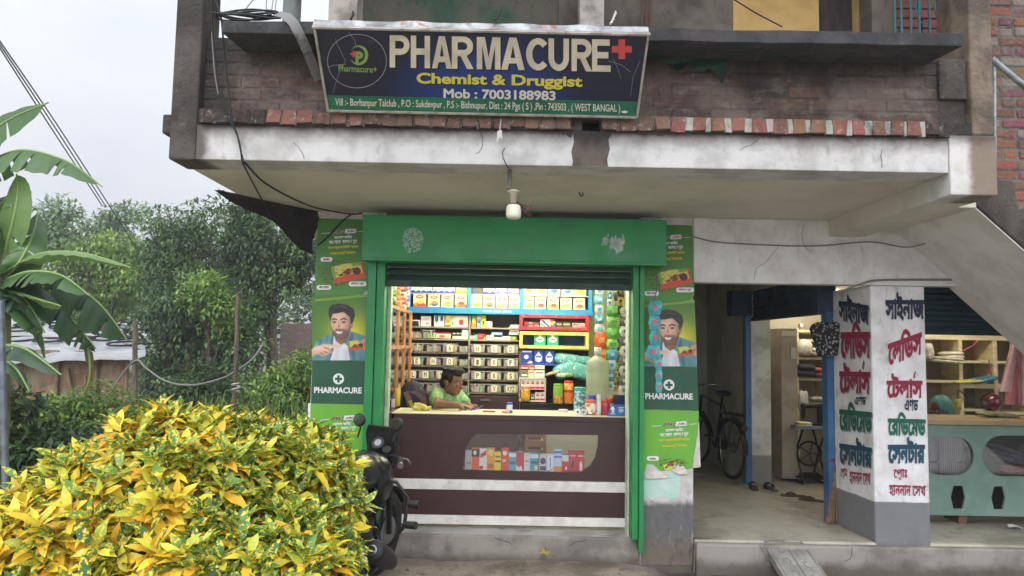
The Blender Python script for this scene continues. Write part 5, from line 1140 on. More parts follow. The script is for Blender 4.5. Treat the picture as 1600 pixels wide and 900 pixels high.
# --- hanging strips of packets
def strip(label, xt, yt, xb, yb, Y, w, col, col2, n, name='packet_strip', mat=None, twist=.35, alt=True, group='packet strips hanging inside the shop'):
    a, b = W(xt, yt, Y), W(xb, yb, Y); t = thing(name, label, 'packet strip', tuple(b), 0, group); hw = w / 2 / (FPX / (Y - CAM.y)); q = random.Random(int(xt * 3 + yt))
    mats = [M('film_%02x%02x%02x' % c, S(*c), .28, c2=tuple(v * .7 for v in S(*c)), vs=30, bump=(30, .5)) for c in (col, col2)]
    for i in range(n):
        u0, u1 = i / n, (i + .96) / n; p0, p1 = a.lerp(b, u0), a.lerp(b, u1); an = q.uniform(-twist, twist); dx = Vector((math.cos(an), math.sin(an), 0)) * hw * q.uniform(.85, 1.1); rows_ = []
        for j in range(7):
            v = j / 6; bul = math.sin(math.pi * v) ** .6 * hw * .35; p = p0.lerp(p1, v) + Vector((q.uniform(-1, 1) * hw * .06, 0, 0)); pinch = 1 - .12 * math.cos(math.pi * 2 * v)
            rows_.append([p - dx * pinch, p - dx * .5 + Vector((0, -bul, 0)), p + Vector((0, -bul * 1.2, 0)), p + dx * .5 + Vector((0, -bul, 0)), p + dx * pinch])
        mb = MB(); mb.surf(rows_); mb.surf([[v_ + Vector((0, .004, 0)) for v_ in r__] for r__ in rows_]); o = mb.build('packet', mats[i % 2 if alt else 0], t)
        c_ = p0.lerp(p1, .5); mb = MB(); bul = hw * .44; mb.add([c_ + Vector((-hw * .5, -bul - .002, (p0.z - p1.z) * .16)), c_ + Vector((hw * .45, -bul - .002, (p0.z - p1.z) * .2)), c_ + Vector((hw * .5, -bul - .002, -(p0.z - p1.z) * .12)), c_ + Vector((-hw * .4, -bul - .002, -(p0.z - p1.z) * .18))], [(0, 1, 2, 3)]); mb.build('packet_print', mats[(i + 1) % 2 if alt else 1], o)
    return t
strip('white and teal packet strip, leftmost of the strips hanging on the right', 936, 446, 937, 522, 1.1, 14, (214, 222, 226), (90, 170, 190), 5)
strip('bright orange packet strip hanging above the water jug', 939, 519, 940, 574, .9, 20, (226, 96, 44), (240, 170, 90), 2)
strip('orange packet strip hanging just right of another orange one', 948, 521, 949, 572, .92, 9, (222, 90, 40), (236, 214, 180), 2)
strip('long green packet strip hanging beside the water jug', 960, 478, 954, 600, .72, 21, (84, 170, 70), (150, 206, 110), 7)
strip('light blue packet strip hanging below the green strip', 958, 546, 952, 612, .66, 13, (96, 170, 220), (200, 224, 240), 4)
strip('dark grey packet strip hanging right of the green strip', 967, 452, 965, 608, .80, 14, (60, 62, 54), (130, 128, 110), 8)
strip('white and blue packet strip high beside the green strip', 953, 446, 952, 500, .9, 7, (206, 222, 226), (70, 150, 190), 5)
strip('black and white packet strip hanging by the right jamb', 979, 480, 976, 618, .42, 18, (226, 224, 214), (120, 116, 110), 9)
strip('yellow packet strip hanging low by the right jamb', 984, 590, 981, 650, .30, 6, (226, 180, 60), (236, 214, 130), 4)
strip('dark packet strip hanging from the top right corner', 969, 450, 970, 492, .6, 9, (50, 50, 44), (190, 170, 60), 3)
strip('orange tipped yellow packet strip low behind the counter jars', 962, 580, 961, 612, .70, 8, (226, 170, 60), (120, 140, 60), 3)
strip('black packet strip hanging high by the left jamb', 601, 448, 603, 502, .34, 10, (36, 34, 38), (90, 86, 90), 5)
strip('navy cloth-like packet strip slanting by the left jamb', 606, 464, 613, 520, .55, 8, (34, 40, 66), (50, 58, 90), 3)
strip('black and white packet strip below the black one by the left jamb', 600, 500, 599, 548, .34, 9, (210, 208, 206), (50, 48, 52), 5)
strip('red and white packet strip lowest by the left jamb', 602, 540, 601, 598, .34, 7, (186, 44, 60), (226, 214, 210), 5)
strip('thin pale packet strip beside the navy strip', 608, 500, 607, 560, .5, 6, (206, 200, 176), (150, 140, 120), 5)
strip('orange and white packet strip below the shop ceiling on the left', 629, 446, 629, 486, 1.3, 13, (226, 110, 50), (236, 220, 206), 4)
strip('lime and white packet strip below the shop ceiling on the left', 614, 446, 614, 472, 1.0, 12, (226, 230, 200), (140, 190, 70), 3)
strip('pink and orange packet strip above the glass cabinet', 622, 444, 623, 478, 1.15, 9, (226, 150, 130), (240, 200, 140), 4)
strip('violet and white packet strip beside the blue cabinet', 637, 445, 637, 480, 1.5, 7, (150, 130, 190), (232, 228, 236), 4)
# teal strip hanging outside in front of the right poster
strip('turquoise packet strip hanging outside in front of the right poster', 1024, 470, 1021, 562, -.16, 19, (80, 176, 184), (206, 90, 110), 4, twist=.6, alt=False, group='turquoise packets outside')
strip('short turquoise packet strip dangling below the outer strip', 1029, 560, 1030, 614, -.16, 11, (80, 180, 186), (206, 90, 110), 3, twist=.6, alt=False, group='turquoise packets outside')
tg = tag(MB().tube([W(1026, 430, -.16), W(1027, 450, -.16), W(1022, 470, -.16)], .004, 5).build('hanging_string', M('violet_string', S(90, 84, 120), .7)), 'violet string from which the outer turquoise packets hang', 'string'); recentre(tg)

# --- orange wood glass cabinet along the left wall
GC = thing('glass_cabinet', 'orange wood cabinet with glass doors along the left shop wall', 'cabinet', (-1.15, 1.1, .2))
ow = M('orange_wood', S(204, 146, 96), .45, c2=S(176, 112, 66), vs=9, vv=(1, 1, .2)); XF = -1.02
zt_ = 1.98; zm = W(625, 545, 1.1).z
mb = MB()
post = lambda y, w=.022: MB().box(XF - .03, y, .95, XF, y + w, zt_).build('post', ow, GC, bevel=.002)
for y in (.52, .95, 1.36, 1.80): post(y)
for z in (zt_ - .03, zm, .95): MB().box(XF - .028, .52, z, XF + .002, 1.83, z + .03).build('rail', ow, GC, bevel=.002)
mb = MB(); mb.box(XF - .018, .53, .96, XF - .015, 1.82, zt_ - .01); mb.build('glass_pane', glass('pane', (.92, .95, .92), .10), GC)
MB().box(-1.255, .5, .2, XF, 1.83, .949).build('base', brown_m, GC, bevel=.004); MB().box(-1.262, .5, .95, -1.255, 1.83, zt_).build('back_panel', shopw_m, GC)
for z in (1.2, 1.45, 1.72): MB().box(-1.254, .53, z, XF - .03, 1.82, z + .008).build('shelf_board', M('glass_shelf', S(170, 180, 170), .2), GC)
q = random.Random(8)
for z in (1.21, 1.46, 1.73):
    for j in range(6):
        y = .6 + j * .2 + q.uniform(0, .05); c = q.choice([(226, 224, 206), (190, 206, 200), (214, 190, 120), (206, 120, 100), (120, 150, 170), (232, 228, 216)]); h = q.uniform(.07, .14); x = -1.16; w = q.uniform(.05, .1)
        t = thing('cabinet_carton', f'{["tall", "small", "pale", "squat", "plain", "narrow"][j]} carton {ORD[j]} from the door on the {["lowest", "middle", "highest"][[1.21, 1.46, 1.73].index(z)]} shelf of the glass cabinet', 'carton', (x, y, z), 0, 'cartons in the glass cabinet')
        MB().box(x - .05, y, z, x + .05, y + w, z + h).build('box', M('card_%02x%02x%02x' % c, S(*c), .5), t, bevel=.0015); MB().box(x + .0502, y + w * .15, z + h * .3, x + .0512, y + w * .85, z + h * .55).build('print', M('print_b0604a', S(176, 96, 74), .5), t)

# --- the counter
CO = thing('shop_counter', 'dark brown pharmacy counter with cream top, white bands and a display window', 'counter', (0, .2, .2))
YC = .2
a, b = W(612, 645.5, YC), W(979, 651, YC); X0, X1 = W(614, 700, YC).x, .926
zt0 = .5 * (a.z + b.z)
MB().box(X0 - .02, YC - .012, zt0 - .004, X1 - .001, .66, CT).build('top', M('counter_cream', S(228, 222, 186), .35, c2=S(214, 206, 170), vs=5, stain=[(9, (2, 1, 1), .6, .7, S(190, 180, 150), .5)]), CO, bevel=.003)
MB().box(X0, YC - .002, zt0 - .045, X1, YC + .02, zt0 - .006).build('edge_board', brown_m, CO, bevel=.003)
PC_ = lambda x, y: W(x, y, YC)
hole = [PC_(*p) for p in ((723, 734), (724, 715), (728, 700), (735, 687), (745, 678), (935, 680), (934, 698), (930, 715), (922, 728), (908, 737.5), (880, 738))]
zb1 = W(800, 749.5, YC).z
outer = [Vector((X0, YC, zb1)), Vector((X1, YC, zb1)), Vector((X1, YC, zt0 - .046)), Vector((X0, YC, zt0 - .046))]
flat2 = lambda L_: [Vector((p.x, p.z, 0)) for p in L_]
tr = tessellate_polygon([flat2(outer), flat2(hole)]); allp = outer + hole
mb = MB()
for dy, fl in ((0, 0), (.018, 1)): mb.add([p + Vector((0, dy, 0)) for p in allp], [tuple(t) if not fl else tuple(t[::-1]) for t in tr])
nh = len(hole)
for i in range(nh): mb.add([hole[i], hole[(i + 1) % nh], hole[(i + 1) % nh] + Vector((0, .018, 0)), hole[i] + Vector((0, .018, 0))], [(0, 1, 2, 3)])
mb.build('front_panel', brown_m, CO)
mb = MB(); mb.prism([p + Vector((0, .020, 0)) for p in hole], (0, .003, 0)); mb.build('window_pane', glass('counter_pane', (.95, .95, .95), .07), CO)
wb = M('white_band', S(224, 220, 214), .5, c2=S(204, 198, 190), vs=8, stain=[(14, (1, 1, 2), .62, .7, S(150, 120, 100), .6)], bump=(40, .2))
z1, z2, z3, z4 = (W(800, y, YC).z for y in (750.5, 766.5, 806.5, 820.5))
MB().box(X0 + .004, YC - .012, z2, X1, YC + .02, z1).build('white_band', wb, CO, bevel=.003)
MB().box(X0, YC, z3 + .001, X1, YC + .02, z2 - .001).build('front_panel', brown_m, CO, bevel=.002)
MB().box(X0 + .004, YC - .01, z4, X1, YC + .02, z3).build('white_band', wb, CO, bevel=.003)
MB().box(X0, YC + .03, .2, X0 + .02, .64, zt0 - .006).build('end_panel', M('side_laminate', S(96, 62, 52), .45), CO)
MB().box(W(596, 700, YC).x, YC + .03, .2, X0 - .001, .6, zt0 - .05).build('side_flap', M('side_laminate', S(96, 62, 52), .45), CO, bevel=.003)
MB().box(W(596, 700, YC).x, YC + .01, zt0 - .046, X0 - .021, .62, CT - .004).build('flap_top', brown_m, CO, bevel=.003)
zs = W(800, 737.5, YC).z
MB().box(-.55, YC + .03, zs - .014, X1 - .03, .44, zs - .001).build('display_shelf', M('glass_shelf', S(170, 180, 170), .2), CO)
sill_m = M('sill_screed', S(178, 174, 168), .7, c2=S(150, 146, 140), vs=4, stain=[(7, (.6, 1, 1), .56, .66, S(84, 84, 86), .6)])
MB().box(X0 - .03, .03, .199, X1 + .05, YC + .1, .204).build('floor_sill', sill_m, B)
# boxes in the window
win = [(727, 737, 705, (190, 186, 186), [((150, 146, 146), rc(.2, .3, .9, .4))], 'grey'), (737.2, 749, 701, (226, 96, 50), [((40, 30, 30), rc(0, .6, 1, .95)), ((236, 226, 210), el(.4, .78, .2, .1))], 'orange and black'), (749.2, 760.4, 702, (232, 226, 222), [((206, 40, 40), [(.1, .55), (.9, .7), (.95, .95), (.15, .75)]), ((206, 40, 40), rc(.05, .05, .5, .2))], 'white with red lettering'), (761, 772.5, 701, (226, 160, 40), [((240, 210, 120), el(.5, .8, .36, .15)), ((180, 110, 30), rc(.15, .1, .85, .3))], 'amber'),
       (773, 782.5, 707, (236, 214, 40), [((60, 60, 30), rc(.1, .45, .9, .55)), ((120, 120, 30), rc(.1, .7, .9, .8))], 'yellow'), (784, 794.7, 701, (226, 74, 44), [((240, 230, 220), el(.45, .78, .3, .1)), ((240, 200, 180), rc(.15, .4, .6, .5))], 'orange red'), (795.3, 806, 707, (90, 170, 186), [((226, 232, 232), rc(0, .75, 1, .95)), ((40, 110, 130), rc(.1, .35, .9, .5))], 'turquoise'), (806.6, 818, 708, (200, 36, 70), [((236, 226, 226), [(0, 0), (.9, 0), (.7, .3), (.4, .2), (0, .35)])], 'crimson'), (819, 828, 708, (214, 218, 222), [((140, 150, 160), rc(.2, .5, .8, .6))], 'pale grey'),
       (828.6, 841, 707, (70, 160, 180), [((220, 230, 230), rc(0, .7, 1, .92)), ((30, 100, 120), rc(.1, .4, .9, .55)), ((226, 214, 160), rc(.55, .05, .9, .3))], 'teal and white'), (843, 854, 709, (206, 206, 216), [((70, 54, 90), el(.5, .6, .4, .2)), ((60, 50, 76), rc(.1, .05, .9, .3))], 'white with purple emblem'), (855, 865, 709, (228, 232, 236), [((90, 140, 200), rc(.42, .2, .56, .8)), ((60, 110, 60), [(0, 0), (.9, .2), (1, .28), (1, .2), (.3, 0)])], 'white with a blue syringe'), (866, 877.5, 701, (196, 214, 236), [((60, 120, 200), rc(0, .82, 1, .92)), ((60, 120, 200), rc(0, .62, 1, .7)), ((226, 150, 60), rc(0, 0, 1, .24))], 'light blue with orange foot'), (878.5, 888, 709, (196, 40, 60), [((220, 224, 226), rc(0, .6, 1, .98)), ((240, 230, 230), el(.65, .2, .14, .1))], 'red and grey'),
       (888.6, 901, 703, (196, 28, 52), [((232, 200, 200), rc(.15, .74, .85, .8)), ((60, 20, 30), [(.4, .1), (.6, .3), (.7, .55), (.45, .5), (.35, .3)])], 'red with dark dancer'), (901.4, 913, 703.5, (200, 30, 54), [((232, 200, 200), rc(.15, .74, .85, .8)), ((236, 226, 222), [(.4, .05), (.7, .05), (.75, .35), (.55, .55), (.35, .4)])], 'red with white dancer')]
for i, (x0, x1, yt, col, pr_, d) in enumerate(win):
    carton('medicine_box', f'{d} medicine box, {ORD[i]} from the left in the counter window', 'carton', onz((x0, yt, x1, 736), zs + .001, .25), .25, .045, col, pr_, 'boxes in the counter window')
# seen through the window: bottle, chair, white panel
jar('syrup_bottle', 'brown syrup bottle with yellow label behind the window boxes', 'bottle', 812.5, 676, 720, .42, 12, M('brown_glass', S(50, 28, 20), .15), pl('brown', (110, 30, 40)), .12, [(.28, .6, pl('yellowlab', (226, 200, 70)))], neck=.5, z=zs + .001)
CH = thing('plastic_chair', 'brown plastic chair with slotted back behind the counter window', 'chair', (W(837, 700, 1.0).x, 1.0, .2))
ch_m = M('chair_brown', S(150, 100, 70), .45, c2=S(136, 88, 60), vs=5); cx = W(837, 700, 1.0).x
for j in range(5):
    z = .56 + j * .085; MB().box(cx - .085 + .004 * j, 1.0 + j * .012, z, cx + .085 - .004 * j, 1.022 + j * .012, z + .066).build('back_slat', ch_m, CH, bevel=.006)
MB().box(cx - .095, .78, .60 - .02, cx + .095, 1.0, .60).build('seat', ch_m, CH, bevel=.01)
for sx in (-1, 1): MB().tube([(cx + sx * .088, 1.01, .55), (cx + sx * .076, 1.075, 1.0)], .014, 8).build('back_post', ch_m, CH); MB().tube([(cx + sx * .09, .8, .58), (cx + sx * .1, .78, .2)], .016, 8).build('leg', ch_m, CH); MB().tube([(cx + sx * .09, 1.0, .58), (cx + sx * .1, 1.03, .2)], .016, 8).build('leg', ch_m, CH)
MB().box(.30, 1.2, .2, .98, 1.24, 1.0).build('low_partition', M('cream_panel', S(206, 206, 186), .6), B)
# clutter on the left end of the counter
PN = thing('pen_cup', 'dark pen cup crammed with pens at the left end of the counter', 'pen cup', tuple(W(604, 643, .34))); c = W(604, 641, .34); c.z = CT
MB().lathe([(0, 0), (.034, 0), (.04, .1), (.035, .1), (.03, .01), (0, .01)], c, n=16).build('cup', pl('black', (34, 28, 30)), PN)
for j, (dx, dy, h, col) in enumerate(((-.02, 0, .17, (200, 40, 60)), (.0, .01, .19, (40, 40, 60)), (.02, -.01, .16, (70, 60, 120)), (-.012, -.012, .15, (220, 210, 200)), (.012, .014, .2, (30, 30, 30)))): MB().cyl(c + Vector((dx * .5, dy, .02)), c + Vector((dx * 1.6, dy, h)), .004, n=6).build('pen', M('pen%d' % j, S(*col), .4), PN)
jar('lotion_bottle', 'black and white pump bottle on the left counter end', 'bottle', 612, 606, 636, .62, 10, pl('darkbottle', (60, 52, 60)), pl('black', (34, 28, 30)), .2, [(.15, .6, pl('greylab', (190, 180, 176)))], neck=.5, z=CT - .02)
jar('lotion_bottle', 'pink capped bottle behind the pump bottle', 'bottle', 613, 595, 622, .8, 8, pl('pink', (226, 150, 150)), pl('red', (200, 40, 44)), .25, neck=.6, z=CT)
jar('squeeze_bottle', 'bright yellow squeeze bottle left of the backpack', 'bottle', 621, 601, 628, .8, 9, pl('yellow', (230, 200, 30)), pl('yellow', (230, 200, 30)), .08, neck=.95, z=CT)
jar('squeeze_bottle', 'pale yellow bottle near the left jamb', 'bottle', 606, 598, 624, .8, 6, pl('olive', (186, 176, 70)), pl('olive', (186, 176, 70)), .1, z=CT)
MB().box(W(594, 0, .8).x, .67, 1.0, W(640, 0, .8).x, .98, CT - .001).build('side_ledge', brown_m, B)
BP = thing('backpack', 'black backpack with maroon straps on a chair beside the shopkeeper', 'backpack', tuple(W(643, 640, .86)))
c = W(644, 628, .9); mb = MB(); mb.ell(c, (.135, .08, .20)); o = remesh(mb, 'bag', M('black_nylon', S(34, 36, 46), .7, bump=(60, .4)), BP, .02, 3)
for (pts, col) in ((((634, 612), (638, 622), (640, 632), (644, 641)), (112, 84, 92)), (((643, 611), (652, 615), (660, 622), (664, 632)), (104, 78, 86))):
    p = [W(x, y, .80) for x, y in pts]; mb = MB(); w = Vector((.022, 0, .008)); mb.surf([[q_ - w for q_ in p], [q_ + w for q_ in p]]); mb.surf([[q_ - w + Vector((0, .006, 0)) for q_ in p], [q_ + w + Vector((0, .006, 0)) for q_ in p]]); mb.build('strap', M('strap_cloth', S(*col), .8), BP)
p = [W(x, y, .79) for x, y in ((640, 626), (644, 634), (648, 641))]; mb = MB(); w = Vector((.016, 0, .006)); mb.surf([[q_ - w for q_ in p], [q_ + w for q_ in p]]); mb.build('strap_lining', M('strap_yellow', S(176, 170, 60), .8), BP)
mb = MB(); c = W(662, 637, .42); c.z = CT + .03
for j in range(9): mb.ell(c + Vector((q.uniform(-.06, .06), q.uniform(-.03, .03), q.uniform(-.025, .012))), (q.uniform(.03, .05), .03, q.uniform(.015, .028)), Matrix.Rotation(q.uniform(-1, 1), 3, 'Y'), 10, 6)
tag(recentre(remesh(mb, 'duster_cloth', M('yellow_cloth', S(206, 196, 110), .9, c2=S(170, 150, 60), vs=24, bump=(50, .7)), None, .006, 3)), 'crumpled yellow duster cloth lying on the counter', 'cloth')
c0, c1 = W(718, 641.5, .36), W(746, 641.5, .3)
tag(recentre(MB().obox((W(733, 640, .38).x, .38, CT + .006), (.15, .1, .01), (0, 0, .15)).build('notepad', M('pad_white', S(232, 232, 230), .6), bevel=.002)), 'white notepad under the writing hand on the counter', 'notepad')
tag(recentre(MB().obox((W(764, 640, .40).x, .40, CT + .005), (.10, .07, .008), (0, 0, -.1)).build('wallet', M('pad_brown', S(120, 90, 76), .6), bevel=.002)), 'flat brown wallet lying right of the notepad', 'wallet')
tag(recentre(MB().obox((W(789, 641, .34).x, .34, CT + .008), (.04, .04, .014), (0, 0, .3)).build('pill_carton', M('pad_orange', S(230, 120, 60), .6), bevel=.002)), 'tiny orange carton beside the blue labelled bottle', 'carton')
tag(recentre(MB().obox((W(880, 640, .50).x, .50, CT + .012), (.07, .06, .024), (0, 0, .1)).build('white_carton', M('pad_grey', S(210, 208, 200), .6), bevel=.002)), 'low white carton lying before the black base', 'carton')
# ================================================================ shopkeeper behind the counter
skin = NT('skin'); cur = skin.mix(skin.rmp(skin.noise(9, 4), .35, .7), S(128, 84, 58), S(106, 66, 46)); skin.l(cur, skin.b.inputs['Base Color']); skin.b.inputs['Roughness'].default_value = .5
skin.b.inputs['Subsurface Weight'].default_value = .05; skin.b.inputs['Subsurface Radius'].default_value = (.02, .008, .004)
skin_m = skin.m; hair_m = M('black_hair', S(14, 13, 14), .62, c2=S(24, 21, 21), vs=40, vv=(1, 1, .3), bump=(70, .9, .01), spec=.3)
def frame_of(fwd, up=(0, 0, 1)):
    f = Vector(fwd).normalized(); u = Vector(up); l = u.cross(f).normalized(); u = f.cross(l); return Matrix((f, l, u)).transposed()   # x forward, y left, z up
def head_shapes(mb, c, F, s=1.0):
    """skull, jaw, brow, nose, lips, ears, eye sockets around head centre c (forward = F x)"""
    q = lambda x, y, z: Vector(c) + F @ (Vector((x, y, z)) * s)
    E_ = lambda p, r: mb.ell(q(*p), tuple(k * s for k in r), F, 18, 12)
    E_((-.01, 0, .035), (.092, .074, .088)); E_((.022, 0, -.03), (.066, .058, .082)); E_((.045, 0, -.082), (.034, .034, .026))   # cranium, face, chin
    E_((.052, 0, .022), (.034, .052, .016)); E_((.090, 0, -.014), (.012, .010, .028)); E_((.100, 0, -.032), (.016, .014, .012))   # brow, nose bridge, tip
    E_((.080, 0, -.056), (.014, .022, .0075)); E_((.078, 0, -.066), (.013, .019, .007))                                          # lips
    for sy in (-1, 1): E_((.052, sy * .040, -.022), (.026, .020, .02)); E_((-.006, sy * .078, -.012), (.020, .009, .032)); E_((.000, sy * .052, -.06), (.04, .014, .03))
def eyes(par, c, F, s=1.0):
    for sy in (-1, 1):
        p = Vector(c) + F @ (Vector((.0765, sy * .030, .003)) * s)
        mb = MB(); mb.ell(p, .0112 * s, n=12, m=8); e_ = mb.build('eye', M('eye_white', S(168, 156, 146), .35), par)
        mb = MB(); mb.ell(p + F @ Vector((.0075 * s, 0, 0)), .0068 * s, n=10, m=6); mb.build('iris', M('iris', S(24, 16, 14), .2), e_)
        mb = MB(); mb.tube([Vector(c) + F @ (Vector((.082 - .012 * abs(t), sy * (.030 + .022 * t), .026 - .006 * t * t)) * s) for t in (-1, -.5, 0, .5, 1)], [.002 * s, .004 * s, .0045 * s, .004 * s, .0015 * s], 6); mb.build('eyebrow', hair_m, par)
def finger(mb, base, d, up, lens, r, curl):
    p = Vector(base); d = Vector(d).normalized(); ax = d.cross(Vector(up)).normalized()
    for i, L_ in enumerate(lens):
        d2 = Matrix.Rotation(-curl * (i + .6), 3, ax) @ d; q_ = p + d2 * L_; mb.capsule(p, q_, r * (1 - .1 * i), r * (.92 - .1 * i), 10); p = q_
    return p
PK = thing('person', 'young man in a light green polo shirt writing at the counter, looking to the right', 'person', tuple(W(700, 640, .86)))
PK['label'] = 'young man in a light green polo shirt writing at the pharmacy counter'
hc = W(707, 597, .74); FH = frame_of((.86, -.46, -.14))
nk = W(700, 612, .80); shR = W(683, 616, .72); shL = W(716, 617, .92); elR = W(684, 636, .50); elR.z = CT + .05; wrR = W(716, 636, .42); wrR.z = CT + .045; hip = W(690, 668, 1.0); chest = W(699, 632, .80)
body = MB(); head_shapes(body, hc, FH, 1.02)
body.capsule(hc + FH @ Vector((-.02, 0, -.06)), nk + Vector((0, .02, -.05)), .053, .060)
body.capsule(shR + Vector((.015, 0, -.02)), elR, .046, .040); body.capsule(elR, wrR, .040, .026); 
elL = W(738, 640, .78); elL.z = CT - .02; wrL = W(742, 641, .5); wrL.z = CT + .03
body.capsule(shL + Vector((0, 0, -.03)), elL, .044, .038); body.capsule(elL, wrL, .036, .026)
body.ell(chest + Vector((0, .02, -.03)), (.085, .065, .12))
# writing hand: palm and five fingers closed on the pen
hd = (Vector((.93, -.30, -.06))).normalized(); hu = Vector((0, 0, 1)); hs = hd.cross(hu).normalized()
pc = wrR + hd * .045; body.ell(pc, (.048, .038, .018), frame_of(hd), 14, 10); body.capsule(wrR, pc, .026, .024)
for i, (o_, L_) in enumerate(((.030, (.036, .024, .018)), (.011, (.040, .027, .02)), (-.009, (.038, .025, .019)), (-.027, (.030, .02, .016)))):
    finger(body, pc + hd * .036 + hs * o_ + hu * .004, hd, hu, L_, .0088 if i < 3 else .0078, .55 + .1 * i)
finger(body, pc + hs * .036 - hd * .008, (hd + hs * .7).normalized(), hu, (.034, .026), .0098, .35)
pcl = wrL + Vector((-.04, -.01, -.006)); body.ell(pcl, (.045, .036, .017), None, 12, 8)
for i, o_ in enumerate((-.027, -.009, .009, .027)): finger(body, pcl + Vector((-.036, o_, 0)), (-1, 0, -.05), hu, (.034 - .004 * abs(i - 1), .024, .018), .0085, .3)
finger(body, pcl + Vector((0, -.034, 0)), (-.7, -.7, 0), hu, (.03, .024), .0095, .2)
remesh(body, 'body', skin_m, PK, .0055, 5)
eyes(PK, hc, FH, 1.02)
hr = MB(); hq = lambda x, y, z: hc + FH @ Vector((x, y, z))
hr.ell(hq(-.022, 0, .050), (.094, .081, .078), FH); hr.ell(hq(.04, .0, .105), (.058, .066, .034), FH); hr.ell(hq(.066, -.02, .088), (.030, .045, .026), FH); hr.ell(hq(-.075, 0, -.01), (.042, .066, .07), FH)
for sy in (-1, 1): hr.ell(hq(.012, sy * .074, .03), (.030, .012, .036), FH)
rr_ = random.Random(2)
for i in range(26): a_ = rr_.uniform(0, 6.28); hr.ell(hq(-.01 + .075 * math.cos(a_), .065 * math.sin(a_), .092 + rr_.uniform(0, .02)), (.022, .014, .013), FH, 8, 6)
remesh(hr, 'hair', hair_m, PK, .007, 2)
st = MB(); st.capsule(shR, shR.lerp(elR, .55), .060, .056); st.capsule(shL, shL.lerp(elL, .5), .056, .052)
st.capsule(shR + Vector((.03, .03, -.005)), shL + Vector((-.04, 0, -.01)), .062, .058); st.ell(chest.lerp(hip, .15), (.132, .115, .17)); st.ell(hip.lerp(chest, .35), (.145, .13, .22)); st.capsule(chest, nk + Vector((0, .02, -.05)), .09, .060); st.ell(shR + Vector((-.005, .08, -.05)), (.075, .085, .09))
polo = M('green_polo', S(132, 170, 112), .85, c2=S(108, 148, 92), vs=9, vr=(.4, .62), bump=(26, .5, .02))
remesh(st, 'shirt', polo, PK, .009, 5)
mb = MB(); nc = nk + Vector((.005, 0, -.012)); CF = frame_of(FH @ Vector((1, 0, 0)) + Vector((0, -.3, 0)))
ring_ = lambda r_, z, dz: [nc + CF @ Vector((r_ * math.cos(t), r_ * math.sin(t), z - dz * math.cos(t))) for t in np.linspace(.35, 2 * math.pi - .35, 22)]
mb.surf([ring_(.066, .022, .02), ring_(.072, .030, .022), ring_(.094, -.022, .034)]); mb.build('collar', M('polo_collar', S(150, 186, 128), .85, bump=(40, .3)), PK)
tip = pc + hd * .085 + Vector((0, 0, -.02)); mb = MB(); mb.cyl(tip + Vector((-.005, 0, -.012)), tip + Vector((.085, .02, .035)), .0045, n=8); recentre(tag(mb.build('pen', M('purple_pen', S(100, 84, 170), .35)), 'purple pen held in the writing hand of the shopkeeper', 'pen'))

# ================================================================ lamp and bits under the balcony
LP = thing('bulb_lamp', 'white square bulb hanging from a grey rod under the balcony', 'lamp', tuple(W(801, 343, -.95)))
rod_t, rod_b = G(801, 264, 2.68), W(801, 296, -1.47); yL = rod_t.y
LPx = lambda x, y: W(x, y, yL)
MB().box(LPx(798, 0).x, yL - .008, LPx(800, 296).z, LPx(805, 0).x, yL + .008, 2.68).build('rod', M('lamp_rod', S(92, 86, 82), .7), LP, bevel=.002)
c = LPx(802, 312); MB().lathe([(0, .06), (.016, .06), (.036, .052), (.036, .045), (.022, .035), (.020, -.02), (0, -.02)], c, n=18).build('holder', M('lamp_holder', S(168, 160, 140), .5), LP)
c = LPx(802.5, 331); h = .040
MB().lathe([(0, h * 1.05), (.030, h * 1.03), (.040, h * .85), (.0445, h * .4), (.0445, -h * .5), (.041, -h * .85), (.030, -h * 1.02), (0, -h * 1.08)], c, n=24).build('bulb', M('bulb_white', S(214, 212, 190), .3), LP)
mb = MB(); q = random.Random(6)
for j in range(7):
    a = LPx(806, 314) + Vector((q.uniform(-.01, .01), 0, 0)); b = LPx(829 + q.uniform(-3, 2), 336 + q.uniform(-4, 3)); mid = a.lerp(b, .5) + Vector((q.uniform(-.015, .015), q.uniform(-.02, .02), q.uniform(-.015, .015))); mb.tube([a, mid, b, b.lerp(a, .15) + Vector((0, .01, -.01))], .0035, 5)
mb.ell(LPx(824, 328), (.018, .014, .030), Matrix.Rotation(.7, 3, 'Y'), 10, 8)
mb.build('wire_bundle', M('rusty_wire', S(74, 58, 52), .8), LP)
cable = M('black_cable', S(26, 25, 26), .6); grey_w = M('grey_wire', S(120, 116, 112), .6)
def wire(label, pts, r, mat, name='cable', cat='cable', group=None, n=6, wig=0.0):
    pts = [Vector(p) for p in pts]; out_ = []; q = random.Random(len(pts) * 7 + int(abs(pts[0].x) * 100))
    for i in range(len(pts) - 1):                       # smooth through the points
        p0, p1, p2, p3 = pts[max(i - 1, 0)], pts[i], pts[i + 1], pts[min(i + 2, len(pts) - 1)]
        for t in np.linspace(0, 1, 7)[:-1]:
            t = float(t); out_.append(.5 * ((2 * p1) + (p2 - p0) * t + (2 * p0 - 5 * p1 + 4 * p2 - p3) * t * t + (3 * p1 - p0 - 3 * p2 + p3) * t ** 3) + Vector((q.uniform(-wig, wig), 0, q.uniform(-wig, wig))))
    out_.append(pts[-1]); o = MB().tube(out_, r, n).build(name, mat); tag(o, label, cat, group); return recentre(o)
wire('black cable dropping from the balcony corner to the left poster top', [W(331, -10, -1.75), W(345, 25, -1.75), W(351, 90, -1.68), W(362, 180, -1.66), W(372, 215, -1.64), W(379, 247, -1.63), W(386, 258, -1.58), W(420, 290, -1.1), W(485, 322, -.45), W(545, 334, -.05), W(566, 333, -.02)], .006, cable)
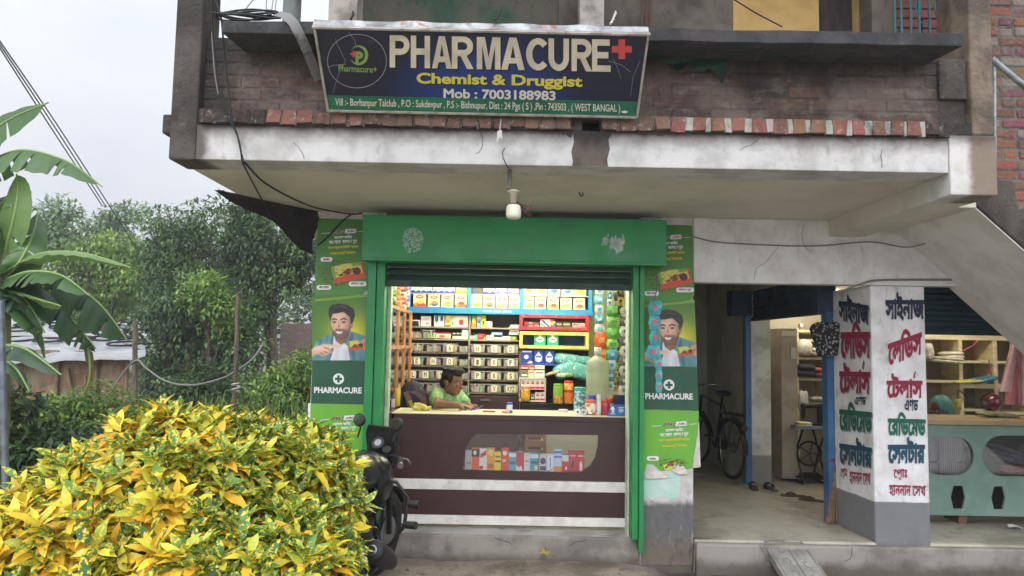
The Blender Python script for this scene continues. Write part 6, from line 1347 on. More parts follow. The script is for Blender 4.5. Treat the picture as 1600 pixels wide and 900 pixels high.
wire('thin black cable from the balcony corner to the black tarpaulin', [W(331, -10, -1.78), W(333, 60, -1.72), W(345, 155, -1.68), W(372, 215, -1.66), W(378, 250, -1.63), W(383, 262, -1.55), W(400, 295, -1.0), W(425, 340, -.6)], .005, cable)
wire('black cable hanging from the hood down the left poster', [W(552, 333, -.03), W(535, 345, -.02), W(512, 370, -.015), W(497, 383, -.012)], .005, cable)
wire('dark wire bow hanging at the left parapet', [W(331, 50, -1.60), W(335, 110, -1.60), W(341, 147, -1.6)], .004, grey_w)
wire('thin wire running along the lintel wall to the stair', [W(1084, 370, -.02), W(1120, 378, -.02), W(1200, 383, -.02), W(1280, 384, -.02), W(1360, 378, -.02), W(1420, 386, -.06), W(1470, 368, -.35), W(1528, 320, -.98)], .005, grey_w)
wire('grey wire along the lintel and down the stair edge', [W(1306, 458, -.03), W(1345, 444, -.03), W(1370, 438, -.02), W(1440, 437, -.02), W(1508, 439, -.02), W(1540, 455, -.06), W(1600, 505, -.1), W(1650, 548, -.12)], .008, grey_w)
def cord(pts, r, mat, lab): return wire(lab, pts, r, mat, 'dangling_wire', 'wire', None, 5, .003)
cord([W(783, 185, -1.62), W(781, 205, -1.64), W(779, 218, -1.64)], .004, M('white_wire2', S(190, 184, 178), .7), 'white wire end dangling below the sign')
mb = MB(); mb.add([W(777, 205, -1.65), W(784, 203, -1.66), W(785, 217, -1.65), W(780, 215, -1.655), W(776, 224, -1.65)], [(0, 1, 2, 3, 4)]); recentre(tag(mb.build('torn_ribbon', M('ribbon_white', S(200, 194, 190), .8)), 'scrap of white ribbon hanging over the beam under the sign', 'ribbon'))
cord([W(788, 232, -1.62), W(785, 240, -1.63), W(790, 256, -1.62), W(797, 264, -1.6)], .003, cable, 'loose black wire curling down the beam to the lamp rod')
for i, (x, y, x2, y2) in enumerate(((548, 30, 551, 18), (772, 32, 782, 14), (953, 37, 962, 18))):
    cord([W(x, y, -1.98), W((x + x2) / 2 + 2, (y + y2) / 2, -1.93), W(x2, y2, -1.92)], .006, [cable, cable, M('white_wire2', S(190, 184, 178), .7)][i], ['twisted black tie wire at the left top of the sign', 'twisted black tie wire at the middle top of the sign', 'pale tie wire sticking up at the right top of the sign'][i])
cord([W(903, 293, -.9), W(908, 300, -.88), W(912, 297, -.88), W(909, 307, -.88), W(904, 300, -.88)], .004, cable, 'small knot of black wire on the balcony soffit')
# coil of cable on the ledge and flat strap down the parapet
mb = MB(); q = random.Random(12)
for j in range(5):
    c = W(388 + q.uniform(-6, 6), 27, -1.78); rx, ry = q.uniform(.14, .20), q.uniform(.02, .04)
    mb.tube([c + Vector((rx * math.cos(t), ry * math.sin(t), .012 * math.sin(t * 2 + j) + .006 * j)) for t in np.linspace(0, 6.28, 26)[:-1]], .006, 5, True)
recentre(tag(mb.build('cable_coil', cable), 'loose coil of black cable lying on the left end of the ledge', 'cable coil'))
for i, (x, x2) in enumerate(((418, 413), (424, 423), (430, 428))): wire(f'{["left", "middle", "right"][i]} one of three thin wires rising from the ledge coil', [W(x, 22, -1.8), W(x2 + 3, 5, -1.75), W(x2 + 8, -25, -1.7)], .003, grey_w, 'thin_wire', 'wire')
wire('thin slanting wire from the ledge coil up to the left', [W(381, 18, -1.8), W(392, 4, -1.78), W(410, -14, -1.76)], .003, grey_w, 'thin_wire', 'wire')
p = [W(432, 21, -1.86), W(447, 24, -1.92), W(459, 36, -1.93), W(472, 62, -1.91), W(485, 92, -1.75), W(498, 125, -1.65)]
mb = MB(); w = Vector((.024, 0, .012)); mb.surf([[v - w for v in p], [v + w for v in p]]); mb.surf([[v - w + Vector((0, .004, 0)) for v in p], [v + w + Vector((0, .004, 0)) for v in p]])
recentre(tag(mb.build('flat_strap', M('strap_grey', S(122, 120, 118), .7, c2=S(52, 50, 52), vs=3, vr=(.48, .55))), 'flat grey strap drooping over the ledge beside the sign', 'strap'))
# black tarpaulin at the left end of the soffit, green rag on the parapet
A_, B_, C_ = G(341, 297, 2.68), W(497, 325, .02), W(493, 397, .02)
rows_ = []
for i in range(9):
    t = i / 8; top = A_.lerp(B_, t); bot = A_.lerp(C_, t) + Vector((0, 0, -.02 * math.sin(t * 9))); rows_.append([top.lerp(bot, s_) + Vector((.03 * math.sin(s_ * 5 + t * 7), .015 * math.sin(t * 11), 0)) * (s_ > 0) for s_ in (0, .25, .5, .75, 1)])
recentre(tag(MB().surf(rows_).build('black_tarpaulin', M('black_tarp', S(44, 38, 40), .6, c2=S(32, 28, 30), vs=5, bump=(12, .5, .03))), 'black tarpaulin triangle hung under the left edge of the balcony', 'tarpaulin'))
q = random.Random(14); rag = [(1010, 78), (1040, 82), (1080, 80), (1120, 84), (1138, 96), (1134, 118), (1128, 132), (1118, 112), (1108, 106), (1098, 112), (1085, 106), (1076, 96), (1066, 108), (1058, 112), (1050, 100), (1030, 92), (1012, 90)]
pts = [W(x, y, -1.60 + q.uniform(-.02, .02)) for x, y in rag]; tr = tessellate_polygon([[Vector((x, y, 0)) for x, y in rag]]); mb = MB(); mb.add(pts, [tuple(t) for t in tr]); mb.add([p_ + Vector((0, .006, 0)) for p_ in pts], [tuple(t) for t in tr])
recentre(tag(mb.build('green_rag', M('green_netting', S(36, 66, 52), .8, c2=S(28, 46, 40), vs=8)), 'torn dark green cloth hanging from the ledge right of the sign', 'cloth'))
pts = [(384, 78), (400, 60), (486, 52), (492, 88), (496, 120), (480, 96), (440, 84), (400, 86)]
# ================================================================ concrete ramp plank and litter
RP = thing('ramp_plank', 'grey concrete ramp slab with carved swirls leaning on the step', 'ramp', tuple(G(1245, 880, .1)))
a0, a1 = G(1190, 842, .203), G(1250, 842, .203); a0.y = a1.y = .02; d0, d1 = G(1228, 906, .02), G(1298, 906, .02)
dirv = (d0 - a0); e0, e1 = a0 + dirv * 1.25, a1 + (d1 - a1) * 1.25; th = Vector((0, 0, -.07))
mb = MB(); mb.hexa([a0 + th, e0 + th, e1 + th, a1 + th, a0, e0, e1, a1]); ramp_m = M('ramp_concrete', S(150, 146, 140), .85, c2=S(122, 118, 112), vs=6, bump=(30, .6)); mb.build('slab', ramp_m, RP, bevel=.01)
mb = MB(); rl = lambda u, v: (a0.lerp(e0, v)).lerp(a1.lerp(e1, v), u) + Vector((0, 0, .001))
for (u, v, s_, ph) in ((.3, .2, .11, 0), (.7, .25, .11, 2), (.3, .45, .11, 3), (.72, .5, .11, 1), (.3, .7, .11, 4), (.7, .75, .11, 0)):
    mb.tube([rl(u + s_ * (1 - .1 * t) * math.cos(t + ph) * .9, v + s_ * (1 - .1 * t) * math.sin(t + ph) * .7) for t in np.linspace(0, 4.2, 22)], .003, 4)
for u in (.06, .5, .94): mb.tube([rl(u, .02), rl(u, .5), rl(u, .98)], .004, 4)
mb.build('carving', M('carving_dark', S(124, 119, 113), .9), RP)
q = random.Random(40)
scr = [(1436, 888, 'crumpled white plastic scrap in the gutter'), (1348, 893, 'flat white paper scrap by the ramp'), (1420, 893, 'pale scrap right of the crumpled white one'), (1133, 886, 'small pale scrap in the gutter left of the ramp'), (1160, 880, 'tiny white scrap near the step'), (1585, 826, 'white plastic scrap on the floor by the tailor counter')]
for i, (x, y, lb) in enumerate(scr):
    p = G(x, y, .202 if y < 840 else -.02); mb = MB(); s_ = (.05, .035, .03, .03, .018, .06)[i]
    n = 9; vs = [p + Vector((s_ * math.cos(t) * q.uniform(.6, 1.1), s_ * .8 * math.sin(t) * q.uniform(.6, 1.1), q.uniform(0, .03 if i in (0, 5) else .01))) for t in np.linspace(0, 6.28, n + 1)[:-1]]
    mb.add(vs + [p + Vector((0, 0, .035 if i == 0 else .012))], [(k_, (k_ + 1) % n, n) for k_ in range(n)])
    recentre(tag(mb.build('litter', M('litter_white', S(214, 212, 208), .6)), lb, 'litter'))
mb = MB(); st_ = M('pebble', S(132, 124, 114), .9, c2=S(100, 92, 84), vs=20, bump=(60, .5))
for i in range(150):                                    # loose stones in the dirt
    x, y = q.uniform(-.9, 3.3), -.1 - abs(q.gauss(0, .5)); 
    if y < -1.6: continue
    s_ = q.uniform(.004, .018); mb.ell((x, y, gh(x, y) + s_ * .3), (s_, s_ * q.uniform(.6, 1), s_ * .6), Matrix.Rotation(q.uniform(0, 3), 3, 'Z'), 7, 5)
stuff(tag(mb.build('gravel', st_), 'loose small stones scattered over the dirt before the step', 'gravel'))
# dab of yellow paint on the step
pts = [Vector((W(850, 868, 0).x + dx, .0015, .09 + dz)) for dx, dz in ((-.05, -.02), (-.02, .0), (-.01, .04), (.01, .0), (.05, .01), (.03, -.03), (.0, -.015))]
mb = MB(); mb.add(pts, [tuple(range(7))]); mb.build('paint_dab', M('paint_dab', S(176, 150, 76), .8, c2=S(130, 116, 96), vs=30), B)

# ================================================================ tailor's corner
wood_l = M('cream_shelf_wood', S(226, 212, 170), .6, c2=S(206, 190, 150), vs=6, vv=(1, 1, 5))
YT = 2.0
TS = thing('tailor_shelf', 'cream wooden wall shelf with open compartments behind the tailor counter', 'shelf', (5.0, 2.2, .2))
tx = lambda px: W(px, 590, YT).x
tz = lambda py, px=1525: W(px, py, YT).z
shx = M('shelf_shade', S(150, 138, 116), .7)
MB().box(tx(1436), 2.33, .4, tx(1436) + 2.0, 2.36, tz(515)).build('back_panel', shx, TS)
for (x0, x1) in ((1436, 1440), (1499, 1505), (1553, 1559.5), (1612, 1618), (1668, 1674)): MB().box(tx(x0), YT, .5, tx(x1), 2.329, tz(527)).build('upright', wood_l, TS, bevel=.002)
MB().box(tx(1436), YT - .004, tz(531.5), tx(1436) + 2.0, 2.33, tz(522)).build('top_rail', wood_l, TS, bevel=.002)
for (x0, x1, y, t_) in ((1440, 1499, 563.5, 3), (1505, 1553, 565.5, 4), (1559.5, 1612, 565.5, 4), (1440, 1499, 597, 4), (1505, 1553, 603, 8), (1559.5, 1612, 603, 8), (1505, 1553, 641, 4), (1559.5, 1650, 645, 4)):
    MB().box(tx(x0) + .001, YT + .003, tz(y + t_ / 2), tx(x1) - .001, 2.328, tz(y - t_ / 2)).build('board', wood_l, TS, bevel=.002)
def foldedcloth(label, px_, zpy, Y, size, col, col2, n=2, rot=0.0, name='folded_cloth'):
    p = W(px_, zpy, Y); mb = MB(); q = random.Random(int(px_)); m = M('cloth_%02x%02x%02x' % col, S(*col), .9, c2=S(*col2), vs=18, bump=(22, .6, .02))
    for i in range(n):
        c = p + Vector((q.uniform(-.01, .01), 0, size[2] * (i + .5) / n)); t = MB().ell((0, 0, 0), 1, n=18, m=10); R_ = Matrix.Rotation(rot + q.uniform(-.06, .06), 3, 'Y')
        mb.add([c + R_ @ Vector(((math.copysign(abs(v[0]) ** .5, v[0])) * size[0] / 2, (math.copysign(abs(v[1]) ** .5, v[1])) * size[1] / 2, v[2] * size[2] / n / 1.8 * (1 + .3 * mnoise.noise(Vector(v) * 4 + c)))) for v in t.v], t.f, True)
    return recentre(tag(mb.build(name, m), label, 'cloth'))
foldedcloth('cream folded cloth hanging over the upper left shelf board', 1478, 567, YT - .02, (.34, .2, .06), (226, 220, 196), (190, 186, 160), 2, .12)
foldedcloth('white folded cloth on top of the cream one', 1486, 560, YT, (.22, .18, .07), (232, 228, 214), (206, 200, 186), 2, -.05)
foldedcloth('pale cloth bundle at the left end of the tailor shelf', 1451, 562, YT - .05, (.08, .12, .16), (206, 200, 184), (150, 144, 130), 1)
foldedcloth('flat yellow printed packet on the middle shelf board', 1512, 598, YT - .03, (.30, .2, .03), (224, 216, 90), (200, 190, 140), 1, -.05, 'yellow_packet')
foldedcloth('flat blue packet lying right of the yellow one', 1535, 597, YT - .02, (.28, .2, .05), (80, 140, 176), (50, 90, 120), 1, -.25, 'blue_packet')
foldedcloth('folded olive cloth lying on the tailor counter', 1558, 657, .95, (.34, .2, .07), (150, 146, 104), (110, 108, 76), 2)
HL = thing('helmet', 'shiny maroon motorcycle helmet in the lower shelf compartment', 'helmet', tuple(W(1549, 643, YT - .02))); c = W(1549, 628, YT - .02); r = .093
MB().ell(c, (r, r * 1.1, r * 1.05), n=24, m=16).build('shell', M('helmet_maroon', S(104, 44, 50), .2, coat=.5), HL)
MB().lathe([(r * .93, -.035), (r * 1.015, -.02), (r * 1.02, 0), (r * 1.0, .012)], c, n=24).build('trim', M('helmet_grey', S(130, 120, 116), .3), HL)
for lb, pts, col in (('thin pink hanger hook on the shelf upright', ((1505, 548), (1520, 540), (1527, 532)), (200, 90, 110)), ('thin red strap hanging in the right compartment', ((1545, 562), (1547, 575), (1549, 588)), (190, 70, 84)), ('dark strap sticking out beside the headscarf', ((1495, 622), (1498, 610), (1506, 616), (1513, 622)), (60, 66, 60))):
    wire(lb, [W(x, y, YT - .03) for x, y in pts], .006, M('wire_%02x%02x%02x' % col, S(*col), .6), 'hanging_strap', 'strap')
jar('thread_cone', 'yellow thread cone beside the woman in the headscarf', 'thread', 1497, 624, 640, 1.5, 9, M('thread_yellow', S(206, 186, 80), .9, c2=S(120, 120, 60), vs=30), M('thread_yellow', S(206, 186, 80), .9), .1)
# pink tunic on the right
PT = thing('pink_tunic', 'pink long sleeved tunic hanging before the shelf at the right edge', 'tunic', tuple(W(1588, 632, 1.0)))
pk = M('pink_cloth', S(206, 128, 128), .85, c2=S(190, 108, 112), vs=7, vv=(4, 1, .3), bump=(14, .6, .03)); pkl = M('pale_pink_cloth', S(226, 186, 184), .85, c2=S(206, 160, 160), vs=8)
def drape(pl_, pr_, n, Y, amp, mat, name, k_=3.0):
    rows_ = []
    for i in range(n + 1):
        t = i / n; a, b = pl_(t), pr_(t); rows_.append([W(a[0] + (b[0] - a[0]) * s_, a[1] + (b[1] - a[1]) * s_, Y + amp * t * math.sin(s_ * k_ * 6.28 + t * 2) - .03 * math.sin(math.pi * s_)) for s_ in np.linspace(0, 1, 18)])
    mb = MB(); mb.surf(rows_); mb.surf([[v + Vector((0, .012 + .05 * math.sin(math.pi * j / 17), 0)) for j, v in enumerate(r__)] for r__ in rows_]); return mb.build(name, mat, PT)
drape(lambda t: (1586 - 14 * t - 4 * math.sin(3 * t), 528 + 104 * t), lambda t: (1640 + 10 * t, 530 + 106 * t), 14, 1.0, .03, pk, 'body')
drape(lambda t: (1583 - 21 * t, 533 + 79 * t), lambda t: (1594 - 14 * t, 534 + 78 * t), 10, .96, .012, pkl, 'sleeve', 1.2)
drape(lambda t: (1594 + 1 * t, 530 + 104 * t), lambda t: (1600 + 4 * t, 530 + 104 * t), 12, .945, .012, pkl, 'placket', 1)
# woman in a teal headscarf
WM = thing('person', 'woman in a teal headscarf sitting behind the tailor counter, facing left', 'person', tuple(W(1478, 655, 1.3)))
wc = W(1468, 641, 1.25); FW = frame_of((-.93, -.35, -.12)); body = MB(); head_shapes(body, wc, FW, .95); body.capsule(wc + Vector((.02, 0, -.05)), wc + Vector((.07, .05, -.22)), .05, .06); body.ell(wc + Vector((.08, .08, -.42)), (.2, .15, .25))
remesh(body, 'body', M('dark_skin', S(96, 62, 46), .5, c2=S(80, 50, 38), vs=9), WM, .0065, 5); eyes(WM, wc, FW, .95)
sc_ = MB(); wq = lambda x, y, z: wc + FW @ Vector((x, y, z))
sc_.ell(wq(-.03, 0, .045), (.098, .092, .098), FW); sc_.ell(wq(-.055, 0, -.03), (.085, .09, .1), FW); sc_.ell(wq(-.07, 0, -.12), (.10, .11, .10), FW); sc_.ell(wq(-.06, 0, -.24), (.16, .20, .14), FW)
remesh(sc_, 'headscarf', M('teal_cloth', S(84, 146, 140), .8, c2=S(60, 116, 112), vs=8, bump=(14, .6, .03)), WM, .010, 5)
# tailor counter with oval windows
TC = thing('tailor_counter', 'teal green tailor counter with two oval display windows and hexagonal vents', 'counter', (4.6, .8, .2))
YK = .65; tealc = M('counter_teal', S(124, 152, 140), .5, c2=S(110, 138, 127), vs=3, stain=[(12, (1, 1, .5), .62, .7, S(146, 178, 168), .5)], bump=(30, .1))
kz = lambda py: W(1525, py, YK).z
kx = lambda px, py=720: W(px, py, YK).x
KX0, KX1 = kx(1440), 5.6; KZ0, KZ1 = kz(806), kz(665)
MB().box(KX0, YK - .03, kz(664), KX1, 1.15, kz(656)).build('top', M('counter_wood', S(176, 150, 112), .5, c2=S(150, 126, 92), vs=5, vv=(.5, 1, 1)), TC, bevel=.004)
def holeK(p): return [Vector((W(x, y, YK).x, YK, W(x, y, YK).z)) for x, y in p]
ov1 = holeK(rrect(1440, 682, 1522, 742, 29, 7, .012)); ov2 = holeK(rrect(1535, 680, 1640, 744, 31, 7, .012)); ov3 = None
hx = lambda cx, cy, w, h_: [(cx - w * .62, cy - h_), (cx + w * .62, cy - h_), (cx + w, cy), (cx + w * .62, cy + h_), (cx - w * .62, cy + h_), (cx - w, cy)]
v1, v2 = holeK(hx(1497, 777, 11.5, 18)), holeK(hx(1560, 778, 11, 18))
outer = [Vector((KX0 - .35, YK, KZ0)), Vector((KX1, YK, KZ0)), Vector((KX1, YK, KZ1)), Vector((KX0 - .35, YK, KZ1))]
loops = [outer, ov1, ov2, v1, v2]; tr = tessellate_polygon([flat2(l) for l in loops]); allp = [p for l in loops for p in l]
mb = MB(); mb.add(allp, [tuple(t) for t in tr]); mb.add([p + Vector((0, .02, 0)) for p in allp], [tuple(t) for t in tr])
for l in loops[1:]:
    for i in range(len(l)): mb.add([l[i], l[(i + 1) % len(l)], l[(i + 1) % len(l)] + Vector((0, .02, 0)), l[i] + Vector((0, .02, 0))], [(0, 1, 2, 3)])
mb.build('front_panel', tealc, TC)
mb = MB()
for l in (ov1, ov2): mb.prism([p + Vector((0, .021, 0)) for p in l], (0, .003, 0))
mb.build('window_pane', glass('counter_pane2', (.8, .84, .84), .10), TC)
MB().box(KX0, .88, KZ0, KX1, .90, KZ1).build('inner_back', M('inner_dark', S(58, 50, 50), .8), TC)
MB().box(kx(1508) - .05, YK + .03, .2, kx(1508) + .02, .9, KZ0 - .001).build('foot', M('foot_wood', S(110, 80, 62), .7), TC); MB().box(5.2, YK + .03, .2, 5.3, .9, KZ0 - .001).build('foot', M('foot_wood', S(110, 80, 62), .7), TC)
stripe = NT('striped_shirt'); wv = stripe.n('ShaderNodeTexWave', wave_type='BANDS', bands_direction='X'); wv.inputs['Scale'].default_value = 22; wv.inputs['Distortion'].default_value = .6; stripe.l(stripe.co(), wv.inputs[0])
stripe.l(stripe.mix(stripe.rmp(wv.outputs[1], .4, .6), S(126, 104, 130), S(176, 160, 176)), stripe.b.inputs['Base Color']); stripe.b.inputs['Roughness'].default_value = .85
for i, (x0, x1) in enumerate(((1449, 1477), (1480, 1521))):
    o = thing('folded_shirt', ['left striped mauve shirt folded upright in the left oval window', 'right striped mauve shirt folded upright in the left oval window'][i], 'shirt', (kx((x0 + x1) / 2), .75, kz(744)), 0, 'shirts in the counter windows')
    a, b = kx(x0), kx(x1); zt_, zb_ = kz(682), kz(744); mb = MB(); mb.surf([[Vector((a + (b - a) * s_, .76 - .035 * math.sin(math.pi * s_) - .01 * math.sin(s_ * 9 + t * 3), zt_ + (zb_ - zt_) * t)) for s_ in np.linspace(0, 1, 12)] for t in np.linspace(0, 1, 8)]); mb.box(a, .765, zb_, b, .80, zt_ - .01); mb.build('cloth', stripe.m, o)
    MB().prism([(b - .11, .716, zb_ + .1), (b - .02, .716, zb_ + .085), (b - .02, .716, zb_ + .125)], (0, .004, 0)).build('pocket_mark', M('mark_dark', S(40, 34, 44), .8), o)
foldedcloth('rolled lilac cloth in the right oval window', 1575, 722, .76, (.34, .1, .12), (140, 126, 146), (108, 96, 116), 3, .3); foldedcloth('crimson folded cloth at the foot of the right oval window', 1590, 742, .74, (.28, .1, .08), (170, 40, 70), (130, 30, 56), 2, .1)
foldedcloth('grey cloth heap leaning in the right oval window', 1610, 735, .78, (.2, .08, .2), (120, 116, 124), (90, 86, 96), 2, .5)
tube_t = thing('tube_light', 'lit fluorescent tube on the tailor ceiling', 'tube light', (4.4, 1.4, 2.3)); MB().cyl((3.9, 1.35, 2.295), (4.9, 1.35, 2.295), .017, n=10).build('lamp', M('lit_tube2', (1, 1, 1), .5, emit=((1, .94, .78), 60)), tube_t); MB().box(3.87, 1.32, 2.315, 4.93, 1.38, 2.338).build('housing', M('white_housing', S(220, 220, 215), .5), tube_t)

fill_tube = thing('tube_light', 'added fill tube brightening the tailor sewing corner', 'tube light', (3.5, 2.75, 2.3)); MB().cyl((3.05, 2.75, 2.295), (4.0, 2.75, 2.295), .017, n=10).build('lamp', M('lit_tube2', (1, 1, 1), .5), fill_tube); MB().box(3.02, 2.72, 2.315, 4.03, 2.78, 2.338).build('housing', M('white_housing', S(220, 220, 215), .5), fill_tube)  # extra tube added to brighten the room near its side opening
# seen through the side shutter: cupboard, shelf, sewing machine
CB = thing('steel_cupboard', 'beige steel cupboard standing behind the white pier', 'cupboard', (3.15, 2.6, .2)); bx = lambda px, Y: W(px, 600, Y).x
MB().box(bx(1221, 2.5), 2.5, .235, bx(1246.5, 2.5), 2.9, W(1232, 513, 2.5).z).build('body', M('beige_steel', S(166, 154, 136), .5, c2=S(146, 134, 118), vs=4, stain=[(9, (1, 1, .4), .62, .7, S(110, 96, 82), .5)]), CB, bevel=.006)
MB().box(bx(1222, 2.5), 2.49, W(1232, 525, 2.5).z, bx(1244, 2.5), 2.497, W(1232, 517, 2.5).z).build('paper_strip', M('paper_cream', S(206, 196, 170), .7), CB); MB().box(bx(1236, 2.5), 2.49, W(1232, 560, 2.5).z, bx(1244, 2.5), 2.497, W(1232, 543, 2.5).z).build('paper_note', M('paper_grey', S(186, 182, 172), .7), CB)
BS = thing('back_shelf', 'pale wooden shelf with bags and cloth at the back of the tailor room', 'shelf', (3.6, 3.2, .2)); Y3 = 3.0
for y in (516, 530, 558, 591, 628): z = W(1270, y, Y3).z; MB().box(bx(1240, Y3), Y3, z - .03, bx(1310, Y3), 3.4, z).build('board', wood_l, BS, bevel=.003)
for x in (1247, 1299): MB().box(bx(x, Y3) - .015, Y3 + .002, .2, bx(x, Y3) + .015, 3.4, W(1270, 513, Y3).z).build('upright', wood_l, BS)
foldedcloth('white plastic bag on the second board of the tailor back shelf', 1258, 555, Y3 - .02, (.16, .16, .16), (220, 216, 206), (180, 176, 166), 1, .1, 'plastic_bag'); foldedcloth('pale bundle next to the white plastic bag', 1276, 556, Y3 - .02, (.18, .16, .09), (200, 190, 170), (160, 150, 130), 2)
foldedcloth('black folded cloth on the third board', 1258, 588, Y3 - .03, (.22, .18, .14), (36, 28, 36), (56, 44, 52), 2); foldedcloth('orange folded cloth on the third board', 1284, 588, Y3 - .03, (.22, .18, .10), (176, 96, 60), (120, 60, 50), 2)
foldedcloth('pale grey cloth on the fourth board', 1280, 626, Y3 - .03, (.26, .18, .05), (186, 180, 168), (150, 144, 134), 1); foldedcloth('white plastic bag hanging above the sewing table', 1255, 640, 2.75, (.11, .08, .2), (220, 216, 206), (180, 176, 166), 1, .1, 'plastic_bag')
jar('pot', 'small steel pot on the top board of the back shelf', 'pot', 1252, 506, 516, Y3 + .1, 10, M('steel', S(170, 166, 158), .3, .8), M('steel', S(170, 166, 158), .3, .8), .15)
SM_ = thing('sewing_machine', 'black treadle sewing machine on a wooden topped iron stand in the tailor room', 'sewing machine', tuple(G(1270, 735, .2)))
Y4 = 2.35; sx = lambda px: W(px, 680, Y4).x; sz = lambda py: W(1272, py, Y4).z
iron = M('black_iron', S(26, 24, 26), .4, .3)
MB().box(sx(1243), Y4 - .02, sz(671), sx(1312), Y4 + .4, sz(667)).build('table_top', M('table_blue', S(96, 116, 132), .5), SM_, bevel=.004)
for px_ in (1254, 1290):
    x = sx(px_); mb = MB()
    for (y0, y1) in ((0, .36), (.36, 0)): mb.tube([(x, Y4 + y0, sz(672)), (x, Y4 + .18, (sz(672) + .2) / 2 + .05), (x, Y4 + y1, .21)], .012, 6)
    mb.tube([(x, Y4 - .01, .215), (x, Y4 + .38, .215)], .014, 6); mb.build('iron_leg', iron, SM_)
MB().tube([(sx(1271) + .13 * math.cos(t), Y4 + .12, .52 + .13 * math.sin(t)) for t in np.linspace(0, 6.28, 25)[:-1]], .012, 6, True).build('flywheel', iron, SM_)
mb = MB()
for t in range(5): mb.tube([(sx(1271), Y4 + .12, .52), (sx(1271) + .13 * math.cos(t * 1.256), Y4 + .12, .52 + .13 * math.sin(t * 1.256))], .006, 5)
mb.build('wheel_spoke', iron, SM_); MB().obox((sx(1272), Y4 + .16, .27), (.30, .24, .015), (.12, 0, 0)).build('treadle', iron, SM_)
mb = MB(); zt_ = sz(667); mb.box(sx(1262), Y4 + .10, zt_, sx(1298), Y4 + .24, zt_ + .03); mb.build('machine_bed', iron, SM_, bevel=.006)
mb = MB(); mb.capsule((sx(1292), Y4 + .17, zt_ + .03), (sx(1292), Y4 + .17, zt_ + .21), .032); mb.capsule((sx(1292), Y4 + .17, zt_ + .22), (sx(1266), Y4 + .17, zt_ + .21), .03, .026); mb.capsule((sx(1265), Y4 + .17, zt_ + .22), (sx(1265), Y4 + .17, zt_ + .10), .028, .022); mb.cyl((sx(1265), Y4 + .17, zt_ + .1), (sx(1265), Y4 + .17, zt_ + .03), .005); remesh(mb, 'machine_arm', iron, SM_, .008, 3)
MB().cyl((sx(1298), Y4 + .17, zt_ + .2), (sx(1302), Y4 + .17, zt_ + .2), .06, n=20).build('hand_wheel', M('steel', S(170, 166, 158), .3, .8), SM_)
foldedcloth('yellow and white cloth lying on the sewing table', 1256, 666, Y4 + .05, (.16, .14, .05), (214, 196, 120), (226, 222, 206), 2)

# floral shirt on the jamb, broom, sandals
FS = thing('floral_shirt', 'black and grey floral shirt hanging by the blue jamb', 'shirt', tuple(W(1292, 556, .52)))
k = NT('floral_cloth'); vn = k.n('ShaderNodeTexVoronoi'); vn.inputs['Scale'].default_value = 34; k.l(k.co(), vn.inputs[0])
k.l(k.mix(k.rmp(vn.outputs[0], .30, .42), S(150, 146, 144), S(34, 32, 34)), k.b.inputs['Base Color']); k.b.inputs['Roughness'].default_value = .85
rows_ = []
ol = [(1280, 503, 1308, 503), (1272, 507, 1315, 508), (1268, 514, 1316, 520), (1272, 526, 1315, 534), (1277, 538, 1313, 545), (1279, 550, 1311, 553), (1281, 557, 1309, 556)]
for i, (x0, y0, x1, y1) in enumerate(ol): rows_.append([W(x0 + (x1 - x0) * s_, y0 + (y1 - y0) * s_, .50 + .025 * math.sin(s_ * 11 + i * .6) - .05 * math.sin(math.pi * s_)) for s_ in np.linspace(0, 1, 16)])
mb = MB(); mb.surf(rows_); mb.surf([[v + Vector((0, .05, 0)) for v in r__] for r__ in rows_]); mb.build('cloth', k.m, FS)
MB().tube([W(1304, 484, .52), W(1303, 494, .52), W(1298, 503, .51)], .004, 5).build('hanger_hook', M('hook', S(170, 170, 170), .3, .8), FS)
BR = thing('broom', 'straw broom leaning upright against the blue jamb', 'broom', tuple(G(1300, 819, .2)))
q = random.Random(19); mb = MB(); bt, tp = G(1300, 819, .2), W(1306, 735, .58)
for i in range(46):
    a = bt + Vector((q.uniform(-.055, .055), q.uniform(-.04, .02), q.uniform(0, .03))); b = tp + Vector((q.uniform(-.014, .014), q.uniform(-.012, .012), 0)); mb.tube([a, a.lerp(b, .5) + Vector((q.uniform(-.008, .008), 0, 0)), b], .0028, 4)
mb.build('bristles', M('straw', S(150, 124, 98), .9, c2=S(112, 90, 70), vs=12), BR)
MB().cyl(tp + Vector((0, 0, -.02)), tp + Vector((0, 0, .045)), .018, .015, 10).build('binding', M('binding', S(110, 50, 56), .8), BR)
mb = MB()
for i in range(5): mb.tube([tp + Vector((0, 0, .04)), tp + Vector((q.uniform(-.05, .05), 0, .09 + q.uniform(0, .03))), tp + Vector((q.uniform(-.09, .06), 0, .07))], .003, 4)
mb.build('tie_string', M('tie_red', S(126, 56, 66), .8), BR)
sole_m = M('sandal_sole', S(92, 70, 58), .8, c2=S(70, 54, 46), vs=18)
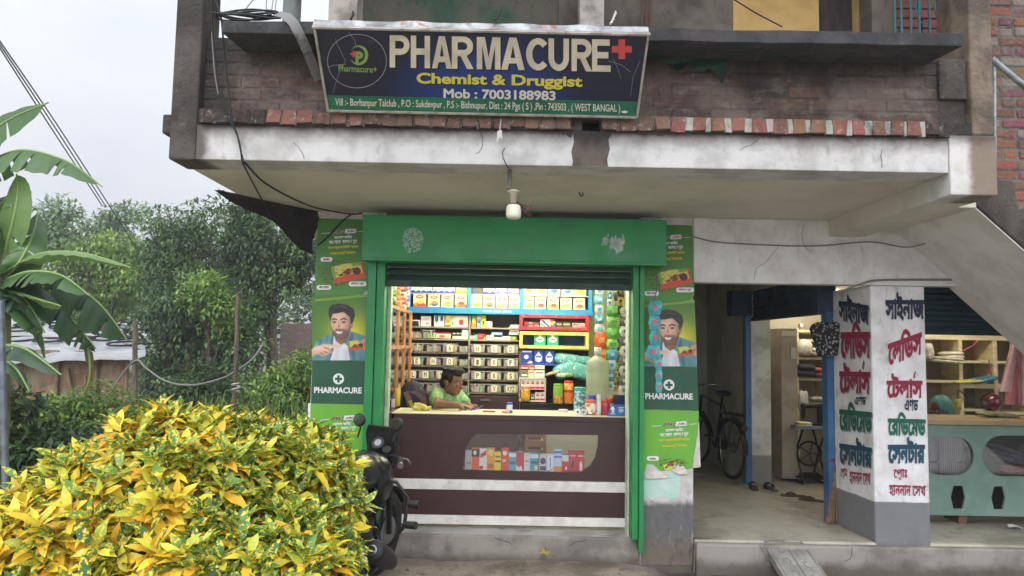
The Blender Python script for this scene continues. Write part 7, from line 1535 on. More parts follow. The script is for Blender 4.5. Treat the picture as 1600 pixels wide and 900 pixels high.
def sandal(label, px_, py_, rz, strapw, group):
    p = G(px_, py_, .2); t = thing('sandal', label, 'sandal', tuple(p), rz, group)
    prof = [(-.12, .0), (-.11, .035), (-.04, .034), (.05, .045), (.11, .035), (.125, 0), (.11, -.035), (.05, -.042), (-.04, -.03), (-.11, -.033)]
    MB().prism([(x, y, .002) for x, y in prof], (0, 0, .018)).build('sole', sole_m, t, True, bevel=.004)
    if strapw: 
        rows_ = [[Vector((x, .046 * math.cos(a_), .018 + .045 * math.sin(a_))) for a_ in np.linspace(0, math.pi, 10)] for x in (.0, .045, .075)]; MB().surf(rows_).surf([[v + Vector((0, 0, .004)) for v in r__] for r__ in rows_]).build('strap', M('strap_dark', S(50, 38, 36), .6), t, True)
    else: MB().tube([(-.02, .04, .02), (.03, .025, .04), (.07, 0, .028)], .006, 6).tube([(-.02, -.036, .02), (.03, -.02, .04), (.07, 0, .028)], .006, 6).build('strap', M('strap_dark', S(50, 38, 36), .6), t, True)
sandal('left brown slide sandal with a broad strap at the pier foot', 1178, 764, R(80), True, 'sandals on the corridor floor'); sandal('right brown slide sandal with a broad strap at the pier foot', 1204, 765, R(95), True, 'sandals on the corridor floor')
sandal('thin strapped flip-flop, the one nearer the pier', 1240, 776, R(165), False, 'sandals on the corridor floor'); sandal('thin strapped flip-flop, the one nearer the broom', 1269, 783, R(150), False, 'sandals on the corridor floor')

# ================================================================ bicycle in the corridor
BK = thing('bicycle', 'old black bicycle parked in the dim corridor beside the pier', 'bicycle', (2.50, 2.62, .2), R(98))
bk = M('bike_black', S(24, 22, 22), .4, .2); tyre = M('tyre_rubber', S(30, 28, 27), .85); chrome = M('chrome', S(190, 190, 190), .2, .9)
rw = .335
def wheel(x, steer=0):
    m = Matrix.Translation((x, 0, rw)) @ Matrix.Rotation(steer, 4, 'Z'); c = lambda a, r, y=0: m @ Vector((r * math.cos(a), y, r * math.sin(a)))
    w = MB().tube([c(a, rw - .018) for a in np.linspace(0, 6.283, 41)[:-1]], .018, 8, True).build('wheel', tyre, BK, True)
    MB().tube([c(a, rw - .042) for a in np.linspace(0, 6.283, 41)[:-1]], .010, 6, True).build('rim', chrome, w, True)
    mb = MB()
    for i in range(28): a = i * 6.283 / 28; mb.tube([c(a + .35 * (-1) ** i, .02, .022 * (-1) ** (i // 2)), c(a, rw - .045)], .0013, 3)
    mb.build('spokes', chrome, w, True); MB().cyl(c(0, 0, -.04), c(0, 0, .04), .02, n=10).build('hub', chrome, w, True)
    mb = MB(); rows_ = [[c(a, rw + .022, y) for y in (-.03, -.015, .015, .03)] for a in (np.linspace(.35, 3.2, 18) if x == 0 else np.linspace(.9, 2.9, 16))]; mb.surf(rows_).surf([[v + Vector((0, 0, .002)) for v in r__] for r__ in rows_]); mb.build('mudguard', bk, BK, True)
wheel(0); wheel(1.06, R(12))
BBx, ST_, HT, HB = (.44, 0, .29), (.26, 0, .80), (.84, 0, .88), (.88, 0, .70)
mb = MB(); mb.tube([BBx, ST_, (.235, 0, .90)], .015, 8).tube([ST_, HT], .014, 8).tube([BBx, HB], .016, 8).tube([HT, HB], .018, 8)
for sy in (-.055, .055): mb.tube([(0, sy, rw), (.42, sy * .5, .30)], .010, 6).tube([(0, sy, rw), (.25, sy * .4, .80)], .009, 6).tube([(.885, sy * .8, .68), (1.06, sy, rw)], .011, 6)
mb.build('frame', bk, BK, True)
mb = MB(); mb.tube([HT, (.815, 0, 1.0)], .012, 8); mb.tube([(.62, .29, .98), (.74, .27, 1.02), (.82, .10, 1.01), (.82, -.10, 1.01), (.74, -.27, 1.02), (.62, -.29, .98)], .011, 8); hb_ = mb.build('handlebar', chrome, BK, True)
for sy in (-1, 1): MB().cyl((.62, sy * .29, .98), (.72, sy * .275, 1.012), .017, n=10).build('grip', tyre, hb_, True)
mb = MB(); mb.ell((.21, 0, .945), (.14, .09, .035)); mb.ell((.33, 0, .945), (.10, .035, .025)); remesh(mb, 'saddle', M('saddle_leather', S(36, 28, 26), .5), BK, .01, 3, True)
mb = MB()
for y in (-.07, -.02, .02, .07): mb.tube([(-.30, y, .73), (.16, y, .73)], .007, 5)
for x in (-.30, -.1, .14): mb.tube([(x, -.075, .728), (x, .075, .728)], .007, 5)
for sy in (-.07, .07): mb.tube([(-.22, sy, .73), (0, sy * .9, rw)], .007, 5)
mb.build('rear_rack', bk, BK, True)
mb = MB(); mb.tube([(.44 + .09 * math.cos(a), -.045, .29 + .09 * math.sin(a)) for a in np.linspace(0, 6.28, 21)[:-1]], .006, 5, True); mb.tube([(.44, -.05, .29), (.52, -.07, .14)], .009, 6).tube([(.44, .05, .29), (.36, .07, .44)], .009, 6); cr_ = mb.build('crank', chrome, BK, True)
for (x, y, z) in ((.52, -.11, .14), (.36, .11, .44)): MB().obox((x, y, z), (.09, .07, .02)).build('pedal', tyre, cr_, True)
MB().box(0, -.055, .29, .50, -.042, .40).build('chain_case', bk, BK, True, bevel=.01)
MB().ell((-.335, 0, .60), (.012, .035, .035)).build('reflector', M('reflector', S(60, 30, 28), .3), BK, True)
# ================================================================ motorcycle between bush and shop
MC = thing('motorcycle', 'black motorcycle parked half behind the yellow bush, facing the shop', 'motorcycle', (-1.21, -1.60, 0), R(78))
MC.rotation_euler = (R(4), 0, R(78))
mk, mk2, pla = M('bike_black', S(24, 22, 22), .4, .2), M('gloss_black', S(22, 22, 24), .34, coat=.15), M('matt_plastic', S(34, 33, 34), .55)
eng_m = M('engine_metal', S(70, 68, 68), .4, .8, c2=S(40, 38, 38), vs=20); disc_m = M('disc_steel', S(150, 150, 150), .3, .9)
RW = .30
def mwheel(x, w, steer=0.0):
    m = Matrix.Translation((x, 0, RW)) @ Matrix.Rotation(steer, 4, 'Z'); c = lambda a, r, y=0: m @ Vector((r * math.cos(a), y, r * math.sin(a)))
    wh = MB().surf([[c(a, r, y) for (r, y) in ((.225, -w * .8), (.25, -w), (.28, -w * .85), (.298, -w * .4), (.301, 0), (.298, w * .4), (.28, w * .85), (.25, w), (.225, w * .8))] for a in np.linspace(0, 2 * math.pi, 49)]).build('wheel', tyre, MC, True)
    mb = MB(); mb.surf([[c(a, r, y) for (r, y) in ((.228, -w * .82), (.205, -w * .7), (.20, 0), (.205, w * .7), (.228, w * .82))] for a in np.linspace(0, 2 * math.pi, 41)])
    for i in range(5):
        a = i * 2 * math.pi / 5
        for da in (-.16, .16): mb.tube([c(a, .04), c(a + da, .12), c(a + da * 1.3, .21)], [.022, .014, .016], 6)
    mb.build('alloy_rim', mk2, wh, True); MB().cyl(c(0, 0, -.06), c(0, 0, .06), .04, n=14).build('hub', eng_m, wh, True)
    MB().cyl(c(0, 0, -.062), c(0, 0, -.066), .12, n=28).build('brake_disc', disc_m, wh, True)
mwheel(0, .055); mwheel(1.30, .045, R(-5))
mb = MB(); mb.tube([(1.30, -.07, RW), (1.17, -.07, .86)], .022, 10).tube([(1.30, .07, RW), (1.17, .07, .86)], .022, 10); mb.box(1.15, -.10, .80, 1.20, .10, .84); mb.build('fork', mk, MC, True)
rows_ = [[(1.30 + .325 * math.cos(a), y, RW + .325 * math.sin(a)) for y in (-.06, -.035, 0, .035, .06)] for a in np.linspace(.5, 2.6, 14)]
MB().surf(rows_).surf([[Vector(v) + Vector((0, 0, .004)) for v in r__] for r__ in rows_]).build('front_mudguard', mk2, MC, True)
mb = MB(); mb.ell((.80, 0, .80), (.26, .14, .13)); mb.ell((.95, 0, .82), (.14, .17, .10)); mb.ell((.68, 0, .74), (.2, .10, .1)); mb.ell((.98, -.13, .72), (.13, .035, .13)); mb.ell((.98, .13, .72), (.13, .035, .13)); remesh(mb, 'fuel_tank', mk2, MC, .014, 4, True)
mb = MB(); mb.ell((.30, 0, .79), (.36, .12, .055)); mb.ell((-.05, 0, .85), (.22, .11, .05)); remesh(mb, 'seat', M('seat_vinyl', S(28, 27, 28), .6), MC, .014, 4, True)
mb = MB(); mb.prism([(-.30, -.07, .86), (.28, -.11, .70), (.30, -.11, .60), (.05, -.10, .62), (-.28, -.06, .78)], (0, .03, 0)); mb.prism([(-.30, .04, .86), (.28, .08, .70), (.30, .08, .60), (.05, .07, .62), (-.28, .03, .78)], (0, .03, 0)); mb.build('tail_panel', mk2, MC, True, bevel=.01)
mb = MB(); mb.box(.50, -.12, .30, .86, .12, .50); mb.box(.66, -.09, .50, .84, .09, .66)
for i in range(6): mb.box(.645, -.105, .51 + i * .026, .86, .105, .52 + i * .026)
mb.cyl((.60, -.13, .38), (.60, -.165, .38), .085, n=20); mb.cyl((.60, .13, .38), (.60, .165, .38), .09, n=20); mb.build('engine', eng_m, MC, True, bevel=.008)
mb = MB(); mb.tube([(1.14, 0, .78), (.98, 0, .50), (.88, 0, .28), (.5, 0, .26), (.32, 0, .36), (.24, 0, .62)], .022, 8).tube([(1.14, 0, .84), (.7, 0, .68), (.26, 0, .62)], .024, 8); mb.tube([(.32, .08, .36), (0, .09, RW)], .022, 8).tube([(.32, -.08, .36), (0, -.09, RW)], .022, 8); mb.build('frame', mk, MC, True)
for sy in (-1, 1):
    sh_ = MB().tube([(.03, sy * .10, RW + .03), (.16, sy * .10, .66)], .014, 8).build('shock_absorber', mk, MC, True)
    MB().tube([(.05 + .10 * t / 60 * 1.0, sy * .10 + .028 * math.cos(t * .9), RW + .08 + .27 * t / 60) if True else 0 for t in range(61)] and [Vector((.045 + .0018 * t, sy * .10, RW + .08 + .0047 * t)) + Vector((.026 * math.cos(t * .75), .026 * math.sin(t * .75), 0)) for t in range(61)], .005, 5).build('coil_spring', disc_m, sh_, True)
# exhaust with its fat can low on the right side
mb = MB(); mb.tube([(.86, -.06, .48), (.98, -.09, .40), (.96, -.15, .28), (.80, -.20, .24), (.62, -.22, .25)], .022, 8); mb.build('exhaust_pipe', eng_m, MC, True)
can = MB().lathe([(0, 0), (.055, 0), (.072, .02), (.076, .06), (.070, .30), (.05, .42), (.02, .46)], (.62, -.22, .38), (.90, .02, -.42), 22).build('muffler', pla, MC, True)
MB().lathe([(.024, -.012), (.034, -.012), (.034, .004), (.0, .004)], (.62, -.22, .38), (.90, .02, -.42), 18).build('muffler_tip', disc_m, can, True)
# leg guard loops, pegs, stand
mb = MB()
for sy in (-1, 1): mb.tube([(.98, sy * .05, .74), (1.0, sy * .20, .73), (.98, sy * .30, .64), (.95, sy * .30, .46), (.92, sy * .22, .33), (.88, sy * .05, .30)], .013, 8)
lg_ = mb.build('leg_guard', mk, MC, True)
for (x, y, z) in ((.985, -.30, .60), (.955, -.30, .47)): MB().cyl((x, y, z), (x - .01, y - .085, z + .008), .024, .026, 14).build('slider_knob', pla, lg_, True)
mb = MB(); mb.cyl((.45, -.12, .30), (.45, -.25, .30), .014, n=10).cyl((.45, .12, .30), (.45, .25, .30), .014, n=10); mb.cyl((.12, -.12, .36), (.11, -.22, .37), .014, n=10).cyl((.12, .12, .36), (.11, .22, .37), .014, n=10); mb.build('foot_peg', tyre, MC, True)
mb = MB(); mb.tube([(.5, .12, .26), (.46, .26, .02)], .012, 8).tube([(.46, .26, .02), (.53, .28, .015)], .012, 8); mb.tube([(.4, -.12, .24), (.36, -.16, .08), (.30, -.18, .08)], .012, 8).tube([(.4, .12, .24), (.36, .16, .08)], .012, 8); mb.build('stand', mk, MC, True)
mb = MB(); mb.tube([(.90, .25, .965), (1.0, .21, .99), (1.10, .09, .985), (1.12, 0, .97), (1.10, -.09, .985), (1.0, -.21, .99), (.90, -.25, .965)], .012, 8); hb_ = mb.build('handlebar', mk, MC, True)
for sy in (-1, 1):
    MB().cyl((.90, sy * .25, .965), (.99, sy * .214, .988), .019, n=12).build('grip', tyre, hb_, True)
    MB().cyl((.885, sy * .257, .962), (.90, sy * .25, .965), .020, n=12).build('bar_end', disc_m, hb_, True)
    MB().tube([(1.01, sy * .20, .99), (1.03, sy * .25, .985), (.96, sy * .30, .97)], .006, 6).build('lever', disc_m, hb_, True)
    mr = MB().tube([(1.04, sy * .13, .99), (1.09, sy * .135, 1.05), (1.07, sy * .14, 1.08)], .007, 6).build('mirror_stalk', mk, MC, True)
    m_ = Matrix.Rotation(R(12), 3, 'Z')
    MB().ell((1.07, sy * .14, 1.105), (.022, .048, .046)).build('mirror_shell', pla, mr, True); MB().cyl((1.046, sy * .14, 1.105), (1.043, sy * .14, 1.105), .034, n=20).build('mirror_glass', M('mirror', S(120, 130, 126), .08, .9), mr, True)
mb = MB(); mb.prism([(1.22, -.11, .90), (1.22, .11, .90), (1.17, .13, 1.10), (1.12, .10, 1.17), (1.12, -.10, 1.17), (1.17, -.13, 1.10)], (.02, 0, .006)); mb.build('fly_screen', pla, MC, True, bevel=.01)
MB().ell((1.24, 0, .90), (.09, .10, .10)).build('headlight', pla, MC, True)
dl = MB().cyl((1.155, 0, 1.02), (1.10, 0, 1.06), .05, .044, 22).build('instrument_pod', pla, MC, True)
MB().cyl((1.0998, 0, 1.0602), (1.098, 0, 1.0615), .025, n=24).build('dial_face', M('dial_white', S(150, 154, 158), .3), dl, True)
MB().cyl((1.09, -.075, 1.02), (1.085, -.075, 1.025), .030, n=16).build('dial_face', pla, dl, True)
for sy in (-1, 1): MB().tube([(1.06, sy * .12, .99), (1.14, sy * .14, .93), (1.16, sy * .06, .84)], .006, 5).build('control_cable', M('cable_red', S(60, 26, 28), .5), MC, True)

for ch in MC.children:                   # low-set bars and clocks
    if ch.name.split('.')[0] in ('handlebar', 'fly_screen', 'headlight', 'instrument_pod', 'control_cable'): ch.location = ch.location + Vector((0, 0, -.10))
# ================================================================ foliage tools
def blades(name, mat, parent, base, dirs, ups, L_, Wd, cols, droop=.15, fold=.25, alpha=None, off=None):
    """broad curved leaf blades (eight vertices) for plants near the camera"""
    n = len(base); d = dirs / np.linalg.norm(dirs, axis=1, keepdims=True); s_ = np.cross(d, ups); s_ /= np.linalg.norm(s_, axis=1, keepdims=True) + 1e-9; u = np.cross(s_, d); L_ = L_[:, None]; Wd = Wd[:, None]
    tw = rng.normal(0, .18, (n, 1)); pt = lambda f_: base + d * L_ * f_ - u * L_ * droop * f_ ** 2 * 1.3; wv_ = rng.normal(0, .10, (n, 6))
    rows_ = [pt(.03)]
    for i, (f_, w) in enumerate(((.30, .40), (.56, .50), (.80, .30))):
        c = pt(f_); rows_ += [c + (s_ + u * tw * f_) * Wd * w + u * Wd * (fold * w * 2 + wv_[:, [i]]), c, c - (s_ + u * tw * f_) * Wd * w + u * Wd * (fold * w * 2 + wv_[:, [i + 3]])]
    rows_.append(pt(1.0)); V = np.stack(rows_, 1).reshape(-1, 3); k_ = len(rows_)
    if off is not None: V = V - np.array(off)
    f0 = [[0, 1, 2], [0, 2, 3]]
    for r_ in (1, 4): f0 += [[r_, r_ + 3, r_ + 4], [r_, r_ + 4, r_ + 1], [r_ + 1, r_ + 4, r_ + 5], [r_ + 1, r_ + 5, r_ + 2]]
    f0 += [[7, 10, 8], [8, 10, 9]]; F = (np.array(f0)[None] + (np.arange(n) * k_)[:, None, None]).reshape(-1, 3)
    me = bpy.data.meshes.new(name); me.vertices.add(len(V)); me.vertices.foreach_set('co', V.ravel()); me.loops.add(F.size); me.loops.foreach_set('vertex_index', F.ravel().astype(np.int32)); me.polygons.add(len(F)); me.polygons.foreach_set('loop_start', np.arange(0, F.size, 3, dtype=np.int32)); me.update(calc_edges=True)
    ca = me.color_attributes.new('Col', 'FLOAT_COLOR', 'POINT'); a = np.ones((n, k_, 4)); a[:, :, :3] = cols[:, None, :]
    if alpha is not None: a[:, :, 3] = alpha[:, None]
    ca.data.foreach_set('color', a.reshape(-1)); me.polygons.foreach_set('use_smooth', np.ones(len(F), bool)); me.materials.append(mat)
    o = bpy.data.objects.new(name, me); COL.objects.link(o); o.parent = parent; return o
def leaves(name, mat, parent, base, dirs, ups, L_, Wd, cols, droop=.15, fold=.25, alpha=None, off=None):
    """many small folded leaf blades as one mesh: arrays of base points, directions, up vectors, lengths, widths, colours"""
    n = len(base); d = dirs / np.linalg.norm(dirs, axis=1, keepdims=True)
    s_ = np.cross(d, ups); s_ /= np.linalg.norm(s_, axis=1, keepdims=True) + 1e-9; u = np.cross(s_, d)
    L_ = L_[:, None]; Wd = Wd[:, None]
    mid = base + d * L_ * .45; tip = base + d * L_ - u * L_ * droop * 1.0
    v0 = base; v1 = mid + s_ * Wd * .5 + u * Wd * fold - u * L_ * droop * .1; v2 = mid - u * L_ * droop * .1; v3 = mid - s_ * Wd * .5 + u * Wd * fold - u * L_ * droop * .1; 
    V = np.stack([v0, v1, v2, v3, tip], 1).reshape(-1, 3)
    if off is not None: V = V - np.array(off)
    F = (np.array([[0, 1, 2], [0, 2, 3], [1, 4, 2], [2, 4, 3]])[None] + (np.arange(n) * 5)[:, None, None]).reshape(-1, 3)
    me = bpy.data.meshes.new(name); me.vertices.add(len(V)); me.vertices.foreach_set('co', V.ravel())
    me.loops.add(F.size); me.loops.foreach_set('vertex_index', F.ravel().astype(np.int32)); me.polygons.add(len(F)); me.polygons.foreach_set('loop_start', np.arange(0, F.size, 3, dtype=np.int32))
    me.update(calc_edges=True)
    ca = me.color_attributes.new('Col', 'FLOAT_COLOR', 'POINT'); a = np.ones((n, 5, 4)); a[:, :, :3] = cols[:, None, :]
    if alpha is not None: a[:, :, 3] = alpha[:, None]
    ca.data.foreach_set('color', a.reshape(-1)); me.polygons.foreach_set('use_smooth', np.ones(len(F), bool)); me.materials.append(mat)
    o = bpy.data.objects.new(name, me); COL.objects.link(o)
    if parent is not None: o.parent = parent
    return o
def unit(n): v = rng.normal(size=(n, 3)); return v / np.linalg.norm(v, axis=1, keepdims=True)
tree_leaf = leafmat('tree_leaf', None, .42, .28)
bark = M('bark', S(104, 88, 74), .95, c2=S(66, 56, 48), vs=8, vv=(3, 3, .6), bump=(26, .9, .03))
def tree(name, label, cat, base, h, crown, n, leaf, palette, trunk_r=.12, limbs=7, clump=.5, group=None, zlow=None, seed=0, weep=.25, lean=(0, 0), nclump=46, trunk_mat=None):
    """crown: list of (dx, dy, z, rx, ry, rz) lobes; leaves sit in clumps spread through the lobes"""
    global rng
    rng = np.random.default_rng(100 + seed); q = random.Random(seed); base = Vector(base)
    t = thing(name, label, cat, tuple(base), 0, group)
    top = base + Vector((lean[0], lean[1], h * .72)); mb = MB()
    path = [base.lerp(top, k_ / 6) + Vector((q.uniform(-.05, .05), q.uniform(-.05, .05), 0)) * (k_ > 0) for k_ in range(7)]
    mb.tube(path, [trunk_r * (1.25 - .14 * k_) for k_ in range(7)], 9)
    cents = []; vol = np.array([c[3] * c[4] * c[5] for c in crown]); vol = vol / vol.sum()
    for c, v in zip(crown, vol):
        for _ in range(max(3, int(nclump * v))):
            d = unit(1)[0]; r_ = rng.random() ** (1 / 2.2)
            cents.append((base.x + c[0] + d[0] * c[3] * r_, base.y + c[1] + d[1] * c[4] * r_, base.z + c[2] + d[2] * c[5] * r_, .8 + .5 * rng.random()))
    cents = np.array(cents)
    for i in range(limbs):
        e = Vector(cents[(i * 7) % len(cents)][:3]); s_ = path[q.randint(2, 5)]; m_ = s_.lerp(e, .5) + Vector((q.uniform(-.2, .2), q.uniform(-.2, .2), -.1)); mb.tube([s_, m_, e], [trunk_r * .45, trunk_r * .28, trunk_r * .08], 6)
    mb.build('trunk', trunk_mat or bark, t)
    k_ = rng.integers(0, len(cents), n); d = unit(n); rr = clump * cents[k_, 3] * (.35 + .65 * rng.random(n) ** .5)
    n = int(n); pos = cents[k_, :3] + d * rr[:, None] * np.array([1.1, 1.1, .75])
    dirs = d * .8 + unit(n) * .7 + np.array([0, 0, -weep]); ups = d * .5 + np.array([0, 0, 1.0]) + unit(n) * .35
    pal = np.array(palette); tone = rng.random(len(cents)); ci = np.clip((tone[k_] * .65 + rng.random(n) * .35) * len(pal), 0, len(pal) - 1).astype(int)
    cols = pal[ci] * (.75 + .5 * rng.random((n, 1)))
    leaves('crown', tree_leaf, t, pos, dirs, ups, leaf * (.6 + .8 * rng.random(n)), leaf * (.34 + .2 * rng.random(n)), cols, .18, .2, None, base)
    return t
G1 = [S(60, 82, 48), S(82, 110, 60), S(106, 134, 76), S(126, 152, 86)]
G2 = [S(50, 70, 44), S(68, 92, 54), S(88, 114, 64), S(108, 134, 74)]
G3 = [S(82, 112, 50), S(108, 140, 60), S(134, 164, 74), S(156, 180, 84)]
G4 = [S(104, 130, 92), S(124, 148, 104), S(140, 162, 118)]
def tpos(px, Y): p = W(px, 540, Y); return Vector((p.x, Y, 0))
def lobe(px, py, rxpx, rypx, Y, dY=0.0, ry=None):        # crown lobe given where it was surveyed at depth Y
    k_ = (Y - CAM.y) / FPX; p = W(px, py, Y); return (p, rxpx * k_, ry or rxpx * k_, rypx * k_, dY)
def tree_at(name, label, px, Y, lobes, n, leaf, pal, seed, **kw):
    b = tpos(px, Y); cr = []
    for (x, y, rx, ry) in lobes: p, a, _, c, _ = lobe(x, y, rx, ry, Y); cr.append((p.x - b.x, random.Random(int(x)).uniform(-.5, .5), p.z, a, a * .8, c))
    h = max(c[2] for c in cr); return tree(name, label, 'tree', b, h, cr, n, leaf, pal, seed=seed, group='trees behind the hut and field', **kw)
tree_at('tree', 'pale thin leaved tree showing highest left above the hut roof', 92, 22, [(92, 345, 16, 26), (100, 380, 26, 22)], 1500, .30, G4, 1, clump=.5, trunk_r=.14, nclump=30)
tree_at('tree', 'feathery grey-green tree at the skyline right of the thin one', 160, 24, [(150, 350, 36, 26), (195, 340, 26, 24), (130, 400, 40, 30), (190, 395, 40, 30)], 6000, .22, G4, 2, clump=.5, trunk_r=.18, nclump=60)
tree_at('tree', 'broad light green tree above the hut roof', 165, 19, [(120, 410, 50, 26), (175, 400, 50, 30), (150, 450, 70, 36), (215, 440, 40, 40)], 9500, .18, G3, 3, clump=.45, trunk_r=.2, nclump=90)
tree_at('tree', 'tall rounded green tree in the middle of the tree line', 275, 15, [(262, 372, 42, 44), (305, 360, 36, 34), (240, 420, 40, 44), (300, 430, 60, 60), (350, 395, 34, 44)], 15000, .15, G1, 4, clump=.44, trunk_r=.2, nclump=120)
tree_at('tree', 'dark drooping tree with dense low foliage before the rounded tree', 300, 12, [(290, 480, 62, 40), (328, 452, 36, 36), (258, 545, 50, 50), (322, 550, 56, 60), (300, 615, 80, 36)], 16500, .13, G2, 5, clump=.34, trunk_r=.16, weep=.7, nclump=150)
tree_at('tree', 'yellow tinged leafy tree right of the drooping one', 330, 11.5, [(335, 470, 26, 36), (345, 510, 30, 30), (318, 445, 22, 18)], 4200, .13, G3, 6, clump=.36, trunk_r=.08, nclump=44)
tree_at('tree', 'dark broad crowned tree with a bare brown trunk beside the shop', 427, 13, [(380, 345, 44, 36), (430, 375, 60, 40), (400, 400, 50, 40), (455, 415, 40, 34), (365, 330, 30, 22), (430, 436, 44, 24), (480, 400, 30, 40)], 13500, .15, G2, 7, clump=.38, trunk_r=.15, nclump=110)
tree_at('tree', 'small bushy tree with a mid green crown beneath the dark one', 400, 12.5, [(388, 480, 24, 36), (378, 540, 28, 50)], 4600, .14, G1, 8, clump=.4, trunk_r=.08, nclump=60)
# far mass of green behind everything
mbx = []
rng = np.random.default_rng(5)
def mass(name, label, boxes, n, leaf, pal, kind=None, cat='undergrowth', mat=None, up=.8):
    P_ = []; 
    for (x0, x1, y0, y1, z0, z1, w) in boxes:
        m = int(n * w); p = np.stack([rng.uniform(x0, x1, m), rng.uniform(y0, y1, m), rng.random(m)], 1)
        top = z0 + (z1 - z0) * (.62 + .38 * np.array([mnoise.noise(Vector((a * .7, b * .7, 2))) for a, b in p[:, :2]])); p[:, 2] = z0 + (top - z0) * p[:, 2] ** .6; P_.append(p)
    P_ = np.concatenate(P_); m = len(P_); d = unit(m); d[:, 2] = np.abs(d[:, 2]) * .6 - .1; ups = unit(m) * .5 + np.array([0, -.2, up]); pal = np.array(pal); cols = pal[rng.integers(0, len(pal), m)] * (.7 + .6 * rng.random((m, 1)))
    o = leaves(name, mat or tree_leaf, None, P_, d, ups, leaf * (.6 + .8 * rng.random(m)), leaf * (.35 + .25 * rng.random(m)), cols, .2, .2)
    tag(o, label, cat); o['kind'] = 'stuff'; return o
mass('far_woodland', 'distant dark green woodland closing the view behind the trees', [(-42, 0, 25, 29, 0, 6.4, 1)], 26000, .34, G1, cat='woodland')
# bushes at the field edge, each its own plant
def shrub(name, label, px, Y, lobes, n, leaf, pal, seed, cat='bush', group='bushes at the field edge', **kw):
    b = tpos(px, Y); cr = []
    for (x, y, rx, ry) in lobes: p, a, _, c, _ = lobe(x, y, rx, ry, Y); cr.append((p.x - b.x, 0, p.z, a, a * .8, c))
    return tree(name, label, cat, b, max(c[2] for c in cr), cr, n, leaf, pal, trunk_r=.03, limbs=10, clump=kw.pop('clump', .25), group=group, seed=seed, **kw)
shrub('leafy_bush', 'bright green bush at the field edge beside the left poster', 455, 9.5, [(462, 606, 40, 42), (486, 575, 20, 34), (425, 622, 34, 28)], 6000, .12, G3, 21, nclump=80)
shrub('leafy_bush', 'dark bush between the two wooden posts', 320, 10.5, [(280, 620, 40, 34), (340, 610, 50, 44)], 5000, .13, G2, 22, nclump=70)
shrub('leafy_bush', 'green bush at the foot of the brown trunked tree', 402, 10.2, [(396, 618, 26, 30), (385, 645, 36, 18)], 4200, .12, G1, 23, nclump=60)
Y6 = 2.6
shrub('creeper_mound', 'wide mound of light green creeper before the hut', 140, Y6, [(120, 640, 60, 40), (180, 650, 50, 36), (80, 680, 60, 50), (150, 700, 80, 50), (220, 690, 40, 40)], 10000, .075, G3, 24, group=None, clump=.16, nclump=140)
shrub('leafy_bush', 'dark large leaved bush beside the metal pole, lower left', 60, 1.2, [(40, 700, 60, 36), (100, 720, 70, 40), (20, 640, 40, 30)], 3600, .11, G2, 25, group=None, clump=.18, nclump=60)
# ================================================================ lawn, grass
gm_ = M('lawn_soil', S(92, 108, 58, .8), .95, c2=S(74, 84, 48), vs=4, bump=(20, .8, .03))
structure(MB().surf([[(x, y, .012 + .01 * mnoise.noise(Vector((x, y, 0)))) for x in np.linspace(-30, -1.62, 40)] for y in np.linspace(.6, 34, 40)]).build('field', gm_))
def grass(name, label, boxes, n, h, pal):
    P_ = np.concatenate([np.stack([rng.uniform(x0, x1, int(n * w)), rng.uniform(y0, y1, int(n * w)), np.full(int(n * w), .01)], 1) for (x0, x1, y0, y1, w) in boxes]); m = len(P_)
    d = unit(m) * .45; d[:, 2] = 1; ups = unit(m); pal = np.array(pal); cols = pal[rng.integers(0, len(pal), m)] * (.7 + .6 * rng.random((m, 1)))
    hh = h * (.4 + .9 * rng.random(m)); o = leaves(name, tree_leaf, None, P_, d, ups, hh, hh * .07 + .004, cols, .25, .1); stuff(tag(o, label, 'grass'))
grass('field_grass', 'grass of the open field behind the yellow bush', [(-5.5, -1.6, 3.0, 9.5, .7), (-6, -1.6, .8, 3, .3)], 16000, .09, [S(128, 146, 76), S(112, 134, 66), S(150, 160, 98), S(96, 118, 60)])
grass('tall_grass', 'tall weeds and grass at the hut wall and bush feet', [(-6.2, -2.6, 8.2, 9.6, .5), (-6.6, -4.2, 4.2, 5.0, .5)], 1100, .55, [S(110, 134, 60), S(92, 122, 52), S(134, 150, 84)])
grass('verge_grass', 'rough verge grass round the metal pole', [(-6, -2.3, -1.0, 2.5, 1)], 5000, .25, G1)

# ================================================================ hut with tarpaulin roof and tyres
HT_ = thing('hut', 'bamboo matting hut under a white tarpaulin roof weighed down with tyres', 'hut', (-8, 6, 0))
YE, YRD = 5.3, 8.2
E1, E0 = W(228, 549, YE), W(-140, 563, YE); R1, R0 = W(100, 499, YRD), W(-140, 496, YRD); K1 = W(226, 540, YRD + 1.0)
N_ = 26
def roofp(s_, t): a = E0.lerp(E1, s_); b = R0.lerp(R1, s_); p = a.lerp(b, t); return p + Vector((0, 0, .035 * mnoise.noise(Vector((s_ * 16, t * 5, 0))) - .05 * math.sin(math.pi * t) + .02 * math.sin(s_ * 40) * (1 - t)))
tarp = M('white_tarpaulin', S(156, 158, 160), .55, c2=S(128, 131, 135), vs=2, bump=(9, .35, .03), stain=[(6, (1, 1, 1), .62, .75, S(130, 128, 124), .5)])
rows_ = [[roofp(s_, t) for s_ in np.linspace(0, 1, 60)] for t in np.linspace(0, 1, 14)]
skirt = [v + Vector((0, -.02, -.10 - .04 * mnoise.noise(v * 3))) for v in rows_[0]]
MB().surf([skirt] + rows_).build('roof', tarp, HT_)
rows_ = [[E1.lerp(R1, t), E1.lerp(R1, t).lerp(K1.lerp(R1, t), 1)] for t in np.linspace(0, 1, 8)]
MB().surf(rows_).build('roof_end', tarp, HT_)
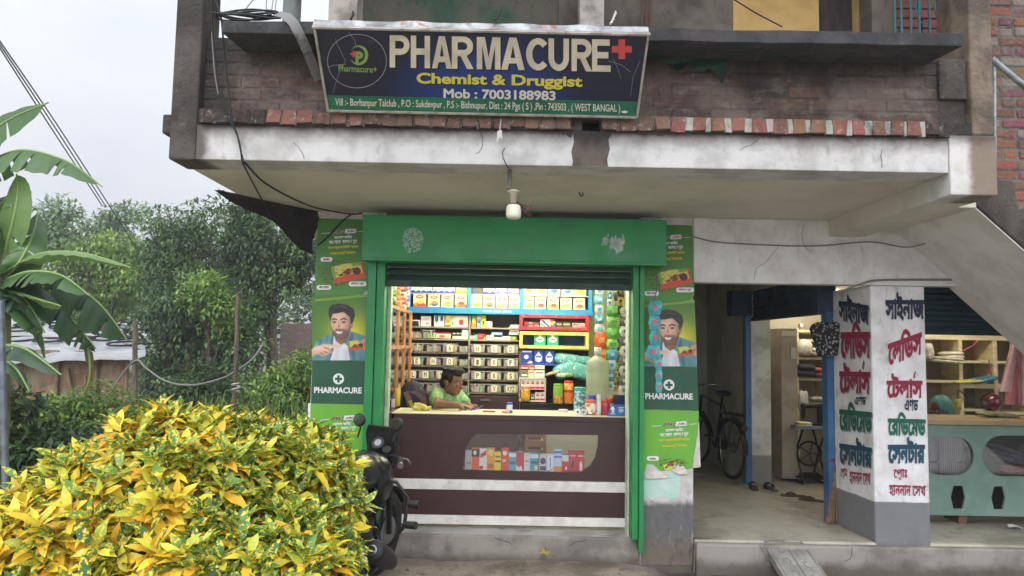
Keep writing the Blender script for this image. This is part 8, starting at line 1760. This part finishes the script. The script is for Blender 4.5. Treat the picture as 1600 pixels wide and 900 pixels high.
mat_m = NT('bamboo_mat'); wv = mat_m.n('ShaderNodeTexBrick'); wv.inputs['Scale'].default_value = 9; wv.inputs['Color1'].default_value = (*S(150, 118, 92), 1); wv.inputs['Color2'].default_value = (*S(120, 92, 72), 1); wv.inputs['Mortar'].default_value = (*S(84, 62, 50), 1); wv.inputs['Mortar Size'].default_value = .015; wv.inputs['Brick Width'].default_value = .25; wv.inputs['Row Height'].default_value = 1.4
mpv = mat_m.co((1, 1, 1)); mpv.node.inputs['Rotation'].default_value = (R(90), 0, 0); mat_m.l(mpv, wv.inputs[0])
mat_m.l(mat_m.mix(mat_m.rmp(mat_m.noise(3, 6, .6), .42, .62), wv.outputs[0], mat_m.mix(.5, wv.outputs[0], S(150, 140, 124))), mat_m.b.inputs['Base Color']); mat_m.b.inputs['Roughness'].default_value = .9; mat_m.bump(mat_m.noise(40, 4), .5)
xe0, xe1 = W(-140, 600, YE + .25).x, W(196, 600, YE + .25).x; ze = E1.z
MB().box(xe0, YE + .25, 0, xe1, YE + .32, 1.45).build('wall', mat_m.m, HT_); pe0, pe1 = W(195, 600, YE + .33), W(188, 600, YE + 2.7); MB().prism([(pe0.x, pe0.y, 0), (pe1.x, pe1.y, 0), (pe1.x, pe1.y, 1.5), (pe0.x, pe0.y, 1.45)], (-.06, 0, 0)).build('wall', mat_m.m, HT_)
mb = MB(); q = random.Random(3)
for px_ in (12, 88, 150, 196): x = W(px_, 600, YE + .2).x; mb.cyl((x, YE + .21, 0), (x + q.uniform(-.04, .04), YE + .21, 1.44), .03, n=7)
mb.tube([W(105, 575, YE + .18), W(120, 665, YE + .18)], .03, 6); mb.build('bamboo_post', M('bamboo_pole', S(146, 116, 90), .8, c2=S(110, 86, 66), vs=9), HT_)
rub = M('old_tyre', S(36, 35, 36), .8)
for i, (px_, py_) in enumerate(((44, 508), (26, 517), (24, 531), (76, 533), (118, 531), (172, 523), (193, 540), (104, 513), (95, 502), (60, 500))):
    s_ = .5; best = None
    for a in np.linspace(0, 1, 80):                     # where on the roof the tyre was surveyed
        for t in np.linspace(.04, .96, 30):
            p = roofp(a, t); v = p - CAM; k_ = v.dot(_fw); e_ = (800 + FPX * v.dot(_r) / k_ - px_) ** 2 + (450 - FPX * v.dot(_u) / k_ - py_) ** 2
            if best is None or e_ < best[0]: best = (e_, p)
    p = best[1]; sl = (R1 - E1); tn = Vector((1, 0, 0)); bn = Vector((0, sl.y, sl.z * .95)).normalized(); nn_ = tn.cross(bn)
    r1 = .20 + .03 * (i % 3)
    o = MB().tube([p + nn_ * .022 + tn * r1 * 1.2 * math.cos(a) + bn * r1 * math.sin(a) for a in np.linspace(0, 6.283, 31)[:-1]], .017, 7, True).build('tyre', rub)
    tag(recentre(o), ['old tyre high on the hut roof behind the banana leaves', 'old tyre left on the hut roof above another', 'old tyre at the left eave of the hut roof', 'old tyre on the tarpaulin left of the dead banana leaf', 'old tyre at the middle eave of the hut roof', 'old tyre upper right on the hut roof', 'old tyre at the right eave corner of the hut roof', 'old tyre half hidden behind the drooping banana leaf', 'old tyre nearest the hut ridge', 'old tyre at the ridge left of the others'][i], 'tyre', 'tyres on the hut roof')
# ================================================================ posts, cable, pole, power lines, far brick wall
wood_p = M('grey_wood', S(120, 106, 92), .9, c2=S(84, 72, 62), vs=9, vv=(3, 3, .5), bump=(30, .8, .02))
def stick(label, px0, py0, px1, Y, r, mat=wood_p, name='wooden_post', cat='post', g=0.0):
    t = W(px0, py0, Y); b = W(px1, 600, Y); b.z = g; mid = t.lerp(b, .5) + Vector((r * .6, 0, 0)); o = MB().tube([b, mid, t], [r * 1.1, r, r * .9], 9).build(name, mat); tag(o, label, cat); return recentre(o)
stick('leaning grey wooden post at the right end of the hut', 211, 502, 213, 4.4, .036); stick('slim brown wooden post carrying the grey cable', 372, 460, 366, 4.0, .030)
tag(recentre(MB().tube([W(368, 613, 3.94) + Vector((.05 * math.cos(a), .05 * math.sin(a), .01 * a)) for a in np.linspace(0, 12, 30)], .012, 5).build('white_rag', M('rag_white', S(176, 172, 166), .8))), 'white rag tied round the slim brown post', 'rag')
wire('thick grey cable sagging between the wooden post and the trees', [W(175, 610, 4.4), W(195, 580, 4.4), W(214, 563, 4.35), W(228, 575, 4.3), W(260, 596, 4.2), W(300, 602, 4.15), W(345, 592, 4.1), W(368, 580, 4.0), W(395, 560, 4.6), W(412, 536, 5.2)], .014, grey_w)
for i, (a, b, c_) in enumerate((((-20, 40), (80, 190), (165, 322)), ((-20, 44), (80, 200), (160, 322)), ((-20, 36), (90, 196), (215, 390)))):
    wire(f'{["upper", "lower", "longest"][i]} one of three power wires crossing the sky above the banana leaves', [W(*a, 5.0), W(*b, 8.0), W(*c_, 12.0)], .012, M('power_wire', S(72, 74, 78), .6), 'power_wire', 'wire', 'power wires over the garden')
MP = thing('metal_pole', 'slim grey galvanised pole leaning at the left picture edge', 'pole', tuple(W(8, 765, -.4)))
a, b = W(1, 470, -.4), W(9, 770, -.4); b2 = b + (b - a).normalized() * .25; MB().tube([a, b2], .024, 12).build('pole', M('pole_grey', S(122, 128, 136), .45, .5, c2=S(96, 100, 108), vs=8), MP)
BW = thing('garden_wall', 'low old brick wall far behind the field', 'wall', (W(470, 520, 17).x, 17, 0)); x0, x1 = W(438, 520, 17).x, W(560, 520, 17).x; mb = MB(); z = 0; q = random.Random(8)
while z < W(470, 508, 17).z:
    x = x0
    while x < x1: mb.box(x, 17, z, min(x + .23, x1), 17.2, z + .07, tuple(v * q.uniform(.7, 1.2) for v in S(124, 104, 94))); x += .245
    z += .085
mb.build('brick_face', brick_m, BW); MB().box(x0, 17.005, 0, x1, 17.19, z).build('mortar', mortar_m, BW)

# ================================================================ banana plant
BN = thing('banana_plant', 'banana plant with torn broad leaves at the left picture edge', 'banana plant', tuple(tpos(2, .9)))
ban = NT('banana_leaf'); vc = ban.n('ShaderNodeVertexColor'); vc.layer_name = 'Col'; cur = ban.mix(ban.rmp(ban.noise(6, 4), .35, .7, 0, .5), vc.outputs[0], ban.mix(1.0, vc.outputs[0], (.66, .72, .6), 'MULTIPLY')); ban.l(cur, ban.b.inputs['Base Color']); ban.b.inputs['Roughness'].default_value = .38
tl = ban.n('ShaderNodeBsdfTranslucent'); ban.l(cur, tl.inputs[0]); mx = ban.n('ShaderNodeMixShader'); mx.inputs[0].default_value = .35; ban.l(ban.b.outputs[0], mx.inputs[1]); ban.l(tl.outputs[0], mx.inputs[2]); ban.l(mx.outputs[0], ban.o.inputs[0])
def bleaf(path, halfw, side0, col, tears, seed, sag=.35, stalk=True):
    """leaf blade along a midrib (surveyed points with depth): split into strips where torn, each hanging by itself"""
    q = random.Random(seed); pts = [W(*p) for p in path]; P_ = []
    for i in range(len(pts) - 1):
        p0, p1, p2, p3 = pts[max(i - 1, 0)], pts[i], pts[i + 1], pts[min(i + 2, len(pts) - 1)]
        for t in np.linspace(0, 1, 13)[:-1]: t = float(t); P_.append(.5 * ((2 * p1) + (p2 - p0) * t + (2 * p0 - 5 * p1 + 4 * p2 - p3) * t * t + (3 * p1 - p0 - 3 * p2 + p3) * t ** 3))
    P_.append(pts[-1]); n = len(P_); mb = MB(); side0 = Vector(side0).normalized()
    for sg in (-1, 1):
        cuts = sorted(set([0, n - 1] + [q.randint(3, n - 3) for _ in range(tears)]))
        for a_, b_ in zip(cuts[:-1], cuts[1:]):
            extra = q.uniform(0, .35) * (tears > 0); rows_ = []
            for i in range(a_, b_ + 1):
                u = i / (n - 1); w = halfw * (math.sin(math.pi * min(1, u * 1.02 + .03)) ** .55) * (1 - .15 * u); d = (P_[min(i + 1, n - 1)] - P_[max(i - 1, 0)]).normalized(); s_ = side0 - d * side0.dot(d); s_ = s_.normalized() * sg
                sh = (1 - .35 * extra) if i in (a_, b_) and 0 < i < n - 1 else 1.0; shift = d * (.02 if i == b_ else 0) * (tears > 0)
                rows_.append([P_[i] + s_ * w * k_ * sh - shift * k_ * 2 + Vector((0, 0, -w * (sag + extra) * k_ ** 1.7 + .05 * w * math.sin(i * 1.9) * k_)) for k_ in (0, .3, .65, 1)])
            if len(rows_) > 1: g = q.uniform(.85, 1.1); mb.surf(rows_, tuple(v * g for v in col))
    lf = mb.build('leaf', ban.m, BN); MB().tube(P_, [.016 * (1 - .8 * i / n) + .003 for i in range(n)], 6).build('midrib', M('midrib', S(128, 152, 88), .5), lf); return lf
lg, md, dk, dd = S(122, 152, 88), S(88, 122, 72), S(66, 94, 62), S(70, 82, 44)
bleaf([(2, 430, .9), (-50, 300, .8), (-10, 205, .75), (76, 160, .7)], .20, (.42, -.2, -.9), md, 2, 1, .15)
bleaf([(4, 440, .9), (45, 425, .6), (95, 430, .5), (140, 462, .45)], .16, (.2, -1, -.1), md, 5, 18, .6)
bleaf([(4, 420, .9), (-40, 290, .9), (20, 237, .8), (100, 250, .75), (160, 292, .7)], .20, (0, -1, -.3), md, 8, 2, .75)
bleaf([(6, 400, .9), (22, 340, .8), (28, 300, .8), (26, 272, .85)], .20, (1, -.3, .05), lg, 1, 3, .1)
bleaf([(4, 430, .9), (60, 398, .7), (130, 396, .6), (204, 418, .5)], .13, (0, -1, .1), lg, 2, 4, .35)
bleaf([(2, 440, .9), (30, 410, .8), (50, 370, .9), (60, 330, 1.2)], .16, (1, .4, .1), md, 2, 5, .3)
bleaf([(4, 450, .9), (50, 465, .5), (95, 478, .3)], .12, (0, -1, .3), lg, 0, 6, .3)
bleaf([(6, 440, .9), (80, 432, .9), (150, 470, 1.0), (198, 530, 1.0)], .30, (.2, -1, -.3), dk, 8, 7, .8)
bleaf([(6, 445, .9), (70, 450, .8), (118, 505, .8), (150, 545, .8)], .27, (.5, -1, -.2), dk, 6, 8, .7)
bleaf([(6, 450, .9), (40, 470, .6), (70, 520, .5), (90, 480, .4)][:3], .16, (.6, -1, 0), dk, 3, 9, .5)
bleaf([(4, 540, .8), (40, 545, .4), (96, 586, .3)], .10, (.1, -1, -.3), dk, 2, 10, .5)
bleaf([(4, 560, .8), (25, 575, .4), (46, 612, .3)], .09, (.3, -1, -.2), dk, 1, 11, .5)
bleaf([(5, 430, .9), (10, 370, .9), (-15, 340, .8), (-50, 350, .7)], .18, (0, -1, .2), md, 2, 12, .4)
bleaf([(4, 440, 1.0), (40, 425, 1.1), (90, 440, 1.2), (120, 480, 1.2)], .24, (.2, -1, .2), dk, 4, 15, .6)
bleaf([(4, 450, .9), (30, 480, .8), (62, 520, .7), (70, 560, .7)], .20, (.6, -1, 0), md, 4, 16, .5)
bleaf([(2, 420, .95), (-10, 360, 1.0), (10, 310, 1.1), (50, 300, 1.2)], .20, (.6, .2, .3), dk, 3, 17, .4)
bleaf([(5, 450, .9), (-20, 430, .6), (-60, 450, .5)], .18, (0, -1, .3), dk, 2, 13, .5)
bleaf([(120, 500, .85), (138, 545, .85), (140, 590, .85), (130, 616, .85)], .055, (1, -.4, 0), S(120, 104, 50), 4, 14, .3)
b = tpos(2, .9); MB().tube([b, b + Vector((.02, 0, .8)), W(3, 430, .9), W(10, 385, .9)], [.11, .10, .075, .03], 12).build('stem', M('banana_stem', S(128, 136, 84), .6, c2=S(96, 90, 60), vs=6, vv=(2, 2, .4)), BN)

# ================================================================ croton bush
CB_ = thing('croton_bush', 'big bush with yellow and green speckled leaves in the left foreground', 'bush', (-1.55, -2.3, 0))
cro = leafmat('croton_leaf', (60, .52, S(226, 200, 60)), .36, .18)
rng = np.random.default_rng(77)
def cW(px, py, Y): return W(px, py, Y)
lobes_ = []
for (px, py, rx, ry, Y, dp) in ((285, 800, 165, 138, -2.45, .5), (125, 872, 140, 122, -2.55, .46), (425, 800, 118, 122, -2.2, .46), (492, 868, 48, 150, -2.0, .34), (-20, 905, 100, 105, -2.5, .42), (340, 905, 190, 105, -2.75, .42), (240, 745, 80, 72, -2.2, .4), (335, 735, 80, 70, -2.2, .4), (498, 738, 32, 48, -1.95, .26), (440, 722, 40, 46, -2.05, .28), (150, 765, 60, 62, -2.4, .32)):
    k_ = (Y - CAM.y) / FPX; p = W(px, py, Y); lobes_.append((np.array(p), np.array((rx * k_, dp, ry * k_))))
def sd(p):                                               # outside distance to the union of lobes (scaled)
    return min(np.linalg.norm((p - c) / r_) for c, r_ in lobes_)
ros = []; tries = 0; vol = np.array([r_[0] * r_[2] + r_[0] * r_[1] for c, r_ in lobes_]); vol = vol / vol.sum()
while len(ros) < 2050 and tries < 20000:
    tries += 1; i = rng.choice(len(lobes_), p=vol); c, r_ = lobes_[i]; d = unit(1)[0]
    if d[2] < -.5 or d[1] > .75: continue
    inner = rng.random() < .22; rad = rng.uniform(.66, .86) if inner else rng.uniform(.90, 1.08) + (rng.random() < .12) * rng.uniform(.03, .12); rad *= 1 + .16 * mnoise.noise(Vector(d) * 2.4 + Vector((i * 3.1, 0, 0))); p = c + d * r_ * rad
    if p[2] < .05: continue
    if mnoise.noise(Vector(p) * 5.5) > .42 and not inner: continue
    if min(np.linalg.norm((p - c2) / r2) for j, (c2, r2) in enumerate(lobes_) if j != i) < (.55 if inner else .9): continue
    nrm = d / r_; nrm /= np.linalg.norm(nrm); ros.append((p, nrm, inner))
B_l, D_l, U_l, L_l, W_l, C_l, A_l = [], [], [], [], [], [], []
YEL = [S(244, 208, 58), S(240, 196, 56), S(246, 216, 74), S(232, 176, 52)]; GRN = [S(84, 126, 56), S(104, 146, 64), S(70, 110, 56), S(128, 160, 70)]; MIX = [S(206, 206, 66), S(176, 188, 66), S(222, 212, 74)]
for (p, nv, inner) in ros:
    ax = nv * .75 + np.array([0, -.05, .75]); ax /= np.linalg.norm(ax); t1 = np.cross(ax, [1, .3, .1]); t1 /= np.linalg.norm(t1); t2 = np.cross(ax, t1); m = rng.integers(8, 13); ph = rng.random() * 6.28
    low = np.clip((.85 - p[2]) / .7, 0, 1) + (.35 if p[0] > -1.15 else 0)
    k_ = rng.random(); 
    for j in range(m):
        a = ph + j * 2.4; lay = j / m; sp = .35 + .95 * lay; d = ax * math.cos(sp * 1.25) + (t1 * math.cos(a) + t2 * math.sin(a)) * math.sin(sp * 1.25)
        B_l.append(p - ax * .03 * lay * 2); D_l.append(d + unit(1)[0] * .12); U_l.append(ax + unit(1)[0] * .15); s_ = rng.uniform(.7, 1.2) * (.78 + .27 * lay); L_l.append(.114 * s_); W_l.append(.039 * s_ * rng.uniform(.85, 1.2))
        # young leaves green and speckled, older outer leaves turning yellow; lower, shaded side of the plant stays greener
        y = lay * .85 + (k_ - .5) * 1.0 - low * .8 - (.45 if inner else 0) + .06  # inner leaves pushed to green: shade of the gaps put into leaf colour
        if y > .42: C_l.append(YEL[rng.integers(4)]); A_l.append(0.0)
        elif y > .16: C_l.append(MIX[rng.integers(3)]); A_l.append(.8)
        else: C_l.append(GRN[rng.integers(4)]); A_l.append(1.0)
C_l = np.array(C_l) * (.8 + .35 * rng.random((len(C_l), 1)))
blades('foliage', cro, CB_, np.array(B_l), np.array(D_l), np.array(U_l), np.array(L_l), np.array(W_l), C_l, .22, .16, np.array(A_l), CB_.location)
mb = MB(); q = random.Random(2)
for i in range(40):
    c, r_ = lobes_[q.randrange(len(lobes_))]; e = Vector(c + unit(1)[0] * r_ * .85); e.z = max(e.z, .2); s_ = Vector((-1.5 + q.uniform(-.3, .6), -2.3 + q.uniform(-.2, .3), 0)); mb.tube([s_, s_.lerp(e, .5) + Vector((q.uniform(-.1, .1), 0, .05)), e], [.018, .012, .005], 5)
mb.build('stem', M('croton_stem', S(86, 76, 62), .9), CB_)

# ================================================================ humid monsoon air
hz = bpy.data.materials.new('haze_air'); hz.use_nodes = True; t_ = hz.node_tree; t_.nodes.clear()
o_ = t_.nodes.new('ShaderNodeOutputMaterial'); v_ = t_.nodes.new('ShaderNodeVolumePrincipled'); v_.inputs['Color'].default_value = (.93, .96, 1, 1); v_.inputs['Density'].default_value = .0026; v_.inputs['Anisotropy'].default_value = .2
t_.links.new(v_.outputs[0], o_.inputs['Volume'])
hb = MB().box(-320, -80, -2.0, 320, 760, 10.0).build('haze', hz); stuff(tag(hb, 'thin humid haze in the air over the field and trees', 'haze'))
